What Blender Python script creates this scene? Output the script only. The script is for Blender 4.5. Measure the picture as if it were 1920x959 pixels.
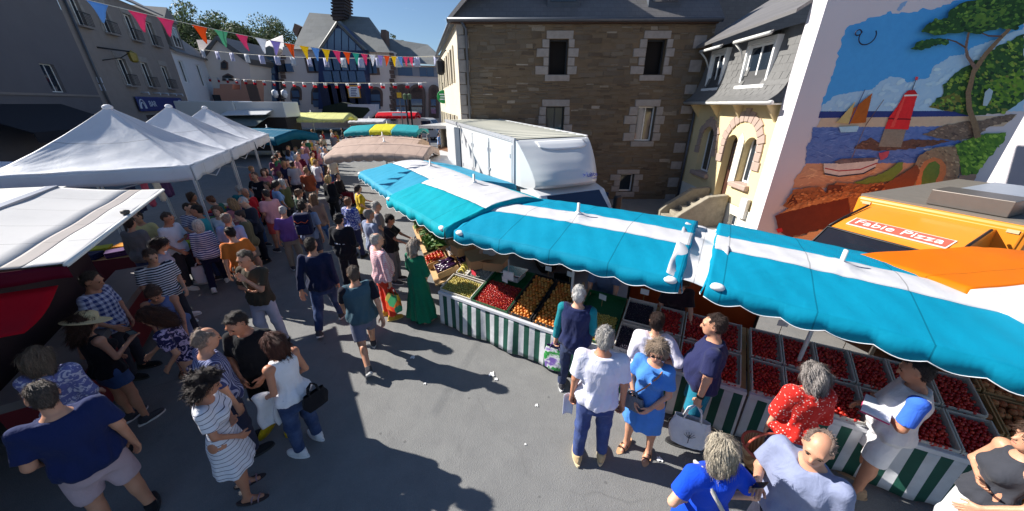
import bpy, bmesh, math, random
import numpy as np
from mathutils import Vector, Matrix
R = math.radians
rnd = random.Random(7)
for o in list(bpy.data.objects): bpy.data.objects.remove(o)
scene = bpy.context.scene
COL = scene.collection

# ------------------------------------------------------------ camera, sky, sun, exposure
CAMH = 3.77; FPX = 640.0; HOR = 195.0
PITCH = math.atan((479.5 - HOR) / FPX)
cam_d = bpy.data.cameras.new('camera'); cam = bpy.data.objects.new('camera', cam_d); COL.objects.link(cam)
cam_d.sensor_width = 36; cam_d.lens = FPX / 1920 * 36; cam_d.clip_end = 2000; cam_d.clip_start = .05
cam.location = (0, 0, CAMH); cam.rotation_euler = (R(90) - PITCH, 0, 0)
scene.camera = cam
SUN_EL, SHADOW_AZ = R(36), R(-17)
world = bpy.data.worlds.new('World'); scene.world = world; world.use_nodes = True
wn = world.node_tree; wn.nodes.clear()
wo = wn.nodes.new('ShaderNodeOutputWorld'); bg = wn.nodes.new('ShaderNodeBackground')
sky = wn.nodes.new('ShaderNodeTexSky'); sky.sky_type = 'NISHITA'; sky.sun_disc = False
sx, sy = -math.cos(SHADOW_AZ), -math.sin(SHADOW_AZ)          # horizontal direction towards the sun
sky.sun_elevation = SUN_EL; sky.sun_rotation = math.atan2(sx, sy)
sky.air_density = 1.0; sky.dust_density = .3; sky.ozone_density = 5.0
tcw = wn.nodes.new('ShaderNodeTexCoord'); mpw = wn.nodes.new('ShaderNodeMapping'); mpw.inputs['Scale'].default_value = (1.6, 1.6, 5.0)
nzw = wn.nodes.new('ShaderNodeTexNoise'); nzw.inputs['Scale'].default_value = 1.7; nzw.inputs['Detail'].default_value = 7; nzw.inputs['Roughness'].default_value = .62
rpw = wn.nodes.new('ShaderNodeValToRGB'); rpw.color_ramp.elements[0].position = .60; rpw.color_ramp.elements[1].position = .80
rpw.color_ramp.elements[1].color = (.75, .75, .75, 1)
mxw = wn.nodes.new('ShaderNodeMixRGB'); mxw.inputs['Color2'].default_value = (13, 13.6, 14.4, 1)
L = wn.links.new
L(tcw.outputs['Generated'], mpw.inputs['Vector']); L(mpw.outputs['Vector'], nzw.inputs['Vector']); L(nzw.outputs['Fac'], rpw.inputs['Fac'])
L(rpw.outputs['Color'], mxw.inputs['Fac']); L(sky.outputs['Color'], mxw.inputs['Color1']); L(mxw.outputs['Color'], bg.inputs['Color'])
bg.inputs['Strength'].default_value = .066
L(bg.outputs['Background'], wo.inputs['Surface'])
sun_d = bpy.data.lights.new('sun', 'SUN'); sun = bpy.data.objects.new('sun', sun_d); COL.objects.link(sun)
sun_d.energy = 5.0; sun_d.angle = R(.53); sun_d.color = (1.0, .955, .88)
sun_dir = Vector((-math.cos(SHADOW_AZ) * math.cos(SUN_EL), -math.sin(SHADOW_AZ) * math.cos(SUN_EL), math.sin(SUN_EL)))
sun.rotation_euler = sun_dir.to_track_quat('Z', 'Y').to_euler(); sun.location = (-20, 6, 16)
vs = scene.view_settings; vs.view_transform = 'Standard'; vs.look = 'None'; vs.exposure = 0.78; vs.gamma = 1; vs.use_curve_mapping = False
scene.render.engine = 'CYCLES'
scene.cycles.max_bounces = 6; scene.cycles.diffuse_bounces = 3; scene.cycles.transparent_max_bounces = 8

# ------------------------------------------------------------ survey helpers (photo pixel -> place in the world)
CP, SP = math.cos(PITCH), math.sin(PITCH)
def ray(x, y):
    u = (x - 960) / FPX; v = (y - 479.5) / FPX
    return Vector((u, CP - v * SP, -SP - v * CP))
def G(x, y, z=0.0):
    d = ray(x, y); t = (z - CAMH) / d.z
    return Vector((d.x * t, d.y * t, z))
def onplane(x, y, p0, n):
    d = ray(x, y); c = Vector((0, 0, CAMH)); n = Vector(n)
    return c + d * ((Vector(p0) - c).dot(n) / d.dot(n))

# ------------------------------------------------------------ colours and materials
def lin(c):
    c = c / 255.0
    return c / 12.92 if c <= .04045 else ((c + .055) / 1.055) ** 2.4
def rgb(r, g, b): return (lin(r), lin(g), lin(b), 1)
MATS = {}
class NT:
    def __init__(s, name):
        s.m = bpy.data.materials.new(name); s.m.use_nodes = True; s.t = s.m.node_tree; s.n = s.t.nodes
        s.b = s.n['Principled BSDF']; s.out = s.n['Material Output']
    def new(s, k, **kw):
        n = s.n.new(k)
        for a, v in kw.items(): setattr(n, a, v)
        return n
    def link(s, a, b): s.t.links.new(a, b)
    def mix(s, fac, a, b, mode='MIX'):
        n = s.n.new('ShaderNodeMixRGB'); n.blend_type = mode
        for i, v in ((0, fac), (1, a), (2, b)):
            if hasattr(v, 'links') or hasattr(v, 'is_linked'): s.link(v, n.inputs[i])
            else: n.inputs[i].default_value = v
        return n.outputs[0]
    def coords(s, kind='Object', scale=(1, 1, 1), rot=(0, 0, 0), loc=(0, 0, 0)):
        t = s.n.new('ShaderNodeTexCoord'); m = s.n.new('ShaderNodeMapping')
        m.inputs['Scale'].default_value = scale; m.inputs['Rotation'].default_value = rot; m.inputs['Location'].default_value = loc
        s.link(t.outputs[kind], m.inputs['Vector']); return m.outputs[0]
    def noise(s, vec, scale, detail=4, rough=.55, dist=0):
        n = s.n.new('ShaderNodeTexNoise'); n.inputs['Scale'].default_value = scale; n.inputs['Detail'].default_value = detail
        n.inputs['Roughness'].default_value = rough; n.inputs['Distortion'].default_value = dist
        if vec is not None: s.link(vec, n.inputs['Vector'])
        return n.outputs['Fac']
    def ramp(s, fac, stops):
        n = s.n.new('ShaderNodeValToRGB'); e = n.color_ramp.elements
        while len(e) < len(stops): e.new(.5)
        for i, (p, c) in enumerate(stops):
            e[i].position = p; e[i].color = c if len(c) == 4 else (*c, 1)
        s.link(fac, n.inputs['Fac']); return n.outputs['Color']
    def bump(s, h, strength=.3, dist=.01):
        n = s.n.new('ShaderNodeBump'); n.inputs['Strength'].default_value = strength; n.inputs['Distance'].default_value = dist
        s.link(h, n.inputs['Height']); s.link(n.outputs['Normal'], s.b.inputs['Normal'])
    def col(s, c):
        if hasattr(c, 'is_linked'): s.link(c, s.b.inputs['Base Color'])
        else: s.b.inputs['Base Color'].default_value = c
    def set(s, **kw):
        for k, v in kw.items(): s.b.inputs[k.replace('_', ' ').title().replace('Ior', 'IOR')].default_value = v
def sc(c, f): return (min(1, c[0] * f), min(1, c[1] * f), min(1, c[2] * f), 1)
BW0, BW1 = (0, 0, 0, 1), (1, 1, 1, 1)

def M(name, c, rough=.6, var=.12, scale=6, bump=0, bscale=60, metal=0, spec=.5, coat=0, island=0):
    """plain procedural material: colour with soft mottling and grain"""
    if name in MATS: return MATS[name]
    t = NT(name); v = t.coords('Object')
    f = t.noise(v, scale, 5, .6)
    k = t.mix(f, sc(c, 1 - var), sc(c, 1 + var))
    if island:
        g = t.new('ShaderNodeNewGeometry'); r = t.ramp(g.outputs['Random Per Island'], [(0, (1 - island,) * 3), (1, (1 + island * .5,) * 3)])
        k = t.mix(1.0, k, r, 'MULTIPLY')
    t.col(k); t.b.inputs['Roughness'].default_value = rough; t.b.inputs['Metallic'].default_value = metal
    t.b.inputs['Specular IOR Level'].default_value = spec; t.b.inputs['Coat Weight'].default_value = coat
    if bump: t.bump(t.noise(v, bscale, 4, .6), bump, .01)
    MATS[name] = t.m; return t.m

def fabric(name, c, trans=.35, bump=.35, bscale=5, rough=.55, var=.07):
    """awning cloth that lets some light through"""
    if name in MATS: return MATS[name]
    t = NT(name); v = t.coords('Object')
    f = t.noise(v, 3.0, 6, .6); k = t.mix(f, sc(c, 1 - var), sc(c, 1 + var))
    k = t.mix(t.ramp(t.noise(t.coords('Object', (1, 1, 1), (0, 0, 0), (3, 7, 1)), 1.1, 7, .72), [(.5, BW0), (.8, (.35, .35, .35, 1))]), k, sc(c, .62))
    sx_ = t.new('ShaderNodeSeparateXYZ'); t.link(v, sx_.inputs[0]); a_ = t.new('ShaderNodeMath', operation='MULTIPLY'); a_.inputs[1].default_value = 1.35; t.link(sx_.outputs['X'], a_.inputs[0]); b_ = t.new('ShaderNodeMath', operation='FRACT'); t.link(a_.outputs[0], b_.inputs[0])
    g_ = t.new('ShaderNodeMath', operation='LESS_THAN'); g_.inputs[1].default_value = .016; t.link(b_.outputs[0], g_.inputs[0]); k = t.mix(g_.outputs[0], k, sc(c, .6)); t.col(k)
    t.b.inputs['Roughness'].default_value = rough; t.b.inputs['Specular IOR Level'].default_value = .12
    w = t.noise(v, bscale, 5, .55, .6); t.bump(w, bump, .02)
    tr = t.new('ShaderNodeBsdfTranslucent'); t.link(k, tr.inputs['Color'])
    mx = t.new('ShaderNodeMixShader'); mx.inputs[0].default_value = trans
    t.link(t.b.outputs[0], mx.inputs[1]); t.link(tr.outputs[0], mx.inputs[2]); t.link(mx.outputs[0], t.out.inputs['Surface'])
    MATS[name] = t.m; return t.m

def glass(name, c=(.02, .03, .045, 1), rough=.06, clear=0.0):
    if name in MATS: return MATS[name]
    t = NT(name); t.col(c); t.b.inputs['Roughness'].default_value = rough; t.b.inputs['Specular IOR Level'].default_value = .8
    v = t.coords('Object'); t.bump(t.noise(v, 1.3, 2), .03, .05)
    if clear:
        tr = t.new('ShaderNodeBsdfTransparent'); mx = t.new('ShaderNodeMixShader'); mx.inputs[0].default_value = clear
        tr.inputs['Color'].default_value = (.75, .85, .85, 1)
        t.link(t.b.outputs[0], mx.inputs[1]); t.link(tr.outputs[0], mx.inputs[2]); t.link(mx.outputs[0], t.out.inputs['Surface'])
    MATS[name] = t.m; return t.m

# ------------------------------------------------------------ mesh building
class MB:
    def __init__(s, mtx=None): s.v = []; s.f = []; s.M = mtx or Matrix()
    def add(s, vs, fs):
        b = len(s.v); s.v += [tuple(s.M @ Vector(p)) for p in vs]; s.f += [tuple(i + b for i in f) for f in fs]; return s
    def box(s, x0, x1, y0, y1, z0, z1):
        return s.add([(x0, y0, z0), (x1, y0, z0), (x1, y1, z0), (x0, y1, z0), (x0, y0, z1), (x1, y0, z1), (x1, y1, z1), (x0, y1, z1)],
                     [(3, 2, 1, 0), (4, 5, 6, 7), (0, 1, 5, 4), (1, 2, 6, 5), (2, 3, 7, 6), (3, 0, 4, 7)])
    def hexa(s, p):          # 8 corners: bottom ring then top ring
        return s.add(p, [(3, 2, 1, 0), (4, 5, 6, 7), (0, 1, 5, 4), (1, 2, 6, 5), (2, 3, 7, 6), (3, 0, 4, 7)])
    def poly(s, pts): return s.add(pts, [tuple(range(len(pts)))])
    def prism(s, pts, off):  # polygon extruded by a vector
        n = len(pts); off = Vector(off); top = [tuple(Vector(p) + off) for p in pts]
        fs = [tuple(range(n))[::-1], tuple(range(n, 2 * n))] + [(i, (i + 1) % n, n + (i + 1) % n, n + i) for i in range(n)]
        return s.add(list(pts) + top, fs)
    def tube(s, pts, r, n=8, cap=True):
        pts = [Vector(p) for p in pts]; rs = r if isinstance(r, (list, tuple)) else [r] * len(pts)
        vs = []; fs = []; prev = None
        for i, p in enumerate(pts):
            d = (pts[min(i + 1, len(pts) - 1)] - pts[max(i - 1, 0)])
            d = d.normalized() if d.length > 1e-9 else Vector((0, 0, 1))
            a = prev if prev is not None else (Vector((0, 0, 1)) if abs(d.z) < .9 else Vector((1, 0, 0)))
            a = (a - d * a.dot(d)); a = a.normalized() if a.length > 1e-6 else d.orthogonal().normalized()
            prev = a; b = d.cross(a)
            for k in range(n):
                th = 2 * math.pi * k / n; vs.append(tuple(p + (a * math.cos(th) + b * math.sin(th)) * rs[i]))
        for i in range(len(pts) - 1):
            for k in range(n):
                fs.append((i * n + k, i * n + (k + 1) % n, (i + 1) * n + (k + 1) % n, (i + 1) * n + k))
        if cap:
            fs.append(tuple(range(n))[::-1]); fs.append(tuple(range((len(pts) - 1) * n, len(pts) * n)))
        return s.add(vs, fs)
    def lathe(s, prof, n=20, c=(0, 0, 0), sx=1, sy=1):
        vs = []; fs = []
        for r, z in prof:
            for k in range(n):
                th = 2 * math.pi * k / n; vs.append((c[0] + r * sx * math.cos(th), c[1] + r * sy * math.sin(th), c[2] + z))
        for i in range(len(prof) - 1):
            for k in range(n): fs.append((i * n + k, i * n + (k + 1) % n, (i + 1) * n + (k + 1) % n, (i + 1) * n + k))
        return s.add(vs, fs)
    def ball(s, c, r, nu=8, nv=6, sq=(1, 1, 1)):
        vs = [(c[0], c[1], c[2] - r * sq[2])]; fs = []
        for j in range(1, nv):
            ph = math.pi * j / nv
            for k in range(nu):
                th = 2 * math.pi * k / nu
                vs.append((c[0] + r * sq[0] * math.sin(ph) * math.cos(th), c[1] + r * sq[1] * math.sin(ph) * math.sin(th), c[2] - r * sq[2] * math.cos(ph)))
        vs.append((c[0], c[1], c[2] + r * sq[2])); e = len(vs) - 1
        for k in range(nu): fs.append((0, 1 + (k + 1) % nu, 1 + k)); fs.append((e, e - nu + k, e - nu + (k + 1) % nu))
        for j in range(nv - 2):
            for k in range(nu):
                a = 1 + j * nu; b = a + nu; fs.append((a + k, a + (k + 1) % nu, b + (k + 1) % nu, b + k))
        return s.add(vs, fs)
    def grid(s, fn, nu, nv):
        vs = [fn(i / nu, j / nv) for j in range(nv + 1) for i in range(nu + 1)]
        return s.add(vs, [(j * (nu + 1) + i, j * (nu + 1) + i + 1, (j + 1) * (nu + 1) + i + 1, (j + 1) * (nu + 1) + i) for j in range(nv) for i in range(nu)])
    def build(s, name, mat, parent=None, smooth=False, bevel=0, solid=0, kind=None, angle=None):
        me = bpy.data.meshes.new(name); me.from_pydata(s.v, [], s.f); me.update()
        o = bpy.data.objects.new(name, me); COL.objects.link(o)
        if mat: me.materials.append(mat)
        if smooth:
            me.polygons.foreach_set('use_smooth', [True] * len(me.polygons))
            if angle: me.set_sharp_from_angle(angle=R(angle))
        if parent: o.parent = parent
        if bevel:
            m = o.modifiers.new('bevel', 'BEVEL'); m.width = bevel; m.segments = 2; m.limit_method = 'ANGLE'; m.angle_limit = R(40)
        if solid:
            m = o.modifiers.new('solid', 'SOLIDIFY'); m.thickness = solid; m.offset = 0
        if kind: o['kind'] = kind
        return o
def thing(name, label, cat, loc=(0, 0, 0), rotz=0, group=None):
    o = bpy.data.objects.new(name, None); COL.objects.link(o); o.empty_display_size = .2
    o.location = loc; o.rotation_euler = (0, 0, rotz); o['label'] = label; o['category'] = cat
    if group: o['group'] = group
    return o
def tag(o, label, cat, group=None):
    o['label'] = label; o['category'] = cat
    if group: o['group'] = group
    return o
def struct(o): o['kind'] = 'structure'; return o
def dup(root, loc=None, rotz=None, label=None, group=None, parent=None):
    r = root.copy(); COL.objects.link(r)
    if parent: r.parent = parent
    if loc is not None: r.location = loc
    if rotz is not None: r.rotation_euler = (0, 0, rotz)
    if label: r['label'] = label
    if group: r['group'] = group
    for ch in root.children: dup(ch, parent=r)
    return r
def inst(me, name, parent=None, mtx=None, mat=None):
    """an object on shared mesh data"""
    o = bpy.data.objects.new(name, me); COL.objects.link(o)
    if parent: o.parent = parent
    if mtx is not None: o.matrix_local = mtx
    if mat:
        o.material_slots[0].link = 'OBJECT'; o.material_slots[0].material = mat
    return o
def text_mesh(txt, size, name, mat, parent, mtx, extrude=.004, width=None, shear=0):
    cu = bpy.data.curves.new(name, 'FONT'); cu.body = txt; cu.size = size; cu.extrude = extrude; cu.align_x = 'CENTER'; cu.align_y = 'CENTER'; cu.shear = shear
    cu.resolution_u = 3
    tmp = bpy.data.objects.new('tmp', cu); COL.objects.link(tmp)
    dg = bpy.context.evaluated_depsgraph_get(); me = bpy.data.meshes.new_from_object(tmp.evaluated_get(dg))
    bpy.data.objects.remove(tmp); bpy.data.curves.remove(cu)
    me.materials.clear(); me.materials.append(mat)
    if width:
        xs = [v.co.x for v in me.vertices]; w = max(xs) - min(xs)
        for v in me.vertices: v.co.x *= width / w
    o = bpy.data.objects.new(name, me); COL.objects.link(o)
    if parent: o.parent = parent
    o.matrix_local = mtx; return o
def frame(p0, dx, up=(0, 0, 1)):
    """matrix with local x along dx, z up, y pointing back into the wall"""
    x = Vector(dx).normalized(); z = Vector(up).normalized(); y = z.cross(x).normalized(); z = x.cross(y)
    return Matrix(((x.x, y.x, z.x, p0[0]), (x.y, y.y, z.y, p0[1]), (x.z, y.z, z.z, p0[2]), (0, 0, 0, 1)))
# ------------------------------------------------------------ people: one continuous skin per body, clothes and hair over it
def nets(f, org, h):
    """naive surface nets on a numpy field (negative inside) -> verts, quads"""
    s = f < 0
    c = [s[i:s.shape[0] - 1 + i, j:s.shape[1] - 1 + j, k:s.shape[2] - 1 + k] for i in (0, 1) for j in (0, 1) for k in (0, 1)]
    n = c[0].astype(np.int8)
    for q in c[1:]: n = n + q
    act = (n > 0) & (n < 8)
    I = np.argwhere(act)
    if len(I) == 0: return np.zeros((0, 3)), np.zeros((0, 4), int)
    idx = -np.ones(act.shape, int); idx[act] = np.arange(len(I))
    pos = np.zeros((len(I), 3)); cnt = np.zeros(len(I))
    co = np.array([(i, j, k) for i in (0, 1) for j in (0, 1) for k in (0, 1)])
    val = [f[I[:, 0] + a, I[:, 1] + b, I[:, 2] + d] for a, b, d in co]
    for a in range(8):
        for b in range(a + 1, 8):
            if np.abs(co[a] - co[b]).sum() != 1: continue
            m = (val[a] < 0) != (val[b] < 0)
            t = val[a][m] / (val[a][m] - val[b][m])
            pos[m] += co[a] + (co[b] - co[a]) * t[:, None]; cnt[m] += 1
    V = (I + pos / cnt[:, None]) * h + org
    Q = []
    for ax in range(3):
        sl0 = [slice(1, -1)] * 3; sl1 = [slice(1, -1)] * 3
        sl0[ax] = slice(0, -1); sl1[ax] = slice(1, None)
        a = s[tuple(sl0)]; b = s[tuple(sl1)]
        e = np.argwhere(a != b)
        if len(e) == 0: continue
        flip = a[e[:, 0], e[:, 1], e[:, 2]]
        off = np.ones(3, int); off[ax] = 0
        e = e + off
        u, w = [(1, 2), (2, 0), (0, 1)][ax]
        du = np.zeros(3, int); du[u] = 1; dw = np.zeros(3, int); dw[w] = 1
        g = lambda q: idx[q[:, 0], q[:, 1], q[:, 2]]
        quad = np.stack([g(e - du - dw), g(e - dw), g(e), g(e - du)], 1)
        quad[~flip] = quad[~flip][:, ::-1]
        Q.append(quad)
    return V, np.concatenate(Q)

class SDF:
    def __init__(s, lo, hi, h):
        s.lo = np.array(lo, float); s.h = h; s.n = np.ceil((np.array(hi) - s.lo) / h).astype(int) + 1
        s.f = np.full(s.n, 1.0)
        s.ax = [s.lo[i] + np.arange(s.n[i]) * h for i in range(3)]
    def sub(s, lo, hi):
        a = np.clip(np.floor((np.array(lo) - s.lo) / s.h).astype(int), 0, s.n - 1); b = np.clip(np.ceil((np.array(hi) - s.lo) / s.h).astype(int) + 1, 1, s.n)
        sl = tuple(slice(a[i], max(a[i] + 1, b[i])) for i in range(3))
        X, Y, Z = np.meshgrid(s.ax[0][sl[0]], s.ax[1][sl[1]], s.ax[2][sl[2]], indexing='ij', sparse=True)
        return sl, X, Y, Z
    def join(s, sl, d, k):
        a = s.f[sl]
        if k <= 0: s.f[sl] = np.minimum(a, d); return
        h = np.clip(.5 + .5 * (d - a) / k, 0, 1)
        s.f[sl] = d + (a - d) * h - k * h * (1 - h)
    def cone(s, a, b, ra, rb, k=.03, cut=False, flat=None):
        a = np.array(a, float); b = np.array(b, float); r = max(ra, rb) + k + .03
        sl, X, Y, Z = s.sub(np.minimum(a, b) - r, np.maximum(a, b) + r)
        ab = b - a; L2 = ab.dot(ab) + 1e-9
        px, py, pz = X - a[0], Y - a[1], Z - a[2]
        tt = (px * ab[0] + py * ab[1] + pz * ab[2]) / L2; t = np.clip(tt, 0, 1)
        d = np.sqrt((px - t * ab[0]) ** 2 + (py - t * ab[1]) ** 2 + (pz - t * ab[2]) ** 2) - (ra + (rb - ra) * t)
        if cut: d = np.maximum(d, (tt - 1) * math.sqrt(L2))
        s.join(sl, d, k)
    def ell(s, c, r, ax=None, k=.02, carve=False):
        c = np.array(c, float); r = np.array(r, float); m = r.max() + k + .03
        sl, X, Y, Z = s.sub(c - m, c + m); px, py, pz = X - c[0], Y - c[1], Z - c[2]
        if ax is None: q = (px, py, pz)
        else: q = [px * v[0] + py * v[1] + pz * v[2] for v in ax]
        g = np.sqrt((q[0] / r[0]) ** 2 + (q[1] / r[1]) ** 2 + (q[2] / r[2]) ** 2)
        d = (g - 1) * r.min() if g.size else g
        if carve: s.f[sl] = np.maximum(s.f[sl], -d)
        else: s.join(sl, d, k)
    def loft(s, o, ax, prof, k=.03, fold=None, zcut=None, grow=0.0):
        """elliptic loft along ax[2] (list of z, rx, ry, yoff)"""
        o = np.array(o, float); prof = np.array(prof, float); ext = np.abs(prof[:, 1:3]).max() + k + .04 + grow
        zs = (prof[0, 0] - .06, prof[-1, 0] + .06)
        ends = np.array([o + np.array(ax[2]) * z for z in zs])
        sl, X, Y, Z = s.sub(ends.min(0) - ext, ends.max(0) + ext)
        px, py, pz = X - o[0], Y - o[1], Z - o[2]
        x, y, z = [px * v[0] + py * v[1] + pz * v[2] for v in ax]
        rx = np.interp(z, prof[:, 0], prof[:, 1]) + grow; ry = np.interp(z, prof[:, 0], prof[:, 2]) + grow; y = y - np.interp(z, prof[:, 0], prof[:, 3])
        g = np.sqrt((x / rx) ** 2 + (y / ry) ** 2)
        d = (g - 1) * (rx * np.abs(x) + ry * np.abs(y)) / (np.abs(x) + np.abs(y) + 1e-6)
        if fold: d = d - fold(np.arctan2(y, x), z)
        z0, z1 = prof[0, 0], prof[-1, 0]
        if zcut: z0, z1 = zcut
        d = np.maximum(d, np.maximum(z0 - z, z - z1))
        s.join(sl, d, k)
    def plane(s, p, n):
        X, Y, Z = np.meshgrid(*s.ax, indexing='ij', sparse=True)
        s.f = np.maximum(s.f, (X - p[0]) * n[0] + (Y - p[1]) * n[1] + (Z - p[2]) * n[2])
    def wrinkle(s, amp, seed, fx=(38, 30, 16)):
        r = random.Random(seed); X, Y, Z = np.meshgrid(*s.ax, indexing='ij', sparse=True); w = 0
        for i in range(4):
            a, b, c = (r.uniform(-1, 1) * fx[0], r.uniform(-1, 1) * fx[1], r.uniform(-1, 1) * fx[2])
            w = w + np.sin(X * a + Y * b + Z * c + r.uniform(0, 6))
        s.f = s.f + amp * .5 * w
    def mesh(s): return nets(s.f, s.lo, s.h)

def np_obj(name, V, Q, mat, parent):
    me = bpy.data.meshes.new(name); me.from_pydata(V.tolist(), [], Q.tolist())
    me.polygons.foreach_set('use_smooth', np.ones(len(me.polygons), bool)); me.update()
    o = bpy.data.objects.new(name, me); COL.objects.link(o)
    if mat: me.materials.append(mat)
    o.parent = parent; return o

def rotx(a): c, s = math.cos(a), math.sin(a); return np.array([[1, 0, 0], [0, c, -s], [0, s, c]])
def roty(a): c, s = math.cos(a), math.sin(a); return np.array([[c, 0, s], [0, 1, 0], [-s, 0, c]])
def rotz(a): c, s = math.cos(a), math.sin(a); return np.array([[c, -s, 0], [s, c, 0], [0, 0, 1]])

ARMS = {  # upper arm and forearm directions: x outwards, y forward, z up
 'down': ((.16, -.04, -1), (.06, .16, -1)), 'bent': ((.18, -.12, -1), (-.12, .8, -.6)), 'front': ((.2, .12, -1), (-.5, .5, -.75)),
 'cross': ((.24, .12, -1), (-.95, .42, .0)), 'chin': ((.0, .5, -.86), (-.42, .36, .84)), 'reach': ((.1, .7, -.7), (-.05, .9, -.42)),
 'phone': ((.16, .12, -1), (-.3, .85, .3)), 'fore': ((.12, .42, -.9), (-.05, .62, -.78)), 'aft': ((.16, -.46, -.9), (.06, -.2, -1)),
 'hip': ((.62, -.25, -.8), (-.72, .35, -.5)), 'carry': ((.2, 0, -1), (.06, .08, -1)), 'side': ((.5, .05, -.85), (.25, .3, -.9)), 'up': ((.3, .5, -.2), (-.3, .4, .8))}
LEGS = {'stand': ((2, -3), (2, -3)), 'step': ((22, -6), (-14, -16)), 'walk': ((27, -8), (-20, -28)), 'ease': ((7, -14), (-3, -2)), 'sit': ((84, -86), (80, -82))}

# a shoe and an open, slightly curled hand are shared templates
def shoe_mesh(kind):
    s = SDF((-.075, -.13, -.02), (.075, .24, .16), .011)
    s.ell((0, .10, .035), (.046, .115, .05), k=.02); s.ell((0, -.01, .05), (.04, .085, .062), k=.03)
    if kind != 'sandal': s.cone((0, -.02, .05), (0, -.025, .115), .042, .046, k=.03, cut=True)
    s.plane((0, 0, 0), (0, 0, -1)); V, Q = s.mesh()
    mb = MB(); mb.v = V.tolist(); mb.f = Q.tolist()
    me = bpy.data.meshes.new('shoe'); me.from_pydata(mb.v, [], mb.f); me.materials.append(None)
    me.polygons.foreach_set('use_smooth', [True] * len(me.polygons)); return me
def sole_mesh():
    mb = MB(); n = 18; ring = []
    for k in range(n):
        th = 2 * math.pi * k / n; y = .055 + .165 * math.sin(th); w = .052 - .012 * (math.sin(th) < 0) * -math.sin(th)
        ring.append((w * math.cos(th), y, -.004))
    mb.prism(ring, (0, 0, .026)); me = bpy.data.meshes.new('sole'); me.from_pydata(mb.v, [], mb.f); me.materials.append(None); return me
def hand_np(curl):
    """right hand: wrist at origin, fingers along -z, palm towards -x, thumb forward (+y)"""
    s = SDF((-.075, -.06, -.205), (.04, .085, .03), .0068)
    s.cone((0, 0, .02), (0, 0, -.02), .024, .026, k=.01)
    for y in (-.026, -.009, .009, .026): s.cone((0, y * .5, -.015), (0, y, -.085), .016, .0145, k=.012)
    for y, l in ((.030, .9), (.0105, 1.0), (-.0095, .94), (-.028, .76)):
        a = np.array((0, y, -.085)); c = curl
        b = a + .042 * l * np.array((-math.sin(c * .5), y * .8, -math.cos(c * .5)))
        d = b + .028 * l * np.array((-math.sin(c * 1.2), 0, -math.cos(c * 1.2)))
        e = d + .022 * l * np.array((-math.sin(c * 1.8), 0, -math.cos(c * 1.8)))
        s.cone(a, b, .0105, .0095, k=.004); s.cone(b, d, .0095, .0088, k=.003); s.cone(d, e, .0088, .0078, k=.003)
    t0 = np.array((-.006, .024, -.03)); t1 = t0 + np.array((-.014, .030, -.03)); t2 = t1 + np.array((-.012, .008, -.032))
    s.cone(t0, t1, .0155, .0115, k=.01); s.cone(t1, t2, .0112, .0092, k=.004)
    return s.mesh()
HAND = {'open': hand_np(.45), 'grip': hand_np(1.25)}
SHOES = {k: shoe_mesh(k) for k in ('shoe', 'sandal')}; SOLE = sole_mesh()

SKINS = [rgb(226, 176, 148), rgb(212, 158, 128), rgb(196, 138, 108), rgb(170, 112, 84)]
def skin_mat(i):
    n = 'skin_%d' % i
    if n in MATS: return MATS[n]
    c = SKINS[i]; t = NT(n); v = t.coords('Object'); f = t.noise(v, 14, 4)
    t.col(t.mix(f, (c[0] * .86, c[1] * .78, c[2] * .75, 1), sc(c, 1.06))); t.b.inputs['Roughness'].default_value = .48
    t.b.inputs['Subsurface Weight'].default_value = .12; t.b.inputs['Subsurface Radius'].default_value = (.02, .008, .005); t.b.inputs['Subsurface Scale'].default_value = .5
    t.bump(t.noise(v, 160, 3), .08, .004); MATS[n] = t.m; return t.m
def hair_mat(c):
    n = 'hair_%d_%d_%d' % c
    if n in MATS: return MATS[n]
    k = rgb(*c); t = NT(n); v = t.coords('Object', (70, 70, 9)); f = t.noise(v, 1.6, 6, .7, 1.2)
    g_ = t.new('ShaderNodeNewGeometry'); base = t.ramp(f, [(.32, sc(k, .42)), (.5, k), (.66, sc(k, 1.6))]); t.col(t.mix(1.0, base, t.ramp(g_.outputs['Random Per Island'], [(0, (.72, .72, .72)), (1, (1.2, 1.2, 1.2))]), 'MULTIPLY')); t.b.inputs['Roughness'].default_value = .5; t.b.inputs['Specular IOR Level'].default_value = .4
    t.bump(f, .9, .02); MATS[n] = t.m; return t.m
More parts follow.
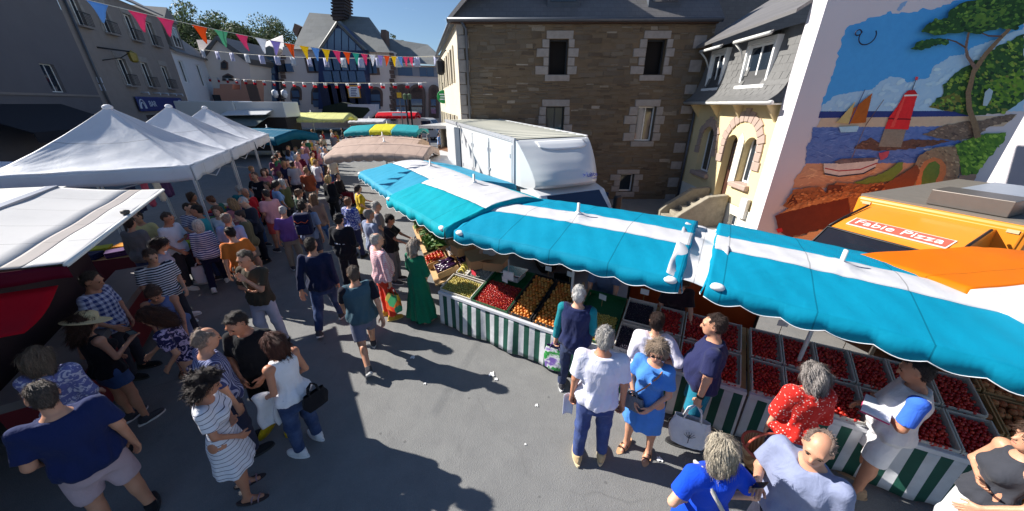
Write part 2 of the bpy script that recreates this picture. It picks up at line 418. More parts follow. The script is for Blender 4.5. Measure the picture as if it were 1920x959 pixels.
def cloth(c, pat=None, c2=None, ps=1.0):
    """garment cloth: plain, hstripe, vstripe, check, dots, floral, denim"""
    c = tuple(c); n = 'cloth_%d_%d_%d_%s_%s_%s' % (*c, pat, c2, ps)
    if n in MATS: return MATS[n]
    t = NT(n); k = rgb(*c); v = t.coords('Object'); f = t.noise(v, 9, 5, .6)
    base = t.mix(f, sc(k, .86), sc(k, 1.12))
    if pat:
        k2 = rgb(*c2) if c2 else sc(k, .3)
        if pat in ('hstripe', 'vstripe', 'check', 'thin'):
            sep = t.new('ShaderNodeSeparateXYZ'); warp = t.new('ShaderNodeVectorMath', operation='ADD')
            nz = t.new('ShaderNodeTexNoise'); nz.inputs['Scale'].default_value = 7
            ml = t.new('ShaderNodeVectorMath', operation='SCALE'); ml.inputs['Scale'].default_value = .02
            t.link(v, nz.inputs['Vector']); t.link(nz.outputs['Color'], ml.inputs[0]); t.link(v, warp.inputs[0]); t.link(ml.outputs[0], warp.inputs[1]); t.link(warp.outputs[0], sep.inputs[0])
            def stripe(o, freq, duty):
                a = t.new('ShaderNodeMath', operation='MULTIPLY'); a.inputs[1].default_value = freq; t.link(o, a.inputs[0])
                b = t.new('ShaderNodeMath', operation='FRACT'); t.link(a.outputs[0], b.inputs[0])
                g = t.new('ShaderNodeMath', operation='LESS_THAN'); g.inputs[1].default_value = duty; t.link(b.outputs[0], g.inputs[0]); return g.outputs[0]
            if pat == 'hstripe': m = stripe(sep.outputs['Z'], 26 / ps, .5)
            elif pat == 'thin': m = stripe(sep.outputs['Z'], 17 / ps, .12)
            elif pat == 'vstripe': m = stripe(sep.outputs['X'], 30 / ps, .4)
            else:
                a, b = stripe(sep.outputs['Z'], 15 / ps, .5), stripe(sep.outputs['X'], 15 / ps, .5)
                ad = t.new('ShaderNodeMath', operation='ADD'); t.link(a, ad.inputs[0]); t.link(b, ad.inputs[1])
                hv = t.new('ShaderNodeMath', operation='MULTIPLY'); hv.inputs[1].default_value = .5; t.link(ad.outputs[0], hv.inputs[0]); m = hv.outputs[0]
        elif pat == 'dots':
            vo = t.new('ShaderNodeTexVoronoi'); vo.inputs['Scale'].default_value = 22 / ps; t.link(v, vo.inputs['Vector']); m = t.ramp(vo.outputs['Distance'], [(.22, BW1), (.28, BW0)])
        elif pat == 'floral':
            m = t.ramp(t.noise(v, 20 / ps, 3, .6, 1.5), [(.52, BW0), (.56, BW1)])
        elif pat == 'denim':
            m = t.ramp(t.noise(v, 5, 4, .6), [(.45, BW0), (.75, (.7, .7, .7, 1))])
        base = t.mix(m, base, k2)
    t.col(base); t.b.inputs['Roughness'].default_value = .88; t.b.inputs['Specular IOR Level'].default_value = .2; t.b.inputs['Sheen Weight'].default_value = .08
    t.bump(t.noise(t.coords('Object', (1, 1, .6)), 11, 4, .5, .9), .5, .03); MATS[n] = t.m; return t.m
M('eye_dark', rgb(40, 28, 22), .25); M('lip', rgb(168, 92, 86), .5); M('brow', rgb(70, 52, 40), .8)

def strands(V, Q, c, hax, HS, hy, hz, seed, dist, style):
    """loose locks standing off the hair surface"""
    if dist > 9 or len(V) == 0: return V, Q
    r = np.random.RandomState(seed % 9999); n = {'curly': 1700, 'bob': 2600, 'long': 2800, 'thin': 700}.get(style, 1300)
    N = np.zeros_like(V); fn = np.cross(V[Q[:, 1]] - V[Q[:, 0]], V[Q[:, 2]] - V[Q[:, 0]])
    for k in range(4): np.add.at(N, Q[:, k], fn)
    N /= np.linalg.norm(N, axis=1)[:, None] + 1e-9
    g = sum((((V - c) @ a) / (q * HS)) ** 2 for a, q in zip(hax, (.076, .095, .092))); ok = np.where((g > 1.01) & ~(((V - c) @ hy > .055 * HS) & ((V - c) @ hz < .03 * HS)))[0]
    if len(ok) < 20: return V, Q
    i = ok[r.randint(0, len(ok), n)]; p = V[i] + r.normal(size=(n, 3)) * .004; nn = N[i]
    fl = -hz * .9 - hy * .45; t = fl - nn * (nn @ fl)[:, None]; t /= np.linalg.norm(t, axis=1)[:, None] + 1e-6
    lift, L_, jit = {'curly': (.7, .05, .7), 'bob': (.06, .075, .08), 'long': (.06, .09, .08), 'thin': (.1, .02, .2)}.get(style, (.14, .03, .22))
    d1 = t + nn * lift + r.normal(size=(n, 3)) * jit; d1 /= np.linalg.norm(d1, axis=1)[:, None]
    w = np.cross(d1, nn); w /= np.linalg.norm(w, axis=1)[:, None] + 1e-6; w *= .0021
    l = L_ * r.uniform(.5, 1.2, (n, 1)); e = p + d1 * l; m = p + d1 * l * .5 + nn * .004
    b = len(V); A = np.stack([p - w, p + w, m + w * .8, m - w * .8, e + w * .2, e - w * .2], 1).reshape(-1, 3); o = b + np.arange(n)[:, None] * 6
    return np.concatenate([V, A]), np.concatenate([Q, o + np.array([[0, 1, 2, 3]]), o + np.array([[3, 2, 4, 5]])])

def person(label, pos, yaw, h=1.72, sex='m', arms=('down', 'down'), legs='stand', lean=0, side=0, head=(0, 0), build=1.0, belly=0.0,
           skin=0, hair='short', hc=(70, 52, 42), top=None, bottom=None, shoe=None, extra=(), hands=('open', 'open'), group='shoppers at the market', cat='person', z=0.0, res=None, twist=0):
    """top: (kind, colour, pattern, colour2, scale); bottom the same; shoe: (kind, colour, sole colour)"""
    d = math.hypot(pos[0], pos[1]); H = res or min(.028, max(.0135, d * .0019)); S = h / 1.75; fem = sex == 'f'
    root = thing('person', label, cat, (pos[0], pos[1], z), R(yaw), group)
    seed = int(abs(pos[0] * 991 + pos[1] * 577))
    # --- skeleton
    ez = np.array((0., 0, 1)); lg = LEGS[legs] if isinstance(legs, str) else legs
    hipx = (.088 if not fem else .09) * S * build ** .5; thigh, shin = .435 * S, .415 * S
    J = []; low = 9
    for sd, (hf, kf) in zip((1, -1), lg):
        hip = np.array((sd * hipx, 0, 0)); sp = .055 if legs in ('stand', 'ease') else .02
        kd = rotx(R(hf)) @ np.array((sd * sp, 0, -1)); kn = hip + kd / np.linalg.norm(kd) * thigh
        ad = rotx(R(hf + kf)) @ np.array((sd * sp * .6, 0, -1)); an = kn + ad / np.linalg.norm(ad) * shin
        J.append([hip, kn, an, hf + kf]); low = min(low, an[2])
    pz = -low + .085 * S
    if legs == 'sit': pz = .5
    P = np.array((0, 0, pz))
    for j in J:
        for q in range(3): j[q] = j[q] + P
    Rt = rotz(R(twist)) @ roty(R(side)) @ rotx(-R(lean))
    ax = [Rt @ np.array(v) for v in ((1., 0, 0), (0, 1., 0), (0, 0, 1.))]
    T = lambda x, y, zz: P + ax[0] * x * S + ax[1] * y * S + ax[2] * zz * S
    shw = (.178 if not fem else .155) * (build ** .6)
    A = []
    for i, sd in enumerate((1, -1)):
        u, f = ARMS[arms[i]] if isinstance(arms[i], str) else arms[i]
        u = np.array((u[0] * sd, u[1], u[2]), float); f = np.array((f[0] * sd, f[1], f[2]), float)
        u /= np.linalg.norm(u); f /= np.linalg.norm(f); sh = T(sd * shw, -.01, .455)
        up = Rt @ u; fo = Rt @ f; el = sh + up * .285 * S; wr = el + fo * .245 * S
        A.append((sh, el, wr, fo, sd))
    neck = T(0, -.01, .50); hp = Rt @ rotz(R(head[0])) @ rotx(-R(head[1]))
    hx, hy, hz = [hp @ np.array(v) for v in ((1., 0, 0), (0, 1., 0), (0, 0, 1.))]
    hb = T(0, .0, .565); hc_ = hb + hz * .115 * S + hy * .018 * S; HS = S * (1.0 if not fem else .96)
    HP = lambda x, y, zz: hc_ + (hx * x + hy * y + hz * zz) * HS
    # --- profiles
    bw = build
    if fem: prof = [(-.13, .125, .10, -.012), (-.05, .172 * bw, .118 * bw, -.018), (.02, .168 * bw, .115 * bw, -.012), (.10, .14 * bw, .10 * bw + belly * .7, belly * .4), (.17, .124 * bw, .092 * bw + belly * .6, belly * .4), (.25, .134 * bw, .10 * bw + belly * .3, 0), (.33, .145 * bw, .105 * bw, 0), (.42, .142 * bw, .092 * bw, -.01), (.475, .105, .072, -.012), (.51, .06, .052, -.012)]
    else: prof = [(-.13, .125, .10, -.012), (-.04, .162 * bw, .112 * bw, -.012), (.03, .158 * bw, .112 * bw + belly * .5, belly * .4), (.11, .152 * bw, .108 * bw + belly, belly * .8), (.2, .155 * bw, .108 * bw + belly * .8, belly * .7), (.3, .168 * bw, .115 * bw + belly * .2, 0), (.38, .172 * bw, .112 * bw, -.008), (.44, .155 * bw, .095, -.012), (.485, .105, .075, -.012), (.52, .062, .056, -.012)]
    prof = [(a * S, b * S, c * S, e * S) for a, b, c, e in prof]
    pts = [P, HP(0, 0, .13)] + [q for j in J for q in j[:3]] + [q for a in A for q in (a[0], a[1], a[2] + a[3] * .05)]
    lo = np.min(pts, 0) - .16 * S - .03; hi = np.max(pts, 0) + .16 * S + .03; lo[2] = -.03
    ar = (.048, .040, .036, .026) if not fem else (.041, .034, .031, .023)
    lr = (.085, .056, .054, .037) if not fem else (.086, .054, .052, .034)
    ar = [q * S * bw ** .7 for q in ar]; lr = [q * S * bw ** .7 for q in lr]
    # --- body
    b = SDF(lo, hi, H); b.loft(P, ax, prof, k=.03)
    if fem: [b.ell(T(sd * .068, .085, .315), np.array((.06, .055, .06)) * S * bw ** .5, k=.04) for sd in (1, -1)]
    for j in J:
        b.cone(j[0] + np.array((0, -.005, -.03)), j[1], lr[0], lr[1], k=.05); b.cone(j[1], j[2], lr[2], lr[3], k=.02)
        b.ell(j[1] + (j[2] - j[1]) * .3 + np.array((0, -.02 * S, 0)), np.array((.048, .05, .10)) * S, k=.03)
        fx = rotx(R(min(0, j[3]) if legs != 'sit' else 0)); b.cone(j[2], j[2] + fx @ np.array((0, .05, -.05)) * S, lr[3], .03 * S, k=.02)
        b.cone(j[2] + fx @ np.array((0, -.03, -.045)) * S, j[2] + fx @ np.array((0, .13, -.06)) * S, .03 * S, .026 * S, k=.02)
    for sh, el, wr, fo, sd in A:
        b.ell(sh, np.array((.055, .055, .05)) * S * bw ** .5, k=.05); b.cone(sh, el, ar[0], ar[1], k=.03); b.cone(el, wr, ar[2], ar[3], k=.015)
    b.cone(neck - ax[2] * .03, hb + hz * .04 * S, .056 * S if not fem else .046 * S, .053 * S if not fem else .043 * S, k=.035)
    # head: skull, face, jaw, nose, ears
    hax = [hx, hy, hz]
    b.ell(HP(0, -.018, .025), np.array((.076, .095, .092)) * HS, hax, k=.01); b.ell(HP(0, .028, -.03), np.array((.062, .062, .085)) * HS, hax, k=.03)
    b.ell(HP(0, .052, -.085), np.array((.036, .034, .028)) * HS, hax, k=.03); b.cone(HP(0, .088, .012), HP(0, .108, -.026), .009 * HS, .0145 * HS, k=.012)
    b.cone(HP(-.04, .076, .03), HP(.04, .076, .03), .012 * HS, .012 * HS, k=.018); b.cone(HP(-.016, .083, -.056), HP(.016, .083, -.056), .01 * HS, .01 * HS, k=.012)
    for sd in (1, -1): b.ell(HP(sd * .078, -.012, -.008), np.array((.012, .02, .032)) * HS, hax, k=.008)
    V, Q = b.mesh(); mats = [0] * len(Q); Vs = [V]; F = Q.tolist(); nv = len(V)
    if d < 12:
        for i, (sh, el, wr, fo, sd) in enumerate(A):
            hv, hq = HAND[hands[i]]
            zz = -fo; thumb = (-ax[0] * sd * .5 + ax[1] * .8 + ax[2] * .3); yy = thumb - zz * thumb.dot(zz); yy /= np.linalg.norm(yy); xx = np.cross(yy, zz)
            loc = hv.copy() * S * (1.0 if not fem else .92)
            if sd < 0: loc[:, 0] *= -1; hq = hq[:, ::-1]
            if sd < 0: pass
            W = wr + np.outer(loc[:, 0], xx) + np.outer(loc[:, 1], yy) + np.outer(loc[:, 2], zz)
            Vs.append(W); F += (hq + nv).tolist(); nv += len(W); mats += [0] * len(hq)
    else:
        for sh, el, wr, fo, sd in A:
            m2 = MB().ball(wr + fo * .08 * S, .04 * S, 6, 5); Vs.append(np.array(m2.v)); F += [tuple(i + nv for i in f) for f in m2.f]; nv += len(m2.v); mats += [0] * len(m2.f)
    def feat(c, r, mi, ax_=hax):
        nonlocal nv
        m2 = MB().ball((0, 0, 0), 1, 8, 6); W = c + np.array(m2.v) @ (np.array(ax_) * (np.array(r) * HS)[:, None]); Vs.append(W)
        F.extend([tuple(i + nv for i in f) for f in m2.f]); mats.extend([mi] * len(m2.f)); nv += len(W)
    if d < 14:
        for sd in (1, -1):
            feat(HP(sd * .031, .083, .004), (.0125, .006, .006), 1); feat(HP(sd * .033, .089, .026), (.019, .006, .004), 3)
        feat(HP(0, .091, -.056), (.021, .006, .007), 2)
    me = bpy.data.meshes.new('body'); me.from_pydata(np.concatenate(Vs).tolist(), [], F)
    me.polygons.foreach_set('use_smooth', np.ones(len(me.polygons), bool)); me.polygons.foreach_set('material_index', mats)
    for m in (skin_mat(skin), MATS['eye_dark'], MATS['lip'], MATS['brow']): me.materials.append(m)
    body = bpy.data.objects.new('body', me); COL.objects.link(body); body.parent = root
    # --- clothes
    def sleeves(s, frac, g, flare=0.0):
        for sh, el, wr, fo, sd in A:
            s.ell(sh - ax[0] * sd * .012, np.array((.05, .05, .042)) * S * bw ** .5 + g, k=.05)
            if frac <= 1:
                e = sh + (el - sh) * frac; s.cone(sh, e, ar[0] + g, ar[0] * (1 - frac) + ar[1] * frac + g + flare, k=.035, cut=True)
            else:
                s.cone(sh, el, ar[0] + g, ar[1] + g, k=.035); e = el + (wr - el) * (frac - 1); s.cone(el, e, ar[2] + g, ar[3] + g + flare + .004, k=.02, cut=True)
    def neckcut(s, r=.07, fwd=.03, up=.53):
        s.ell(T(0, fwd, up), np.array((r, r * .9, r * .8)) * S, ax, carve=True)
    def garment(name, fn, mat, amp=.004, cutz=None):
        s = SDF(lo - .05, hi + .05, H); fn(s)
        if amp: s.wrinkle(amp, seed + len(name))
        if cutz is not None: s.plane(P + ax[2] * cutz, -ax[2])
        V, Q = s.mesh()
        return np_obj(name, V, Q, mat, root) if len(V) else None
    tk = top[0] if top else None
    hem = {'tshirt': -.10, 'shirt': -.11, 'polo': -.09, 'tank': -.06, 'jacket': -.14, 'blouse': -.07, 'vest': -.10}.get(tk, -.1) * S
    def legs_fn(s, frac, g, flare):
        s.loft(P, ax, [q for q in prof if q[0] <= .12 * S], k=.03, grow=g, zcut=(-.2, .03 * S))
        for j in J:
            k0 = j[0] + np.array((0, -.005, -.03))
            if frac <= 1: s.cone(k0, j[0] + (j[1] - j[0]) * frac, lr[0] + g, lr[0] * (1 - frac) + lr[1] * frac + g + flare, k=.04, cut=True)
            else:
                s.cone(k0, j[1], lr[0] + g, lr[1] + g + flare * .4, k=.04); s.cone(j[1], j[1] + (j[2] - j[1]) * (frac - 1), lr[2] + g + flare * .4, lr[3] + g + flare, k=.03, cut=True); s.ell(j[1] + (j[2] - j[1]) * .3 + np.array((0, -.02 * S, 0)), np.array((.048, .05, .10)) * S + g, k=.03); s.ell(j[1], np.array((.062, .064, .06)) * S + g, k=.03)
    if bottom:
        bk = bottom[0]; bm = cloth(*bottom[1:])
        if bk == 'trousers': garment('trousers', lambda s: legs_fn(s, 1.97, .012, .018), bm, .005)
        elif bk == 'jeans': garment('jeans', lambda s: legs_fn(s, 1.95, .014, .012), bm, .004)
        elif bk == 'shorts': garment('shorts', lambda s: legs_fn(s, .92, .016, .022), bm, .005)
        elif bk == 'capri': garment('trousers', lambda s: legs_fn(s, 1.5, .012, .014), bm, .005)
        elif bk == 'miniskirt': garment('shorts', lambda s: legs_fn(s, .55, .016, .018), bm, .005)
    def dress_prof(length, flare):
        z0 = -(pz / S) + length
        return [(z0 * S, flare * S, flare * .78 * S, 0), (-.25 * S, .205 * S * bw ** .5, .15 * S, 0), (-.08 * S, .182 * S * bw, .132 * S * bw, -.012)] + [q for q in prof if .01 * S < q[0] < .50 * S]
    if tk:
        tm = cloth(*top[1:])
        def fn(s):
            if tk in ('dress', 'longdress'):
                L_, fl = (.52, .225) if tk == 'dress' else (.10, .30)
                fold = lambda th, z: (.012 if tk == 'dress' else .022) * np.sin(th * 9 + z * 3 + seed) * np.clip(-(z) / .5, 0, 1)
                s.loft(P, [ax[0], ax[1], ax[2]], dress_prof(L_, fl), k=.02, fold=fold, grow=.012)
                sleeves(s, .72 if tk == 'dress' else 1.2, .014, .018)
            else:
                g = {'tshirt': .014, 'shirt': .018, 'polo': .013, 'tank': .008, 'jacket': .024, 'blouse': .026, 'vest': .022}[tk]
                fold = lambda th, z: (.009 * np.sin(th * 5 + z * 14 + seed) + .006 * np.sin(th * 11 - z * 19 + seed)) * np.clip((.34 - z) / .3, .15, 1)
                s.loft(P, ax, [(q[0], q[1] + (.027 if q[0] < .08 * S else .006), q[2] + (.027 if q[0] < .08 * S else .006), q[3]) for q in prof if q[0] <= .505 * S], k=.02, fold=fold, grow=g, zcut=(hem, .5 * S))
                if tk in ('tshirt', 'polo'): sleeves(s, .78, .015, .014)
                elif tk == 'blouse': sleeves(s, 1.25, .03, .0)
                elif tk in ('shirt', 'jacket'): sleeves(s, 1.9 if 'short' not in extra else .85, .015 if tk == 'shirt' else .02, .006)
                elif tk == 'vest': [s.ell(a[0] - ax[0] * a[4] * .03, np.array((.045, .06, .06)) * S + .012, k=.05) for a in A]
                elif tk == 'tank': pass
            if fem: [s.ell(T(sd * .068, .085, .315), np.array((.06, .055, .06)) * S * bw ** .5 + .010, k=.04) for sd in (1, -1)]
            neckcut(s, .075 if not fem else .085, .035 if not fem else .05, .535)
        nm = {'dress': 'dress', 'longdress': 'dress', 'jacket': 'jacket', 'tank': 'top', 'blouse': 'blouse', 'polo': 'shirt', 'vest': 'waistcoat'}.get(tk, 'shirt')
        garment(nm, fn, tm, .007, None if 'dress' in tk else hem + .004)
    for e in extra:
        if isinstance(e, tuple) and e[0] == 'under':      # sleeves of a shirt worn under a waistcoat: (under, colour, pattern, colour2, scale, frac)
            um = cloth(*e[1:5]) if len(e) > 4 else cloth(e[1]); fr = e[5] if len(e) > 5 else .8
            def fn2(s):
                sleeves(s, fr, .012, .008); s.loft(P, ax, [q for q in prof if .3 * S <= q[0] <= .505 * S], k=.02, grow=.008)
                neckcut(s)
            garment('shirt', fn2, um, .003)
        if isinstance(e, tuple) and e[0] == 'band':       # a stripe of another colour round the chest
            z0, z1, c = e[1:]
            def fn3(s):
                g = .028 if tk == 'jacket' else .02
                s.loft(P, ax, prof, k=.0, grow=g, zcut=(z0 * S, z1 * S))
            garment('stripe', fn3, cloth(c), .002)
        if isinstance(e, tuple) and e[0] == 'mark':       # printed letters on chest or back: (mark, text, side, z, size, colour)
            _, tx, sdv, zz, size, c = e
            y = .16 if sdv > 0 else -.148
            pos_ = T(0, y, zz); xv = Vector(ax[0] * (1 if sdv < 0 else -1)); zv = Vector(ax[2]); yv = zv.cross(xv)
            mt = Matrix(((xv.x, zv.x, -yv.x, pos_[0]), (xv.y, zv.y, -yv.y, pos_[1]), (xv.z, zv.z, -yv.z, pos_[2]), (0, 0, 0, 1)))
            text_mesh(tx, size, 'print', cloth(c), root, mt, .003)
    # --- shoes
    if shoe:
        sk, c, c2 = shoe
        for j in J:
            an = j[2]; pitch_ = R(min(0, j[3])) if legs != 'sit' else 0
            m4 = Matrix.Translation(Vector(an) + Vector(rotx(pitch_) @ np.array((0, -.005, -.082 * S)))) @ Matrix.Rotation(pitch_, 4, 'X') @ Matrix.Rotation(R(-8 if j[0][0] > 0 else 8), 4, 'Z') @ Matrix.Diagonal((S * .98, S * .95, S, 1))
            if sk == 'sandal':
                so = inst(SOLE, 'sandal', root, m4, M('leather_%d_%d_%d' % c, rgb(*c), .6)); mb = MB()
                for yy in (.055, .12): mb.tube([(-.046, yy, .01), (-.03, yy, .055), (0, yy + .005, .066), (.03, yy, .055), (.046, yy, .01)], .009, 6)
                mb.build('strap', M('leather_%d_%d_%d' % c2, rgb(*c2), .6), so, True)
            else:
                so = inst(SHOES['shoe'], 'shoe', root, m4, cloth(c)); inst(SOLE, 'sole', so, Matrix(), M('sole_%d_%d_%d' % c2, rgb(*c2), .7))
    # --- hair and hats
    if hair and hair != 'bald':
        s = SDF(np.array(hc_) - .36 * HS, np.array(hc_) + .24 * HS, min(H, .016) * .9)
        cap = np.array((.086, .108, .104)) * HS
        big = {'bob': 1.1, 'curly': 1.3, 'long': 1.07, 'bun': 1.0, 'short': 1.0, 'thin': .965, 'pony': 1.0, 'full': 1.1}.get(hair, 1.0)
        nat = hair in ('short', 'thin', 'full')
        if nat: s.ell(HP(0, -.029, .04), np.array((.0785, .094, .0905)) * HS * (1.05 if hair == 'full' else 1), hax, k=.01); s.ell(HP(0, -.052, -.012), np.array((.069, .068, .078)) * HS, hax, k=.03)
        else: s.ell(HP(0, -.022, .028 + (.012 if hair == 'curly' else 0)), cap * big, hax, k=.01)
        if hair in ('bob', 'long'):
            for sd in (1, -1): s.ell(HP(sd * .068, -.02, -.05), np.array((.034, .062, .10)) * HS, hax, k=.03)
            s.ell(HP(0, -.075, -.06), np.array((.085, .05, .11)) * HS, hax, k=.04)
        if hair == 'long': s.ell(HP(0, -.085, -.16), np.array((.095, .05, .16)) * HS, hax, k=.05)
        if hair == 'curly': s.ell(HP(0, -.05, -.06), np.array((.125, .09, .12)) * HS, hax, k=.05)
        if hair in ('bun', 'pony'): s.ell(HP(0, -.07, -.04), np.array((.07, .045, .065)) * HS, hax, k=.03)
        amp = {'curly': .02, 'full': .012, 'bob': .009, 'long': .009}.get(hair, .006)
        s.wrinkle(amp, seed, (90, 90, 60) if hair in ('curly', 'full') else ((110, 110, 90) if nat else (120, 120, 14)))
        # keep the face free: cut by a slanted plane in front and trim below the nape
        pf = HP(0, .058, .045); nn = hy * .86 - hz * .52
        if not nat: s.plane(pf, nn)
        if hair in ('bun', 'pony'): s.plane(HP(0, 0, -.085), -hz * .94 + hy * .34)
        if hair == 'thin': s.ell(HP(0, .03, .13), np.array((.07, .10, .06)) * HS, hax, carve=True)
        if hair == 'bun': s.ell(HP(0, -.115, .06), np.array((.042, .04, .042)) * HS, hax, k=.012)
        if hair == 'pony': s.cone(HP(0, -.11, .04), HP(0, -.14, -.15), .03 * HS, .018 * HS, k=.015)
        V, Q = s.mesh(); V, Q = strands(V, Q, HP(0, -.018, .025), hax, HS, hy, hz, seed, d, hair); np_obj('hair', V, Q, hair_mat(tuple(hc)), root)
    for e in extra:
        if isinstance(e, tuple) and e[0] == 'hat':
            mb = MB(); pr = [(.001, .125), (.06, .122), (.085, .105), (.094, .06), (.098, .035), (.13, .028), (.175, .018), (.195, .012), (.193, .006), (.13, .018), (.098, .022)]
            mb.lathe(pr, 28); m4 = Matrix(((hx[0], hy[0], hz[0], hc_[0]), (hx[1], hy[1], hz[1], hc_[1]), (hx[2], hy[2], hz[2], hc_[2]), (0, 0, 0, 1))) @ Matrix.Rotation(R(-6), 4, 'X') @ Matrix.Scale(1.12 * HS, 4)
            o = mb.build('hat', e[1], root, True); o.matrix_local = m4
        if isinstance(e, tuple) and e[0] == 'cap':
            mb = MB(); mb.lathe([(.001, .128), (.05, .122), (.083, .095), (.096, .05), (.1, .03)], 20); mb.grid(lambda u, v: ((u - .5) * .16 * (1 - .25 * v * v), .085 + v * .085 * (1 - (2 * u - 1) ** 2 * .5), .04 - .012 * v - .02 * (2 * u - 1) ** 2), 8, 4)
            m4 = Matrix(((hx[0], hy[0], hz[0], hc_[0]), (hx[1], hy[1], hz[1], hc_[1]), (hx[2], hy[2], hz[2], hc_[2]), (0, 0, 0, 1))) @ Matrix.Translation((0, -.015, 0)) @ Matrix.Diagonal((.98 * HS, 1.12 * HS, HS, 1))
            o = mb.build('cap', cloth(e[1]), root, True, solid=.004); o.matrix_local = m4
        if isinstance(e, tuple) and e[0] == 'glasses':
            mb = MB()
            for sd in (1, -1): mb.ball((sd * .032, .098, .004), 1, 10, 6, (.023, .005, .018)); mb.tube([(sd * .055, .095, .01), (sd * .08, .03, .012), (sd * .08, -.02, .005)], .0025, 5)
            mb.tube([(-.012, .1, .008), (.012, .1, .008)], .003, 5)
            o = mb.build('sunglasses', M('sunglass', rgb(18, 16, 18), .15), root, True)
            o.matrix_local = Matrix(((hx[0], hy[0], hz[0], hc_[0]), (hx[1], hy[1], hz[1], hc_[1]), (hx[2], hy[2], hz[2], hc_[2]), (0, 0, 0, 1))) @ Matrix.Scale(HS, 4)
        if isinstance(e, tuple) and e[0] == 'strap':      # bag strap over one shoulder: (strap, colour, side, r)
            _, c, sd, r_ = e
            pth = [T(sd * .12, .13, .05), T(sd * .0, .15, .25), T(-sd * .09, .11, .42), T(-sd * .12, 0, .51), T(-sd * .08, -.13, .40), T(sd * .02, -.155, .22), T(sd * .14, -.14, .04)]
            MB().tube(pth, r_, 6).build('bag_strap', cloth(c), root, True)
        if isinstance(e, tuple) and e[0] == 'watch':
            a = A[e[1]]; q = a[1] + (a[2] - a[1]) * .88; m2 = MB().tube([q - a[3] * .012, q + a[3] * .012], ar[3] + .008, 12); m2.build('watch', M('watch', rgb(22, 22, 26), .3), root)
    # where the hands are, in the world, for things they hold
    Mw = Matrix.Translation((pos[0], pos[1], z)) @ Matrix.Rotation(R(yaw), 4, 'Z')
    return dict(root=root, hand=[Mw @ Vector(a[2] + a[3] * .09 * S) for a in A], wrist=[Mw @ Vector(a[2]) for a in A], T=lambda x, y, zz: Mw @ Vector(T(x, y, zz)), Mw=Mw, Rt=Rt)
# ------------------------------------------------------------ ground
def asphalt():
    t = NT('asphalt'); v = t.coords('Object'); big = t.noise(v, .35, 4, .6); mid = t.noise(v, 3.0, 6, .65); fine = t.noise(v, 120, 3, .7)
    c = t.mix(big, (.185, .187, .186, 1), (.235, .234, .229, 1)); c = t.mix(t.ramp(mid, [(.38, BW0), (.72, (.55, .55, .55, 1))]), c, (.15, .15, .152, 1))
    vo = t.new('ShaderNodeTexVoronoi'); vo.inputs['Scale'].default_value = 95; t.link(v, vo.inputs['Vector'])
    c = t.mix(t.ramp(vo.outputs['Distance'], [(.12, (.5, .5, .5, 1)), (.3, BW0)]), c, (.34, .335, .32, 1))
    cr = t.new('ShaderNodeTexVoronoi', feature='DISTANCE_TO_EDGE'); cr.inputs['Scale'].default_value = .22; t.link(t.coords('Object', (1, 1, 1)), cr.inputs['Vector'])
    stain = t.ramp(t.noise(v, 1.1, 5, .7, .8), [(.62, BW0), (.72, (.45, .45, .45, 1))]); c = t.mix(stain, c, (.125, .125, .127, 1))
    sp = t.new('ShaderNodeTexVoronoi'); sp.inputs['Scale'].default_value = 2.6; sp.inputs['Randomness'].default_value = 1; t.link(v, sp.inputs['Vector']); c = t.mix(t.ramp(sp.outputs['Distance'], [(.035, (.55, .55, .55, 1)), (.06, BW0)]), c, (.08, .08, .082, 1)); c = t.mix(t.ramp(t.noise(t.coords('Object', (1, .35, 1), (0, 0, .5)), .8, 6, .7, .4), [(.55, BW0), (.7, (.4, .4, .4, 1))]), c, (.27, .265, .255, 1))
    wv = t.new('ShaderNodeVectorMath', operation='ADD'); nz = t.new('ShaderNodeTexNoise'); nz.inputs['Scale'].default_value = 1.2; t.link(v, nz.inputs['Vector']); t.link(v, wv.inputs[0]); t.link(nz.outputs['Color'], wv.inputs[1]); t.link(wv.outputs[0], cr.inputs['Vector'])
    crk = t.ramp(cr.outputs['Distance'], [(0, (.32, .32, .32, 1)), (.004, BW0)]); gate = t.ramp(t.noise(v, .5, 3), [(.5, BW0), (.6, BW1)]); c = t.mix(t.mix(1.0, crk, gate, 'MULTIPLY'), c, (.07, .07, .07, 1))
    t.col(c); t.b.inputs['Roughness'].default_value = .86; t.b.inputs['Specular IOR Level'].default_value = .3
    h = t.mix(.5, fine, vo.outputs['Distance']); t.bump(h, .55, .012); return t.m
ROAD = asphalt()
g = MB(); g.poly([(-600, -60, 0), (600, -60, 0), (600, 900, 0), (-600, 900, 0)]); struct(g.build('road', ROAD))

# ------------------------------------------------------------ facade tools
def wall(mb, s0, s1, z0, z1, holes, th=.35, y=0.0):
    """front sheet with rectangular openings and their reveals; local x along, z up, y into the wall"""
    xs = sorted({s0, s1, *[h[0] for h in holes], *[h[1] for h in holes]}); zs = sorted({z0, z1, *[h[2] for h in holes], *[h[3] for h in holes]})
    for i in range(len(xs) - 1):
        for j in range(len(zs) - 1):
            cx, cz = (xs[i] + xs[i + 1]) / 2, (zs[j] + zs[j + 1]) / 2
            if any(h[0] < cx < h[1] and h[2] < cz < h[3] for h in holes) or not (s0 < cx < s1 and z0 < cz < z1): continue
            mb.poly([(xs[i], y, zs[j]), (xs[i + 1], y, zs[j]), (xs[i + 1], y, zs[j + 1]), (xs[i], y, zs[j + 1])])
    for a, b, c, d in holes:
        for p in ([(a, y, c), (a, y, d), (a, y + th, d), (a, y + th, c)], [(b, y, d), (b, y, c), (b, y + th, c), (b, y + th, d)],
                  [(a, y, d), (b, y, d), (b, y + th, d), (a, y + th, d)], [(b, y, c), (a, y, c), (a, y + th, c), (b, y + th, c)]): mb.poly(p)
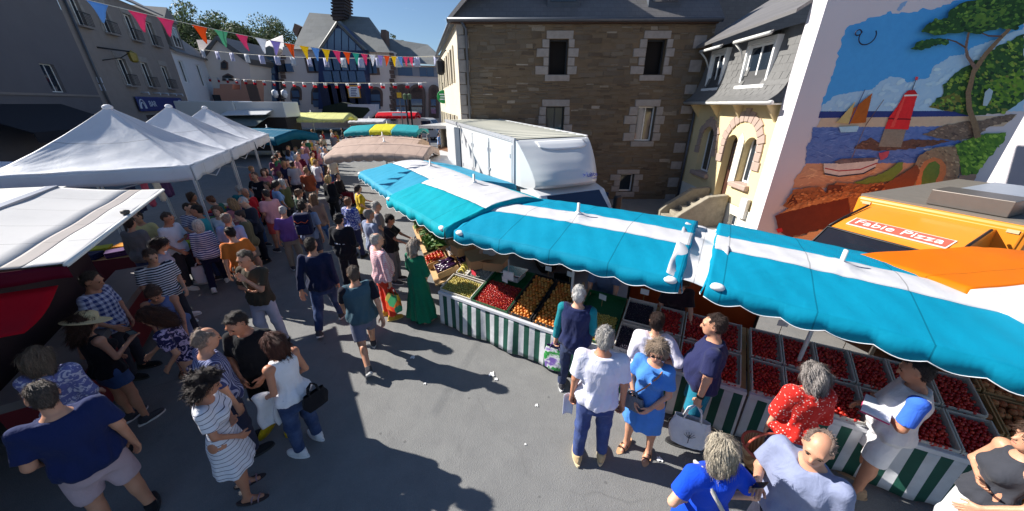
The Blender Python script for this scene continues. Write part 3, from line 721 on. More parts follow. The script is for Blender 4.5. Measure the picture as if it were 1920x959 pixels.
GLASS = glass('window_glass'); FRAME_W = M('white_frame_paint', rgb(236, 236, 234), .45, .05); FRAME_D = M('dark_frame_paint', rgb(38, 42, 50), .5)
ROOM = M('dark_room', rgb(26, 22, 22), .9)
def window(parent, F, a, b, c, d, y=.16, mat=None, cols=2, rows=1, bar=.055, room=True, name='window', gl=None):
    """glazed window in an opening: frame as part, panes as sub-parts"""
    mat = mat or FRAME_W; mb = MB(F); t = .05
    mb.box(a, b, y, y + t, c, c + bar); mb.box(a, b, y, y + t, d - bar, d); mb.box(a, a + bar, y, y + t, c + bar, d - bar); mb.box(b - bar, b, y, y + t, c + bar, d - bar)
    xs = [a + bar + (b - a - 2 * bar) * i / cols for i in range(cols + 1)]; zs = [c + bar + (d - c - 2 * bar) * i / rows for i in range(rows + 1)]
    for x in xs[1:-1]: mb.box(x - bar * .4, x + bar * .4, y - .004, y + t - .006, c + bar, d - bar)
    for z in zs[1:-1]: mb.box(a + bar, b - bar, y - .002, y + t - .01, z - bar * .3, z + bar * .3)
    w = mb.build(name, mat, parent)
    for i in range(cols):
        for j in range(rows):
            MB(F).box(xs[i], xs[i + 1], y + .018, y + .026, zs[j], zs[j + 1]).build('pane', gl or GLASS, w)
    return w
def uv_slate(name, c=(.10, .105, .115, 1), sc_=1.0):
    if name in MATS: return MATS[name]
    t = NT(name); v = t.coords('UV' if False else 'Object', (1, 1, 1)); br = t.new('ShaderNodeTexBrick'); br.offset = .5
    br.inputs['Scale'].default_value = 1; br.inputs['Brick Width'].default_value = .24 * sc_; br.inputs['Row Height'].default_value = .15 * sc_; br.inputs['Mortar Size'].default_value = .006; br.inputs['Bias'].default_value = 0
    cx = t.new('ShaderNodeSeparateXYZ'); cb = t.new('ShaderNodeCombineXYZ'); t.link(v, cx.inputs[0]); t.link(cx.outputs['X'], cb.inputs['X']); t.link(cx.outputs['Z'], cb.inputs['Y']); t.link(cb.outputs[0], br.inputs['Vector'])
    br.inputs['Color1'].default_value = sc(c, .8); br.inputs['Color2'].default_value = sc(c, 1.2); br.inputs['Mortar'].default_value = sc(c, .35)
    n = t.noise(v, 1.2, 5, .6); lich = t.ramp(t.noise(v, 3.5, 6, .7), [(.6, BW0), (.75, (.5, .5, .5, 1))])
    k = t.mix(n, br.outputs['Color'], sc(c, 1.35)); k = t.mix(lich, k, (.26, .24, .16, 1)); t.col(k); t.b.inputs['Roughness'].default_value = .6
    t.bump(br.outputs['Fac'], -.5, .02); MATS[name] = t.m; return t.m

# ------------------------------------------------------------ the rubble-stone house
STONE_W = M('dressed_granite', (.31, .28, .262, 1), .85, .38, 5, .8, 45)
def rubble_mat(name, per='island'):
    t = NT(name); v = t.coords('Object'); 
    if per == 'island': src = t.new('ShaderNodeNewGeometry').outputs['Random Per Island']
    else: src = t.new('ShaderNodeObjectInfo').outputs['Random']
    c = t.ramp(src, [(0, (.075, .048, .030)), (.2, (.115, .078, .047)), (.45, (.15, .105, .062)), (.7, (.19, .138, .086)), (.86, (.155, .125, .096)), (.95, (.26, .21, .15)), (1, (.52, .47, .41))])
    n = t.noise(v, 8, 6, .7); c = t.mix(t.ramp(n, [(.35, BW0), (.7, (.6, .6, .6, 1))]), c, (.12, .09, .064, 1)); geo = t.new('ShaderNodeNewGeometry'); big = t.noise(geo.outputs['Position'], .55, 6, .7); c = t.mix(t.ramp(big, [(.35, (.75, .75, .75, 1)), (.62, BW0)]), c, (.15, .13, .105, 1))
    t.col(c); t.b.inputs['Roughness'].default_value = .92; t.bump(t.noise(v, 45, 5, .65), .8, .015); return t.m
RUB_I, RUB_O = rubble_mat('rubble_stone'), rubble_mat('rubble_stone_single', 'object')
MORTAR = M('old_mortar', (.155, .112, .072, 1), .95, .45, 2.5, .6, 50)
YF = 14.5; XL, XR, ZE = -2.0, 7.3, 6.45
sh = thing('stone_house', 'old rubble stone house with granite quoins, behind the white truck', 'house', (XL, YF, 0))
F = frame((0, 0, 0), (1, 0, 0))            # local x from the left corner
W_ = XR - XL
wins = [(3.36, 4.06, 4.77, 5.92), (6.93, 7.63, 4.77, 5.92), (3.34, 4.04, 2.39, 3.67), (6.93, 7.63, 2.39, 3.67), (6.58, 7.14, .32, 1.06)]
mb = MB(F); wall(mb, 0, W_, -.3, ZE, wins, .4); mb.poly([(W_, 0, -.3), (W_, 6, -.3), (W_, 6, ZE), (W_, 0, ZE)]); mb.poly([(0, .4, -.3), (W_, .4, -.3), (W_, .4, -.2), (0, .4, -.2)])
mb.build('wall', MORTAR, sh)
# dressed stones: lintels, sills, jambs, quoins
ds = []
r2 = random.Random(3)
for i, (a, b, c, d) in enumerate(wins):
    small = i == 4; lh = .26 if not small else .2
    ds.append((a - .1 - r2.random() * .1, b + .1 + r2.random() * .12, d, d + lh)); ds.append((a - .13, b + .12, c - .22, c))
    n = 4 if not small else 3; zz = np.linspace(c, d, n + 1)
    for k in range(n):
        wl, wr_ = ((.44, .30), (.20, .18))[k % 2] if r2.random() < .8 else ((.3, .22), (.3, .26))[k % 2]
        ds.append((a - wl - r2.random() * .08, a, zz[k], zz[k + 1])); ds.append((b, b + wr_ + r2.random() * .1, zz[k], zz[k + 1]))
z = -.2; k = 0
while z < ZE - .35:
    hq = r2.uniform(.3, .42)
    ds.append((-.012, (.42, .26)[k % 2], z, z + hq))
    if k % 2 == 0: ds.append((W_ - .7, W_ - .25, z, z + hq))
    z += hq; k += 1
for a, b, c, d in ds:
    q = .008; y0 = -.035 - r2.random() * .015
    j = lambda: r2.uniform(-.012, .012); p8 = [(x_ + j(), y_ + j() * .5, z_ + j()) for x_, y_, z_ in ((a + q, y0, c + q), (b - q, y0, c + q), (b - q, .03, c + q), (a + q, .03, c + q), (a + q, y0, d - q), (b - q, y0, d - q), (b - q, .03, d - q), (a + q, .03, d - q))]
    MB(F).hexa(p8).build('dressed_stone', STONE_W, sh, bevel=.018)
# rubble courses
def blocked(a, b, c, d): return any(a < h[1] - .005 and b > h[0] + .005 and c < h[3] - .005 and d > h[2] + .005 for h in wins + ds)
stones = []; z = -.15
while z < ZE - .12:
    hh = r2.choice((.045, .055, .07, .085, .10, .13, .16)); x = .02 + r2.random() * .1
    while x < W_ - .05:
        ln = min(r2.uniform(.14, .30) + hh * r2.uniform(.3, 2.6), W_ - x)
        a, b = x, x + ln
        for _ in range(3):
            if blocked(a, b, z, z + hh): b = a + (b - a) * .55
        wv = .03 * math.sin(a * 1.9 + z * .6) + .015 * math.sin(a * 5.1 - z)
        if not blocked(a, b, z, z + hh) and r2.random() > .09: stones.append((a, b, z + wv + r2.uniform(0, .02), z + wv + hh * r2.choice((1, 1, 1, 1.5)) - r2.uniform(0, .02), r2.choice((.003, .006, .009, .013, .02))))
        x = b + .012 if not blocked(a, b, z, z + hh) else x + .06
    z += hh + .008
def stone_geo(mb, a, b, c, d, p, r):
    k_ = min(1, (d - c) / .08) if b - a < .9 else 6; j = lambda s_: r.uniform(-s_, s_) * k_
    e = min(.018, (d - c) * .25); A_ = [(a + j(.018), 0, c + j(.014)), (b + j(.018), 0, c + j(.014)), (b + j(.018), 0, d + j(.014)), (a + j(.018), 0, d + j(.014))]
    B_ = [(A_[0][0] + e, -p, A_[0][2] + e), (A_[1][0] - e, -p + j(.006), A_[1][2] + e), (A_[2][0] - e, -p, A_[2][2] - e), (A_[3][0] + e, -p + j(.006), A_[3][2] - e)]
    mb.add(A_ + B_, [(4, 5, 6, 7), (0, 1, 5, 4), (1, 2, 6, 5), (2, 3, 7, 6), (3, 0, 4, 7)])
def seen(s_):      # in view: above the truck and to its right
    x = (s_[0] + s_[1]) / 2 + XL; zz = (s_[2] + s_[3]) / 2
    return zz > 3.0 or x > 3.0
stones.sort(key=lambda s_: -((s_[1] - s_[0]) * (s_[3] - s_[2]) * (1 if seen(s_) else .05)))
variants = []
for i in range(10):
    m_ = MB(); stone_geo(m_, -.5, .5, -.5, .5, 1.0, r2)
    m_.v = [(v[0], v[1], v[2]) for v in m_.v]; me = bpy.data.meshes.new('stone'); me.from_pydata(m_.v, [], m_.f); me.materials.append(RUB_O); variants.append(me)
for s_ in stones[:290]:
    a, b, c, d, p = s_; mt = F @ Matrix.Translation(((a + b) / 2, -.001, (c + d) / 2)) @ Matrix.Diagonal((b - a, p, d - c, 1))
    inst(r2.choice(variants), 'stone', sh, mt)
mb = MB(F)
for s_ in stones[290:]: stone_geo(mb, *s_, r2)
mb.build('small_stones', RUB_I, sh, kind='stuff')
# windows: the two upper ones are open black holes with a thin casement, others glazed
for i, (a, b, c, d) in enumerate(wins):
    if i < 2:
        mb = MB(F); mb.box(a, b, .38, .40, c, d); w = mb.build('window', ROOM, sh)
        MB(F).box(a, a + .05, .2, .26, c, d).box(b - .05, b, .2, .26, c, d).box(a + .05, b - .05, .2, .26, d - .05, d).build('casement', FRAME_D, w)
    else:
        w = window(sh, F, a, b, c, d, .2, FRAME_D if i == 2 else FRAME_W, 2 if i != 4 else 1, 1, .05)
        MB(F).box(a, b, .38, .40, c, d).build('room', ROOM, w)
        if i == 3:   # lace curtain with a pale shape
            MB(F).grid(lambda u, v: (a + .06 + (b - a - .12) * u, .27 + .015 * math.sin(u * 40), c + .06 + (d - c - .4) * v), 24, 2).build('curtain', M('lace_curtain', rgb(190, 165, 120), .8, .3, 30), w)
        if i == 4: MB(F).grid(lambda u, v: (a + .04 + (b - a - .08) * u, .27 + .012 * math.sin(u * 30), c + .06 + (d - c - .3) * v), 24, 2).build('curtain', M('net_curtain', rgb(180, 182, 196), .8, .2, 30), w)
# eaves gutter, downpipe, hipped slate roof with two dormers
GUT = M('grey_gutter', rgb(88, 92, 100), .45, .1, metal=.3); SLATE = uv_slate('old_slate', (.125, .12, .122, 1))
MB(F).tube([(-.25, -.22, ZE + .02), (W_ + .1, -.22, ZE + .02)], .07, 8).build('gutter', GUT, sh, True)
MB(F).box(-.2, W_, -.18, .02, ZE - .08, ZE - .02).build('eaves_board', M('eaves_board', rgb(70, 48, 38), .8), sh)
MB(F).tube([(.2, -.2, ZE), (.35, -.09, ZE - .25), (.35, -.09, 0)], .05, 8).build('downpipe', GUT, sh, True)
mb = MB(F); HR = 3.2
mb.poly([(-.3, -.25, ZE + .03), (W_ + .15, -.25, ZE + .03), (W_ + .15, 3.0, ZE + HR), (1.8, 3.0, ZE + HR)]); mb.poly([(-.3, -.25, ZE + .03), (1.8, 3.0, ZE + HR), (-.9, 4.5, ZE + .03)])
mb.poly([(W_ + .15, -.25, ZE + .03), (W_ + .15, 6, ZE + .03), (W_ + .15, 3, ZE + HR)])
roof = mb.build('roof', SLATE, sh)
for x0 in (3.35, 6.95):
    mb = MB(F); a, b = x0 - .1, x0 + 1.05; zb = ZE + .42
    mb.prism([(a, .2, zb), (b, .2, zb), (b, .2, zb + 1.5), (a, .2, zb + 1.5)], (0, 2.2, 0)); dm = mb.build('dormer', M('dormer_slate', (.06, .075, .10, 1), .6, .3, 8, .3, 40), roof)
    MB(F).prism([(a - .15, .1, zb + 1.5), (b + .15, .1, zb + 1.5), ((a + b) / 2, .1, zb + 2.1)], (0, 2.3, 0)).build('dormer_roof', SLATE, dm)
    MB(F).box(a + .12, b - .12, .17, .198, zb + .2, zb + 1.35).build('dormer_window', GLASS, dm)
# rendered street side of the same block, running away up the street
ssd = Vector((-.25, .968, 0)).normalized(); SF = frame((0, 0, 0), -ssd)     # local x runs towards the camera
mb = MB(SF); hl = []
for q in range(5):
    hl += [(-11 + q * 2.1, -10.2 + q * 2.1, 4.6, 5.9), (-11 + q * 2.1, -10.2 + q * 2.1, 1.9, 3.3)]
wall(mb, -12, -.01, -.3, ZE, hl, .3); mb.build('street_side_wall', M('pale_render', rgb(206, 196, 176), .9, .1, 2, .2, 40), sh)
for h in hl:
    w = window(sh, SF, *h, .12, FRAME_W, 2, 2)
    for sgn in (-1, 1):
        x = h[0] - .42 if sgn < 0 else h[1] + .02
        MB(SF).box(x, x + .4, -.05, -.012, h[2], h[3]).build('shutter', M('pale_shutter', rgb(190, 180, 160), .7), w)
MB(SF).tube([(-12, -.2, ZE), (.15, -.2, ZE)], .07, 8).build('gutter', GUT, sh, True)
MB(SF).poly([(-12, -.2, ZE + .03), (.2, -.2, ZE + .03), (.2, 2.6, ZE + 2.8), (-12, 2.6, ZE + 2.8)]).build('street_side_roof', SLATE, sh)

# ------------------------------------------------------------ the yellow house with the mansard roof
YX, YN, YFAR = 7.15, 9.75, 14.45
yh = thing('yellow_house', 'small yellow house with slate mansard roof and arched granite door', 'house', (YX, YN, 0))
YFm = frame((0, YFAR - YN, 0), (0, -1, 0))   # local x from the far end towards us, y into the wall (+X world)
YW = YFAR - YN
YEL = M('yellow_render', rgb(228, 208, 160), .9, .07, 3, .35, 60); PLI = M('white_plinth', rgb(224, 220, 206), .9, .12, 4, .3, 50); TUF = M('mauve_granite', rgb(178, 156, 144), .9, .14, 12, .5, 60)
X = lambda y: YFAR - y
aw = (X(13.55), X(12.65), 1.42, 3.02); dr = (X(11.95), X(11.3), .74, 2.86); rw = (X(11.0), X(10.35), 1.5, 2.86)
def arch_pts(a, b, z0, z1, n=12):
    r = (b - a) / 2; cx = (a + b) / 2; zc = z1 - r
    return [(a, z0)] + [(cx - r * math.cos(math.pi * i / n), zc + r * math.sin(math.pi * i / n)) for i in range(n + 1)] + [(b, z0)]
def arch_wall(mb, s0, s1, z0, z1, openings, th=.3):
    xs = s0
    for a, b, c, d in sorted(openings):
        mb.poly([(xs, 0, z0), (a, 0, z0), (a, 0, z1), (xs, 0, z1)]); pts = arch_pts(a, b, c, d)
        if c > z0: mb.poly([(a, 0, z0), (b, 0, z0), (b, 0, c), (a, 0, c)])
        top = pts[1:-1]
        for i in range(len(top) - 1): mb.poly([(top[i][0], 0, top[i][1]), (top[i + 1][0], 0, top[i + 1][1]), (top[i + 1][0], 0, z1), (top[i][0], 0, z1)])
        for i in range(len(pts) - 1): mb.poly([(pts[i][0], 0, pts[i][1]), (pts[i][0], th, pts[i][1]), (pts[i + 1][0], th, pts[i + 1][1]), (pts[i + 1][0], 0, pts[i + 1][1])])
        xs = b
    mb.poly([(xs, 0, z0), (s1, 0, z0), (s1, 0, z1), (xs, 0, z1)])
mb = MB(YFm); arch_wall(mb, 0, YW, .8, 3.8, [aw, (dr[0], dr[1], .8, dr[3]), rw]); mb.build('wall', YEL, yh)
mb = MB(YFm); wall(mb, 0, YW, -.2, .8, [(X(13.6), X(13.0), .25, .62), (dr[0], dr[1], .74, .8), (X(10.75), X(10.35), .12, .5)], .2, -.03); mb.box(0, dr[0] - .02, -.05, -.031, .78, .83); mb.build('plinth', PLI, yh)
for q in ((X(13.6), X(13.0), .25, .62), (X(10.75), X(10.35), .12, .5)): window(yh, YFm, *q, .08, FRAME_W, 2, 1, .03, name='cellar_window')
# voussoirs
def voussoirs(a, b, z1, w, n=9, legs=0):
    r = (b - a) / 2; cx = (a + b) / 2; zc = z1 - r
    for i in range(n):
        t0, t1 = math.pi * i / n + .012, math.pi * (i + 1) / n - .012; ro = r + w + (.12 if i == n // 2 else (.05 if i % 2 else 0))
        pts = [(cx - r * math.cos(t0), -.05, zc + r * math.sin(t0)), (cx - r * math.cos(t1), -.05, zc + r * math.sin(t1)), (cx - ro * math.cos(t1), -.05, zc + ro * math.sin(t1)), (cx - ro * math.cos(t0), -.05, zc + ro * math.sin(t0))]
        MB(YFm).prism(pts, (0, .07, 0)).build('arch_stone', TUF, yh, bevel=.01)
    for k in range(legs):
        for x0, x1 in ((a - w - (.06 if k % 2 else 0), a), (b, b + w + (.06 if k % 2 else 0))):
            MB(YFm).box(x0, x1, -.05, .02, zc - .26 * (k + 1) + .008, zc - .26 * k - .008).build('jamb_stone', TUF, yh, bevel=.01)
voussoirs(*aw[:2], aw[3], .22, 9, 2); voussoirs(dr[0], rw[1], 3.28, .26, 13, 2)
MB(YFm).prism([(p[0], -.028, p[1]) for p in arch_pts(dr[0] + .0, rw[1], 2.2, 3.26)][0:0] or [(dr[1], -.03, 1.4), (rw[0], -.03, 1.4), (rw[0], -.03, 2.75), ((dr[1] + rw[0]) / 2, -.03, 2.95), (dr[1], -.03, 2.75)], (0, .05, 0)).build('middle_pier', PLI, yh)
for q in (aw, rw):
    w = window(yh, YFm, q[0] + .04, q[1] - .04, q[2], q[3] - .02, .2, FRAME_W, 2, 1, .06)
    MB(YFm).box(q[0] - .12, q[1] + .12, -.14, .2, q[2] - .16, q[2]).build('window_sill', TUF, yh, bevel=.03)
    MB(YFm).box(q[0], q[1], .4, .42, q[2], q[3]).build('room', ROOM, w)
dd = MB(YFm).box(dr[0], dr[1], .24, .28, dr[2], dr[3]).build('door', M('brown_door', rgb(74, 44, 34), .5), yh)
mb = MB(YFm)
for k in range(7): mb.box(dr[0] + .12, dr[1] - .12, .21, .238, 1.75 + k * .13, 1.79 + k * .13)
for k in range(3): mb.box(dr[0] + .14 + k * .17, dr[0] + .165 + k * .17, .215, .235, 1.7, 2.65)
mb.build('door_grille', M('iron', rgb(26, 26, 30), .5, metal=.4), dd); MB(YFm).ball((dr[1] - .1, .2, 1.6), .03).build('handle', M('brass', rgb(170, 130, 60), .3, metal=.9), dd)
# steps and their side walls
CON = M('lichened_concrete', rgb(150, 142, 126), .95, .45, 7, .8, 30)
for k in range(5):
    mb = MB(YFm); mb.box(dr[0] - .1, dr[1] + .1, -.5 - .3 * k, -.06 if k == 0 else -.5 - .3 * (k - 1) - .003, -.1, .72 - .15 * k); mb.build('step', CON, yh, bevel=.012)
for x0 in (dr[0] - .36, dr[1] + .12):
    mb = MB(YFm); pr = [(-.06, -.1), (-1.72, -.1), (-1.72, .2), (-1.5, .42), (-.7, .98), (-.06, 1.05)]
    mb.prism([(x0, y_, z_) for y_, z_ in pr], (.22, 0, 0)); mb.build('stair_wall', CON, yh, bevel=.03)
# gutter, brackets, mansard, dormers
ZG = 3.8
MB(YFm).tube([(-.05, -.45, ZG), (YW + .1, -.45, ZG)], .06, 8).build('gutter', M('white_gutter', rgb(214, 214, 210), .5), yh, True)
MB(YFm).box(0, YW, -.42, .02, ZG - .05, ZG - .02).build('soffit', PLI, yh)
for x in (.25, 1.6, 2.9, YW - .25): MB(YFm).prism([(x, 0, ZG - .06), (x, -.36, ZG - .06), (x, 0, ZG - .5)], (.07, 0, 0)).build('bracket', M('cream_timber', rgb(214, 194, 150), .8), yh)
MSL = M('mansard_slate', (.16, .158, .155, 1), .55, .25, 6, .3, 50, island=.3)
prof = [(-.48, ZG + .05), (-.2, ZG + .26), (-.02, ZG + .65), (.08, ZG + 1.2), (.14, ZG + 1.82)]
mb = MB(YFm)
for i in range(4): mb.poly([(-.02, prof[i][0], prof[i][1]), (YW, prof[i][0], prof[i][1]), (YW, prof[i + 1][0], prof[i + 1][1]), (-.02, prof[i + 1][0], prof[i + 1][1])])
ms = mb.build('mansard_roof', M('slate_underlay', (.07, .07, .072, 1), .8), yh)
dorm = [(X(13.9), X(13.1)), (X(11.85), X(10.75))]
for row in range(11):
    t_ = row / 11 * 4; i = int(t_); fr = t_ - i; y0 = prof[i][0] + (prof[i + 1][0] - prof[i][0]) * fr; z0 = prof[i][1] + (prof[i + 1][1] - prof[i][1]) * fr
    t2 = min(3.999, t_ + .45); i2 = int(t2); f2 = t2 - i2; y1 = prof[i2][0] + (prof[i2 + 1][0] - prof[i2][0]) * f2; z1 = prof[i2][1] + (prof[i2 + 1][1] - prof[i2][1]) * f2
    nx = 17; w_ = YW / nx
    for k in range(nx + (row % 2)):
        xa = max(0, k * w_ - (w_ / 2 if row % 2 else 0)) + .005; xb = min(YW, (k + 1) * w_ - (w_ / 2 if row % 2 else 0)) - .005
        if any(xa > d0 - .05 and xb < d1 + .05 for d0, d1 in dorm) and row > 3: continue
        j = rnd.uniform(-.006, .006)
        MB(YFm).hexa([(xa, y0 - .03 + j, z0 - .005), (xb, y0 - .03 - j, z0 - .005), (xb, y0 - .012, z0 - .0), (xa, y0 - .012, z0 - .0), (xa, y1 - .02 + j, z1), (xb, y1 - .02, z1), (xb, y1 - .005, z1), (xa, y1 - .005, z1)]).build('slate', MSL, ms)
for d0, d1 in dorm:
    zb, zt = ZG + .5, ZG + 1.55
    mb = MB(YFm); mb.box(d0 - .08, d0, -.08, 1.0, zb - .1, zt + .12).box(d1, d1 + .08, -.08, 1.0, zb - .1, zt + .12).box(d0, d1, -.08, .9, zt, zt + .12).box(d0 - .14, d1 + .14, -.16, .1, zb - .16, zb - .02)
    dm = mb.build('dormer', FRAME_W, yh, bevel=.01); window(dm, YFm, d0 + .01, d1 - .01, zb, zt - .01, .0, FRAME_W, 2, 1, .07)
    MB(YFm).poly([(d0 - .2, -.35, zt + .14), (d1 + .2, -.35, zt + .14), (d1 + .2, 1.2, zt + .5), (d0 - .2, 1.2, zt + .5)]).prism([(d0 - .2, -.35, zt + .12), (d1 + .2, -.35, zt + .12), (d1 + .2, -.3, zt + .2), (d0 - .2, -.3, zt + .2)], (0, .05, 0)).build('dormer_roof', SLATE, dm)
    MB(YFm).tube([(d0 - .25, -.4, zt + .12), (d1 + .25, -.4, zt + .12)], .05, 8).tube([(d0 - .2, -.4, zt + .1), (d0 - .16, -.2, zt - .1), (d0 - .16, .1, zt - .6)], .03, 6).build('dormer_gutter', MATS['white_gutter'], dm, True)
MB(YFm).hexa([(-.1, -.42, ZG + 1.80), (YW + .02, -.42, ZG + 1.95), (YW + .02, 3.2, ZG + 4.2), (-.1, 3.2, ZG + 4.0), (-.1, -.42, ZG + 1.88), (YW + .02, -.42, ZG + 2.03), (YW + .02, 3.2, ZG + 4.3), (-.1, 3.2, ZG + 4.1)]).build('upper_roof', SLATE, yh)
MB(YFm).box(YW - 1.2, YW - .5, 1.2, 1.9, ZG + 2, ZG + 4.2).build('chimney', CON, yh)
MB(YFm).tube([(.12, -.08, 3.7), (.12, -.08, 0)], .045, 8).build('downpipe', GUT, yh, True)
MB(YFm).box(YW - .5, YW - .2, -.14, -.03, .55, 1.15).build('meter_box', M('grey_box', rgb(206, 206, 204), .6), yh, bevel=.01)
# roof glimpsed over the gap between the two houses
tag(MB().prism([(6.9, 18, 0), (15, 18, 0), (15, 18, 8.0), (6.9, 18, 8.3)], (0, 5, 0)).build('slate_hung_house', SLATE), 'dark slate hung house end rising behind the gap between stone and yellow houses', 'house')
# ------------------------------------------------------------ the mural house
MP = Vector((6.95, 9.15, 0)); MD = Vector((.985, -.169, 0)).normalized(); MN = Vector((-.169, -.985, 0)).normalized()
mh = thing('mural_house', 'white rendered gable wall painted with a harbour mural', 'house', MP)
WALLW = M('white_render', (.70, .655, .69, 1), .92, .05, 1.5, .25, 70)
MF = frame((0, 0, 0), MD); MWD = 4.72
mb = MB(MF); mb.poly([(0, 0, -.2), (MWD, 0, -.2), (MWD, 0, 8.6), (0, 0, 8.6)]); mb.poly([(MWD, 0, -.2), (MWD, 5, -.2), (MWD, 5, 8.6), (MWD, 0, 8.6)]); mb.poly([(0, 0, -.2), (0, 0, 8.6), (0, .62, 8.6), (0, .62, -.2)]); mb.poly([(0, .62, -.2), (0, .62, 8.6), (3.5, .62, 8.6), (3.5, .62, -.2)]); mb.poly([(3.5, .62, -.2), (3.5, .62, 8.6), (3.5, 5, 8.6), (3.5, 5, -.2)])
mb.poly([(0, 0, 8.6), (MWD, 0, 8.6), (MWD, 5, 8.6), (3.5, 5, 8.6), (3.5, .62, 8.6), (0, .62, 8.6)]); mb.build('wall', WALLW, mh)
ml = [0]
def mpx(X_, Y_): return (1400 + X_ / 1.998, Y_ / 1.998)
inv_mh = Matrix.Translation(-MP)
def paint(name, pts, c, jag=0.0, c2=None, nsc=9.0):
    """one painted shape, flat on the wall, its outline read from the photograph; each coat lies 1.5 mm over the one below"""
    ml[0] += 1; out = []; r = random.Random(len(pts) * 7 + int(pts[0][0]))
    n = len(pts)
    for i in range(n):
        a, b = pts[i], pts[(i + 1) % n]; out.append(a)
        if jag:
            L_ = math.hypot(b[0] - a[0], b[1] - a[1]); k = int(L_ / (jag * 2.2))
            for q in range(1, k):
                t_ = q / k; j = r.uniform(-1, 1) * jag; out.append((a[0] + (b[0] - a[0]) * t_ + j * .8, a[1] + (b[1] - a[1]) * t_ + j * .6))
    P3 = [inv_mh @ (onplane(*mpx(*p), MP, MN) + MN * (.0015 * ml[0])) for p in out]
    key = 'mural_%s' % name
    if key not in MATS:
        t = NT(key); v = t.coords('Object'); k = shade(c); k2 = shade(c2) if c2 else sc(k, .7)
        f = t.ramp(t.noise(v, nsc * .8, 7, .7, .8), [(.3, BW0), (.75, (.75, .75, .75, 1))]); t.col(t.mix(f, k, k2)); t.b.inputs['Roughness'].default_value = .9; t.bump(t.noise(v, 70, 4), .2, .01); MATS[key] = t.m
    return MB().poly([tuple(p) for p in P3]).build('painted_' + name, MATS[key], mh)
def shade(c):      # paint albedo relative to the white render, which reads 178/168/188 in the picture
    w = (lin(186), lin(178), lin(196)); return tuple(min(.9, lin(q) / ww * .74) for q, ww in zip(c, w)) + (1,)
def line(pts, w0, w1):
    L_, Rr = [], []
    for i, p in enumerate(pts):
        a = pts[max(0, i - 1)]; b = pts[min(len(pts) - 1, i + 1)]; dx, dy = b[0] - a[0], b[1] - a[1]; l = math.hypot(dx, dy) or 1; w = w0 + (w1 - w0) * i / (len(pts) - 1)
        L_.append((p[0] - dy / l * w, p[1] + dx / l * w)); Rr.append((p[0] + dy / l * w, p[1] - dx / l * w))
    return L_ + Rr[::-1]
# loose brush dabs over the painted shapes
def inside(p, poly):
    c = False; n = len(poly)
    for i in range(n):
        a, b = poly[i], poly[i - 1]
        if (a[1] > p[1]) != (b[1] > p[1]) and p[0] < (b[0] - a[0]) * (p[1] - a[1]) / (b[1] - a[1]) + a[0]: c = not c
    return c
def dabs(name, poly, n, sx_, sy_, cols, rot=0, seed=1):
    ml[0] += 1; r = random.Random(seed); mb = MB(); x0, x1 = min(p[0] for p in poly), max(p[0] for p in poly); y0, y1 = min(p[1] for p in poly), max(p[1] for p in poly); k = 0
    while k < n:
        c = (r.uniform(x0, x1), r.uniform(y0, y1))
        if not inside(c, poly): n -= .3; continue
        k += 1; a0 = rot + r.uniform(-.5, .5); f = r.uniform(.5, 1.3); z_ = .0015 * ml[0] + .0004 * r.random()
        pts = []
        for q in range(7):
            a = 2 * math.pi * q / 7; rr = r.uniform(.7, 1.15); u, w = sx_ * f * rr * math.cos(a), sy_ * f * rr * math.sin(a); pts.append((c[0] + u * math.cos(a0) - w * math.sin(a0), c[1] + u * math.sin(a0) + w * math.cos(a0)))
        mb.poly([tuple(inv_mh @ (onplane(*mpx(*p), MP, MN) + MN * z_)) for p in pts])
    t = NT('dab_' + name); g_ = t.new('ShaderNodeNewGeometry'); m_ = len(cols); t.col(t.ramp(g_.outputs['Random Per Island'], [(i / max(1, m_ - 1), shade(c)[:3]) for i, c in enumerate(cols)])); t.b.inputs['Roughness'].default_value = .9
    mb.build('painted_' + name + '_dabs', t.m, mh, kind='stuff')
paint('sky', [(278, 418), (285, 380), (305, 322), (325, 270), (345, 212), (338, 200), (352, 178), (358, 140), (385, 96), (445, 80), (452, 70), (500, 62), (540, 42), (545, 52), (640, 45), (660, 30), (690, 38), (750, 18), (860, -30), (1037, -110), (1037, 418)], (66, 138, 208), 5, (58, 124, 198))
paint('sky_stroke', [(560, 38), (580, 12), (602, 4), (594, 20), (572, 44)], (120, 150, 205), 2)
paint('cloud', [(276, 418), (282, 396), (330, 360), (400, 345), (470, 336), (500, 306), (540, 287), (580, 292), (600, 310), (680, 292), (700, 250), (740, 226), (762, 210), (812, 206), (840, 180), (920, 152), (1000, 118), (1037, 108), (1037, 418)], (150, 172, 208), 3, (122, 156, 206))
paint('far_sea', [(275, 418), (830, 416), (830, 436), (268, 443)], (38, 52, 120), 1)
paint('sand_bar', [(278, 443), (1010, 434), (960, 474), (262, 477)], (168, 142, 134), 1, (186, 160, 148))
paint('sea', [(248, 478), (770, 474), (800, 505), (800, 540), (660, 560), (690, 575), (640, 612), (218, 614), (225, 570), (222, 552), (240, 525), (244, 500)], (64, 88, 158), 3, (100, 118, 182))
paint('beach', [(222, 613), (645, 611), (580, 680), (420, 700), (170, 706), (180, 670), (205, 640)], (176, 130, 112), 3, (160, 112, 98))
dabs('cloud', [(290, 412), (290, 396), (340, 366), (400, 352), (470, 342), (505, 312), (545, 296), (585, 300), (640, 316), (690, 298), (705, 262), (745, 236), (812, 214), (900, 170), (1000, 126), (700, 400)], 150, 16, 7, [(160, 180, 212), (150, 174, 212), (138, 166, 208), (172, 188, 216)], -.4, 6)
dabs('sea', [(252, 484), (770, 480), (790, 500), (640, 540), (680, 572), (630, 606), (226, 608), (232, 560), (246, 520)], 240, 16, 1.6, [(48, 66, 138), (62, 88, 160), (84, 106, 174), (112, 130, 190)], 0, 7)
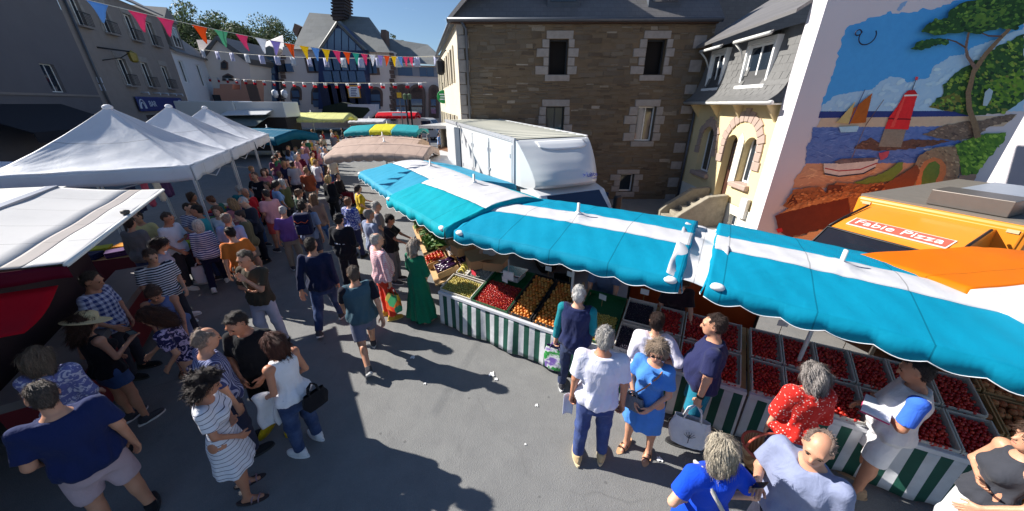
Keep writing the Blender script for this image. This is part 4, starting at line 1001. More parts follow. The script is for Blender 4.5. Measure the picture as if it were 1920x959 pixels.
dabs('beach', [(230, 620), (640, 614), (570, 680), (420, 696), (180, 700)], 120, 14, 2.5, [(196, 152, 128), (170, 122, 104), (150, 104, 90)], -.1, 8)
paint('headland', [(680, 402), (735, 350), (732, 318), (770, 285), (830, 246), (890, 205), (960, 165), (1037, 128), (1037, 372), (960, 425), (830, 432), (750, 414)], (44, 78, 44), 6, (24, 50, 36), 16)
paint('bush', [(868, 372), (880, 330), (930, 300), (985, 280), (1037, 250), (1037, 345), (960, 390), (900, 400)], (96, 128, 44), 6, (62, 96, 40), 16)
paint('bank', [(680, 402), (720, 372), (790, 338), (810, 420), (740, 416)], (104, 96, 48), 5, (70, 82, 44), 14)
paint('rocks', [(655, 505), (700, 488), (740, 470), (800, 458), (890, 450), (985, 428), (1010, 428), (990, 450), (900, 478), (860, 515), (780, 528), (700, 515)], (112, 92, 88), 4, (70, 58, 60), 18)
paint('rock_shelf', [(400, 556), (425, 535), (462, 515), (492, 534), (560, 530), (640, 522), (762, 527), (700, 544), (600, 560), (500, 566)], (98, 66, 60), 4, (62, 42, 44), 18)
dabs('headland', [(690, 400), (740, 350), (735, 318), (770, 288), (830, 250), (890, 208), (960, 168), (1030, 132), (1030, 370), (960, 422), (830, 428), (750, 412)], 520, 9, 6, [(20, 42, 34), (34, 66, 40), (56, 88, 44), (84, 114, 48), (120, 140, 60), (96, 90, 54)], .2, 4)
dabs('rock', [(658, 505), (702, 490), (742, 472), (800, 460), (890, 452), (980, 432), (990, 448), (900, 476), (858, 512), (780, 524), (702, 512)], 150, 7, 3.5, [(140, 116, 108), (96, 78, 76), (62, 52, 56)], .2, 13)
dabs('reef', [(410, 554), (430, 537), (464, 519), (494, 537), (560, 533), (740, 527), (600, 556), (500, 562)], 90, 7, 3, [(120, 82, 74), (84, 56, 52), (56, 38, 42)], 0, 14)
paint('lighthouse_foot', [(513, 484), (594, 486), (575, 552), (490, 550)], (132, 116, 112), 1, (98, 84, 82), 20)
paint('lighthouse', [(588, 352), (600, 341), (622, 338), (636, 354), (612, 440), (602, 486), (513, 483), (530, 440), (560, 400)], (206, 34, 42), 1, (170, 22, 34), 7)
paint('lighthouse_collar', [(527, 442), (612, 445), (611, 450), (525, 448)], (120, 16, 30)); paint('lighthouse_shine', [(588, 356), (597, 352), (548, 478), (534, 478)], (220, 66, 64), 2, (210, 46, 52)); paint('lighthouse_lantern', [(594, 352), (600, 340), (624, 337), (634, 352)], (168, 24, 36), 1); paint('lighthouse_gallery', [(586, 356), (640, 354), (638, 360), (585, 362)], (236, 210, 206))
paint('lighthouse_mast', line([(614, 340), (630, 296)], 1.5, 1.2), (70, 60, 80)); paint('lighthouse_flag', [(624, 300), (628, 288), (638, 290), (634, 302)], (190, 60, 80))
paint('lighthouse_reflection', [(490, 572), (530, 566), (520, 590), (496, 600)], (168, 66, 88), 3)
paint('brown_sail', [(384, 416), (466, 350), (440, 460), (378, 464)], (158, 82, 28), 1, (128, 62, 24)); paint('cream_sail', [(332, 460), (402, 380), (378, 464)], (176, 152, 110), 1)
paint('ship_mast', line([(378, 466), (438, 336)], 2, 1.2), (60, 60, 110)); paint('ship_hull', [(340, 476), (416, 472), (408, 494), (348, 496)], (150, 178, 214), 1); paint('second_mast', line([(440, 470), (508, 374)], 1.5, 1), (90, 66, 70)); paint('boat_mast', line([(385, 600), (440, 470)], 1.5, 1), (110, 90, 96))
paint('rowing_boat', [(284, 612), (330, 612), (400, 606), (488, 596), (478, 624), (430, 652), (340, 664), (290, 656), (284, 636)], (190, 176, 182), 1, (150, 136, 150)); paint('boat_inside', [(322, 606), (352, 594), (482, 590), (470, 602), (340, 614)], (66, 52, 66), 1, (130, 110, 116)); paint('boat_stripe', line([(288, 630), (340, 640), (420, 634), (484, 610)], 2, 2), (150, 50, 60)); paint('boat_keel', line([(286, 650), (340, 660), (430, 650), (476, 626)], 3, 2), (40, 38, 60))
paint('grass', [(396, 684), (440, 668), (500, 650), (560, 608), (580, 606), (570, 640), (540, 676), (470, 690)], (100, 118, 54), 5, (66, 82, 42), 16)
paint('thicket', [(774, 540), (820, 522), (870, 504), (962, 496), (950, 536), (920, 566), (890, 600), (850, 655), (800, 660), (788, 610)], (88, 124, 48), 6, (48, 80, 40), 14)
paint('stone_wall', [(600, 660), (640, 580), (700, 552), (772, 548), (790, 600), (780, 690), (760, 722), (690, 724), (560, 742)], (136, 112, 98), 3, (106, 84, 74), 18)
paint('path', [(730, 724), (790, 656), (850, 652), (836, 690), (826, 734)], (146, 116, 110), 4, (116, 92, 90))
dabs('thicket', [(778, 544), (820, 524), (870, 506), (955, 500), (946, 536), (916, 566), (886, 600), (848, 650), (804, 655), (792, 610)], 200, 9, 6, [(40, 70, 38), (70, 106, 46), (110, 142, 58), (140, 164, 70)], .4, 5)
dabs('stone', [(640, 590), (700, 556), (770, 552), (786, 600), (778, 690), (758, 716), (740, 700), (742, 620), (700, 580), (640, 640)], 130, 7, 4, [(160, 136, 118), (120, 96, 84), (96, 74, 66), (180, 150, 128)], .3, 9)
paint('arch_bricks', [(622, 700), (634, 640), (656, 604), (690, 588), (720, 596), (738, 622), (736, 652), (712, 704), (688, 712), (650, 712)], (170, 106, 74), 2, (140, 84, 60), 18)
paint('arch_view', [(642, 696), (652, 640), (672, 612), (696, 602), (714, 618), (712, 650), (692, 690), (670, 694)], (66, 92, 46), 2, (94, 116, 56), 14)
paint('ramp_wall', [(506, 690), (560, 660), (628, 616), (640, 640), (620, 690), (560, 740), (516, 736)], (112, 60, 42), 2, (90, 46, 34), 14)
paint('ruin_back', [(130, 770), (172, 708), (270, 698), (290, 720), (330, 682), (440, 690), (500, 680), (520, 736), (460, 746), (300, 740), (160, 780)], (150, 92, 64), 3, (112, 62, 44), 14)
paint('ruin_dark', [(288, 724), (300, 690), (360, 692), (350, 716)], (96, 48, 38), 1); paint('ruin_dark_door', [(440, 716), (470, 690), (508, 694), (500, 736)], (92, 44, 36), 2); paint('ruin_side', [(142, 770), (170, 726), (186, 760)], (88, 42, 34), 1)
paint('ruin_face', [(100, 806), (180, 772), (372, 732), (386, 822), (156, 888), (112, 862)], (98, 40, 32), 4, (76, 28, 26), 6)
paint('ruin_top', [(108, 802), (200, 756), (300, 728), (372, 716), (466, 728), (450, 742), (372, 738), (220, 772)], (176, 118, 86), 3, (146, 92, 68), 16)
paint('ruin_corner', [(372, 740), (462, 742), (440, 790), (400, 822), (386, 822)], (156, 96, 66), 2, (116, 66, 48), 22)
paint('sand_wash', [(150, 892), (386, 826), (400, 824), (330, 900), (250, 955), (120, 955), (60, 955), (90, 905)], (196, 146, 120), 5, (188, 130, 104)); paint('red_dab', [(104, 856), (124, 850), (130, 862), (112, 870)], (178, 40, 50), 2)
paint('pine_trunk', line([(852, 516), (842, 470), (820, 410), (816, 350), (836, 270), (880, 205), (930, 150), (980, 100), (1020, 60)], 13, 5), (120, 96, 80), 1, (84, 64, 58), 16)
paint('pine_branch', line([(842, 258), (812, 214), (806, 180), (816, 128), (830, 90)], 8, 3), (84, 62, 64), 1, (130, 106, 100)); paint('pine_branch_left', line([(806, 182), (770, 160), (736, 150)], 4, 2), (80, 60, 62)); paint('pine_branch_right', line([(940, 140), (890, 138), (856, 124)], 4, 2), (84, 64, 66))
paint('pine_crown', [(640, 122), (660, 96), (690, 78), (740, 72), (748, 40), (780, 20), (850, 4), (900, -20), (1037, -90), (1037, 62), (990, 118), (930, 108), (860, 132), (800, 122), (740, 128), (690, 136)], (38, 72, 40), 7, (20, 44, 34), 16)
paint('pine_light', [(790, 70), (840, 30), (900, 40), (960, 20), (930, 80), (860, 110), (810, 104)], (84, 112, 50), 7, (52, 84, 42), 18); paint('pine_low_crown', [(598, 186), (632, 158), (700, 146), (742, 152), (736, 170), (690, 172), (640, 192)], (34, 74, 44), 4, (22, 50, 38), 16)
paint('standing_stone', [(868, 396), (876, 346), (892, 332), (906, 342), (898, 372), (884, 398)], (150, 164, 190), 1)
PINE = [(640, 122), (660, 96), (690, 78), (740, 72), (748, 40), (780, 20), (850, 4), (900, -20), (1030, -86), (1030, 62), (990, 118), (930, 108), (860, 132), (800, 122), (740, 128), (690, 136)]
dabs('pine', PINE, 420, 9, 5, [(18, 42, 32), (30, 62, 38), (44, 80, 42), (70, 104, 48), (98, 126, 58)], -.3, 2)
dabs('low_pine', [(598, 186), (632, 158), (700, 146), (742, 152), (736, 170), (690, 172), (640, 192)], 60, 7, 4, [(18, 46, 36), (34, 74, 44), (70, 104, 50)], -.2, 3)
dabs('ruin_brick', [(376, 742), (460, 744), (440, 790), (400, 820), (388, 820)], 60, 5, 2.5, [(96, 52, 38), (176, 112, 80), (140, 84, 58)], .2, 10)
dabs('ruin_top', [(112, 800), (200, 758), (300, 730), (372, 718), (462, 729), (372, 736), (220, 770)], 110, 8, 3, [(196, 140, 104), (160, 100, 72), (128, 76, 56)], -.2, 11)
dabs('ruin_wall', [(140, 770), (174, 714), (268, 702), (290, 722), (330, 688), (438, 694), (498, 684), (514, 732), (460, 742), (300, 736)], 170, 7, 3, [(176, 112, 78), (138, 82, 58), (106, 58, 44)], -.1, 12)
# two iron rings fixed to the wall
def ring(X_, Y_, r, a0, a1):
    c = inv_mh @ (onplane(*mpx(X_, Y_), MP, MN) + MN * .1); pts = []
    for k in range(19):
        a = R(a0 + (a1 - a0) * k / 18); pts.append(c + MD * (r * math.cos(a)) + Vector((0, 0, 1)) * (r * math.sin(a)))
    MB().tube(pts, .012, 6).build('iron_ring', M('dark_iron', rgb(40, 44, 70), .5, metal=.5), mh, True)
ring(440, 140, .16, -215, 40); ring(406, 126, .055, 0, 330)

# ------------------------------------------------------------ white house behind the pizza van, at the right edge
nh = thing('white_house', 'white house with grey slate roof at the right edge behind the orange van', 'house', (17.5, 9.5, 0))
mb = MB(); mb.box(0, 8, 0, 7, 0, 2.6); mb.prism([(0, 0, 2.6), (0, 7, 2.6), (0, 3.5, 4.6)], (8, 0, 0)); mb.build('wall', WALLW, nh)
MB().hexa([(-.3, -.4, 2.55), (8.3, -.4, 2.55), (8.3, 3.5, 4.8), (-.3, 3.5, 4.8), (-.3, -.4, 2.68), (8.3, -.4, 2.68), (8.3, 3.5, 4.95), (-.3, 3.5, 4.95)]).build('roof', SLATE, nh)
window(nh, frame((0, 7, 0), (0, -1, 0)), 2.5, 3.6, 1.0, 2.2, -.02)

# ------------------------------------------------------------ left side of the street, in shade
LP = Vector((-23.6, 13.4, 0)); LDR = Vector((-.36, .933, 0)).normalized(); LF = frame((0, 0, 0), LDR)
DKR = M('dark_render', rgb(108, 105, 110), .95, .12, .8, .25, 40); GRN = M('street_granite', rgb(140, 131, 128), .95, .16, 2.2, .4, 30)
b1 = thing('dark_house', 'tall dark grey rendered house at the far left edge', 'house', LP)
mb = MB(LF); wall(mb, -14, 13.5, -.2, 11.2, [(9.5, 10.6, 4.4, 5.9)], .3); mb.poly([(13.5, 0, -.2), (13.5, 8, -.2), (13.5, 8, 11.2), (13.5, 0, 11.2)]); mb.build('wall', DKR, b1)
window(b1, LF, 9.5, 10.6, 4.4, 5.9); MB(LF).box(-14, 13.4, -.06, -.01, 4.2, 4.32).build('string_course', GRN, b1)
MB(LF).hexa([(-14, -.3, 11.2), (13.5, -.3, 11.2), (13.5, 5, 13.6), (-14, 5, 13.6), (-14, -.3, 11.3), (13.5, -.3, 11.3), (13.5, 5, 13.7), (-14, 5, 13.7)]).build('roof', SLATE, b1)
aw_ = MB(LF).hexa([(2.5, -2.6, 2.5), (9.6, -2.6, 2.5), (9.6, -.05, 3.7), (2.5, -.05, 3.7), (2.5, -2.6, 2.56), (9.6, -2.6, 2.56), (9.6, -.05, 3.76), (2.5, -.05, 3.76)]); aw_.build('shop_awning', M('black_awning', rgb(24, 24, 34), .8), b1)
MB(LF).box(2.5, 9.6, -2.63, -2.605, 2.1, 2.55).build('awning_valance', MATS['black_awning'], b1)
MB(LF).tube([(7.4 + k * .11, -2.66, 2.32 + .07 * math.sin(k * 1.9) + .03 * math.sin(k * .7)) for k in range(16)], .025, 5).build('faded_lettering', M('pale_letter', rgb(190, 190, 204), .7), b1)
b2 = thing('granite_house', 'grey granite town house with balconies and a blue bar sign', 'house', LP)
cs_u, cs_l = (17.9, 21.2, 24.3), (17.8, 20.9, 24.2); hl = [(s - .55, s + .55, 8.6, 10.4) for s in cs_u] + [(s - .55, s + .55, 5.1, 6.95) for s in cs_l] + [(14.6, 15.5, 8.6, 10.4), (18.2, 23.6, .2, 2.9)]
mb = MB(LF); wall(mb, 13.52, 26.9, -.2, 11.3, hl, .3); mb.poly([(26.9, 0, -.2), (26.9, 8, -.2), (26.9, 8, 11.3), (26.9, 0, 11.3)]); mb.build('wall', GRN, b2)
IRON = M('balcony_iron', rgb(30, 32, 40), .6, metal=.3)
for i, h in enumerate(hl):
    w = window(b2, LF, *h, .15, FRAME_W if i < 7 else FRAME_D, 2 if i < 7 else 4, 1 if i < 7 else 1, .08)
    if i < 7:
        mb = MB(LF); a, b_, c = h[0] - .15, h[1] + .15, h[2]; mb.box(a, b_, -.32, -.02, c - .14, c - .03); bal = mb.build('balcony', GRN, b2)
        mb = MB(LF); mb.box(a, b_, -.32, -.29, c + .72, c + .77); mb.box(a, b_, -.315, -.295, c + .02, c + .05)
        for k in range(9): mb.box(a + (b_ - a - .03) * k / 8, a + (b_ - a - .03) * k / 8 + .03, -.31, -.295, c + .05, c + .72)
        mb.build('railing', IRON, bal)
        MB(LF).box(h[0] - .2, h[1] + .2, -.05, .04, h[3], h[3] + .42).build('lintel', STONE_W, b2, bevel=.02)
        for q in range(4):
            for sg in (0, 1):
                x0 = h[0] - (.32, .2)[q % 2] if sg == 0 else h[1]; x1 = h[0] if sg == 0 else h[1] + (.32, .2)[q % 2]; dz = (h[3] - h[2]) / 4
                MB(LF).box(x0, x1 - .0, -.035, .03, h[2] + dz * q + .01, h[2] + dz * (q + 1) - .01).build('jamb_stone', STONE_W, b2)
MB(LF).hexa([(13.5, -.35, 11.3), (27, -.35, 11.3), (27, 4.5, 14), (13.5, 4.5, 14), (13.5, -.35, 11.42), (27, -.35, 11.42), (27, 4.5, 14.1), (13.5, 4.5, 14.1)]).build('roof', SLATE, b2)
MB(LF).tube([(14.0, -.12, 11.2), (14.0, -.12, .2)], .07, 8).build('downpipe', GUT, b2, True)
sgn = MB(LF).box(17.3, 24.9, -.25, -.12, 3.2, 4.3).build('shop_sign', M('navy_sign', rgb(34, 52, 118), .5), b2, bevel=.1)
SIGNW = M('sign_white', rgb(205, 212, 226), .6)
for x0 in (17.75, 24.3):
    for r_ in (.42, .28): MB(LF).tube([(x0 + r_ * math.cos(R(a)), -.27, 3.42 + r_ * 1.6 * math.sin(R(a))) for a in range(0, 181, 15)], .04, 5).build('painted_arch', SIGNW, sgn)
text_mesh('BAR', .62, 'lettering', SIGNW, sgn, LF @ Matrix.Translation((19.3, -.27, 3.75)) @ Matrix.Rotation(R(90), 4, 'X'), .01)
for x0 in (18.8, 20.6, 22.0, 23.5, 24.8): MB(LF).tube([(x0, 0, 4.62), (x0, -.5, 4.62), (x0, -.5, 4.45)], .05, 6).build('sign_lamp', SIGNW, sgn, True)
MB(LF).box(13.9, 14.35, -.05, -.01, 4.6, 5.0).box(13.95, 14.4, -.05, -.01, 5.1, 5.45).build('street_plate', SIGNW, b2)
lt = MB(LF).tube([(15.5, 0, 7.4), (17.6, -.9, 7.4)], .05, 6).tube([(15.5, 0, 6.6), (16.8, -.5, 6.9), (17.6, -.9, 7.4)], .03, 6).build('lamp_bracket', IRON, b2, True)
MB(LF).lathe([(.02, .5), (.28, .32), (.25, -.2), (.14, -.32), (.01, -.34)], 6, (17.6, -.9, 7.0)).build('lantern', M('lantern_glass', rgb(150, 130, 50), .3), lt)
b3 = thing('white_town_house', 'white town house with steep slate roof and dormer beyond the granite house', 'house', LP)
hl = [(27.7, 28.8, 5.8, 7.8), (31.9, 33.0, 5.6, 7.8), (27.9, 31.5, 3.2, 4.0), (28.2, 31.0, .2, 2.4)]; WB = M('cool_white_render', rgb(214, 216, 224), .9, .05, 2, .2, 40)
mb = MB(LF); wall(mb, 26.95, 36, -.2, 8.5, hl, .3); mb.poly([(36, 0, -.2), (36, 8, -.2), (36, 8, 8.5), (36, 4, 12), (36, 0, 8.5)]); mb.build('wall', WB, b3)
for i, h in enumerate(hl): window(b3, LF, *h, .15, FRAME_W if i < 2 else FRAME_D, 2, 1, .08)
MB(LF).hexa([(26.9, -.4, 8.4), (36.3, -.4, 8.4), (36.3, 4, 12.2), (26.9, 4, 12.2), (26.9, -.4, 8.55), (36.3, -.4, 8.55), (36.3, 4, 12.4), (26.9, 4, 12.4)]).build('roof', SLATE, b3)
dm = MB(LF).box(27.6, 30.2, -.05, 3, 8.7, 11.2).build('dormer', SLATE, b3); window(dm, LF, 28.2, 29.6, 9.0, 10.8, -.1); MB(LF).prism([(27.4, -.2, 11.2), (30.4, -.2, 11.2), (28.9, -.2, 12.4)], (0, 3.4, 0)).build('dormer_roof', SLATE, dm)

# ------------------------------------------------------------ end of the street: cream gable house and the town hall
def at(px, py, Y): return onplane(px, py, (0, Y, 0), (0, 1, 0))
def pxbox(mb, x0, y0, x1, y1, Y, dep, lift=0):
    a = at(x0, y1, Y); b = at(x1, y0, Y); mb.box(a.x, b.x, Y - lift, Y + dep, a.z, b.z); return mb
def pxpoly(mb, pts, Y, dep, lift=0): mb.prism([(at(x, y, Y).x, Y - lift, at(x, y, Y).z) for x, y in pts], (0, dep + lift, 0)); return mb
CRM = M('cream_render', rgb(236, 222, 212), .9, .06, .6, .2, 10); TER = M('terracotta_render', rgb(196, 144, 124), .9, .08, .6); PNK = M('pinkish_stone', rgb(232, 214, 206), .9, .1, .5, .3, 6); BRS = M('brown_stone', rgb(112, 92, 84), .9, .2, 1.2, .3, 8)
gh = thing('gable_house', 'cream gable house with small arched windows at the end of the street', 'house')
Y = 46
mb = MB(); pxpoly(mb, [(383, 235), (383, 112), (409, 75), (468, 118), (474, 235)], Y, 8); mb.build('wall', CRM, gh)
for (x0, y0, x1, y1) in ((415, 113, 428, 131), (418, 138, 438, 152)):
    mb = MB(); pts = [(x0, y1), (x0, y0 + 5), ((x0 + x1) / 2, y0), (x1, y0 + 5), (x1, y1)]; pxpoly(mb, pts, Y, .1, .12); w = mb.build('window', BRS, gh)
    mb = MB(); pxpoly(mb, [(x0 + 2, y1 - 2), (x0 + 2, y0 + 6), ((x0 + x1) / 2, y0 + 3), (x1 - 2, y0 + 6), (x1 - 2, y1 - 2)], Y, .1, .16); mb.build('pane', GLASS, w)
mb = MB(); pxpoly(mb, [(378, 104), (409, 68), (409, 76), (380, 114)], Y, 8, .3); pxpoly(mb, [(409, 68), (474, 112), (472, 122), (409, 76)], Y, 8, .3); mb.build('roof', SLATE, gh)
pxbox(MB(), 376, 75, 392, 100, Y + 3, 1.5).build('chimney', CRM, gh)
tr = thing('terrace_wall', 'low terracotta rendered terrace wall in front of the cream gable house', 'wall'); mb = MB(); pxpoly(mb, [(400, 235), (400, 166), (412, 166), (412, 158), (436, 158), (436, 168), (452, 168), (452, 150), (482, 150), (482, 235)], 44, 1.2); mb.build('wall', TER, tr); pxbox(MB(), 402, 178, 412, 190, 44, .1, .05).build('opening', FRAME_D, tr); pxbox(MB(), 470, 158, 480, 190, 44, .1, .05).build('doorway', BRS, tr)
th = thing('town_hall', 'large town hall with glazed gable and steep slate roofs closing the street', 'town hall')
Y = 50; SLD = uv_slate('town_slate', (.16, .165, .16, 1), 3); TGL = glass('town_glass', (.10, .17, .28, 1), .12); STEEL = M('blue_steel', rgb(44, 58, 100), .45, metal=.2)
pxpoly(MB(), [(530, 240), (530, 88), (735, 96), (735, 240)], Y, 9).build('wall', PNK, th)
pxpoly(MB(), [(462, 240), (462, 118), (530, 112), (530, 240)], Y + .6, 8).build('left_wing', PNK, th); pxpoly(MB(), [(735, 240), (735, 122), (836, 124), (836, 240)], Y + .8, 8).build('right_wing', PNK, th)
def roofq(name, pts, mat=SLD):   # (px, py, depth offset) corners
    return MB().poly([tuple(at(x, y, Y + d)) for x, y, d in pts]).build(name, mat, th)
main = roofq('main_roof', [(548, 92, -.6), (732, 99, -.6), (692, 33, 5), (580, 24, 5)]); roofq('main_roof_end', [(548, 92, -.6), (580, 24, 5), (556, 92, 10)]); roofq('main_roof_side', [(732, 99, -.6), (740, 99, 10), (692, 33, 5)])
pxpoly(MB(), [(548, 58), (552, 44), (564, 50), (556, 70)], Y + 4, 1.2).build('left_chimney', BRS, th); pxpoly(MB(), [(712, 98), (714, 56), (723, 56), (725, 98)], Y + 2, 1.4).build('right_chimney', BRS, th)
pxpoly(MB(), [(624, 38), (622, 26), (624, 12), (621, -6), (641, -10), (645, 10), (644, 36)], Y + 3.5, 2.2).build('stack', M('carved_stack', rgb(70, 62, 66), .9, .3, 2, .6, 5), th)
for k in range(7): pxbox(MB(), 620 + (k % 2) * 1, -8 + k * 6, 646 - (k % 2), -5 + k * 6, Y + 3.3, 2.6).build('stack_band', M('carved_band', rgb(60, 54, 60), .9), th)
pxpoly(MB(), [(597, 205), (597, 96), (632, 42), (680, 92), (686, 205)], Y - 2.0, 2.5).build('glazed_bay', STEEL, th)
for a, b in (((632, 42), (597, 96)), ((632, 42), (682, 92))): MB().tube([at(*a, Y - 2.2), at(*b, Y - 2.2)], .16, 4).build('gable_edge', SLD, th)
roofq('bay_roof_left', [(594, 96, -2.4), (632, 40, -2.4), (640, 40, 4), (604, 90, 2)]); roofq('bay_roof_right', [(684, 94, -2.4), (632, 40, -2.4), (640, 40, 4), (700, 96, 2)])
for i in range(6): # gable panes
    x0 = 600 + i * 13.4; yb = 95; f = lambda x: 44 + (632 - x) * 1.5 if x < 632 else 44 + (x - 632) * 1.02
    pxpoly(MB(), [(x0 + 1, yb), (x0 + 12.4, yb), (x0 + 12.4, max(46, f(x0 + 12.4) + 3)), (x0 + 1, max(46, f(x0 + 1) + 3))], Y - 2.1, .08).build('gable_pane', TGL, th)
for j in range(2):
    for i in range(5): pxbox(MB(), 609 + i * 15, 108 + j * 26, 622.5 + i * 15, 132 + j * 22, Y - 2.1, .08, 0).build('bay_pane', TGL, th)
for i in range(5): pxbox(MB(), 606 + i * 15.5, 160, 620 + i * 15.5, 200, Y - 2.1, .08).build('lower_pane', M('dusk_glass', rgb(52, 56, 78), .2), th)
for (x0, y0, x1, y1) in ((580, 110, 600, 134), (691, 115, 706, 138)):
    w = pxbox(MB(), x0 - 3, y0 - 2, x1 + 3, y1 + 3, Y, .1, .1).build('window_surround', BRS, th); pxbox(MB(), x0 + 1, y0 + 1, (x0 + x1) / 2 - .6, y1, Y, .1, .15).build('pane', TGL, w); pxbox(MB(), (x0 + x1) / 2 + .6, y0 + 1, x1 - 1, y1, Y, .1, .15).build('pane', TGL, w)
def archp(x0, y0, x1, y1): r_ = (x1 - x0) / 2; return [(x0, y1)] + [(x0 + r_ - r_ * math.cos(math.pi * k / 8), y0 + r_ - r_ * math.sin(math.pi * k / 8)) for k in range(9)] + [(x1, y1)]
for (x0, y0, x1, y1) in ((485, 160, 504, 190), (545, 161, 566, 188), (584, 160, 612, 196), (692, 163, 718, 200), (738, 158, 768, 222), (766, 158, 796, 222), (803, 159, 822, 222), (466, 154, 482, 190)):
    off = .1 if x0 >= 530 and x0 < 735 else -.5
    w = pxpoly(MB(), archp(x0, y0, x1, y1), Y, .1, off).build('arch_surround', BRS, th); d_ = 4
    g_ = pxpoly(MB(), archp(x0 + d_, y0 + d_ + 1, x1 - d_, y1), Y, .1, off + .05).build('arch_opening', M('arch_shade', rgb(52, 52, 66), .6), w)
    for j in range(2): pxbox(MB(), x0 + d_ + 1.5, (y0 + y1) / 2 - 4 + j * 15, x1 - d_ - 1.5, (y0 + y1) / 2 + 8 + j * 15, Y, .05, off + .09).build('pane', TGL, w)
roofq('left_wing_roof', [(455, 118, -.2), (536, 112, -.2), (530, 66, 5), (500, 78, 5)], M('pale_slate', rgb(196, 190, 190), .7, .08)); roofq('right_wing_roof', [(722, 116, 0), (842, 124, 0), (802, 84, 5), (726, 72, 5)]); roofq('right_wing_hip', [(842, 124, 0), (846, 124, 9), (802, 84, 5)])
for i in range(7): pxbox(MB(), 734 + i * 13.5, 127, 745.5 + i * 13.5, 142 + i * .5, Y + .8, .1, .12).build('strip_window', TGL if i % 3 else M('blind', rgb(150, 150, 160), .6), th)
for i in range(8): pxbox(MB(), 466 + i * 11, 121, 476 + i * 11, 136, Y + .6, .1, .12 if i < 6 else .9).build('strip_window', TGL if i % 2 else FRAME_D, th)
pxpoly(MB(), [(506, 198), (501, 104), (512, 96), (520, 104), (526, 198)], Y + .6, .3, .6).build('stair_window', STEEL, th)
for k in range(5): pxbox(MB(), 506 + k * .8, 108 + k * 17, 518 + k * .8, 122 + k * 17, Y + .6, .1, .68).build('stair_pane', TGL, th)
pxpoly(MB(), [(506, 108), (504, 92), (512, 88), (520, 92), (522, 108)], Y + .4, 3, .8).build('stair_dormer', SLD, th)
for k in range(16): pxbox(MB(), 731 + (k % 2) * 2, 100 + k * 8, 738 + (k % 2) * 2, 107 + k * 8, Y, .2, .08).build('quoin', BRS, th)
for k in range(12): pxbox(MB(), 528 - (k % 2) * 2, 104 + k * 9, 535 - (k % 2) * 2, 112 + k * 9, Y, .2, .08).build('quoin', BRS, th)
po = thing('poster_banner', 'white poster with orange edge hung on the town hall front', 'banner'); pxbox(MB(), 654, 160, 673, 184, Y - 2.3, .06).build('sheet', M('poster_orange', rgb(226, 160, 60), .7), po)
pxbox(MB(), 655.5, 163, 671.5, 182, Y - 2.36, .03).build('print', M('poster_white', rgb(232, 232, 236), .7), po)
for k in range(5): pxbox(MB(), 658, 166 + k * 3.2, 669 - (k % 3), 167.4 + k * 3.2, Y - 2.4, .02).build('text_line', M('poster_ink', rgb(90, 100, 150), .7), po)
ra = thing('entrance_ramp', 'pale zigzag ramp wall in front of the town hall', 'ramp'); mb = MB(); pxpoly(mb, [(652, 196), (704, 196), (704, 210), (688, 224), (680, 222), (694, 207), (690, 202), (652, 200)], Y - 6, 1.2); mb.build('parapet', M('pale_concrete', rgb(176, 180, 196), .8), ra)
hd = tag(pxpoly(MB(), [(606, 200), (640, 192), (700, 204), (690, 226), (600, 226)], Y - 4, 2).build('clipped_hedge', M('dark_hedge', rgb(30, 42, 34), .95, .4, 2, .8, 4)), 'dark clipped hedge bank below the town hall glazing', 'hedge')

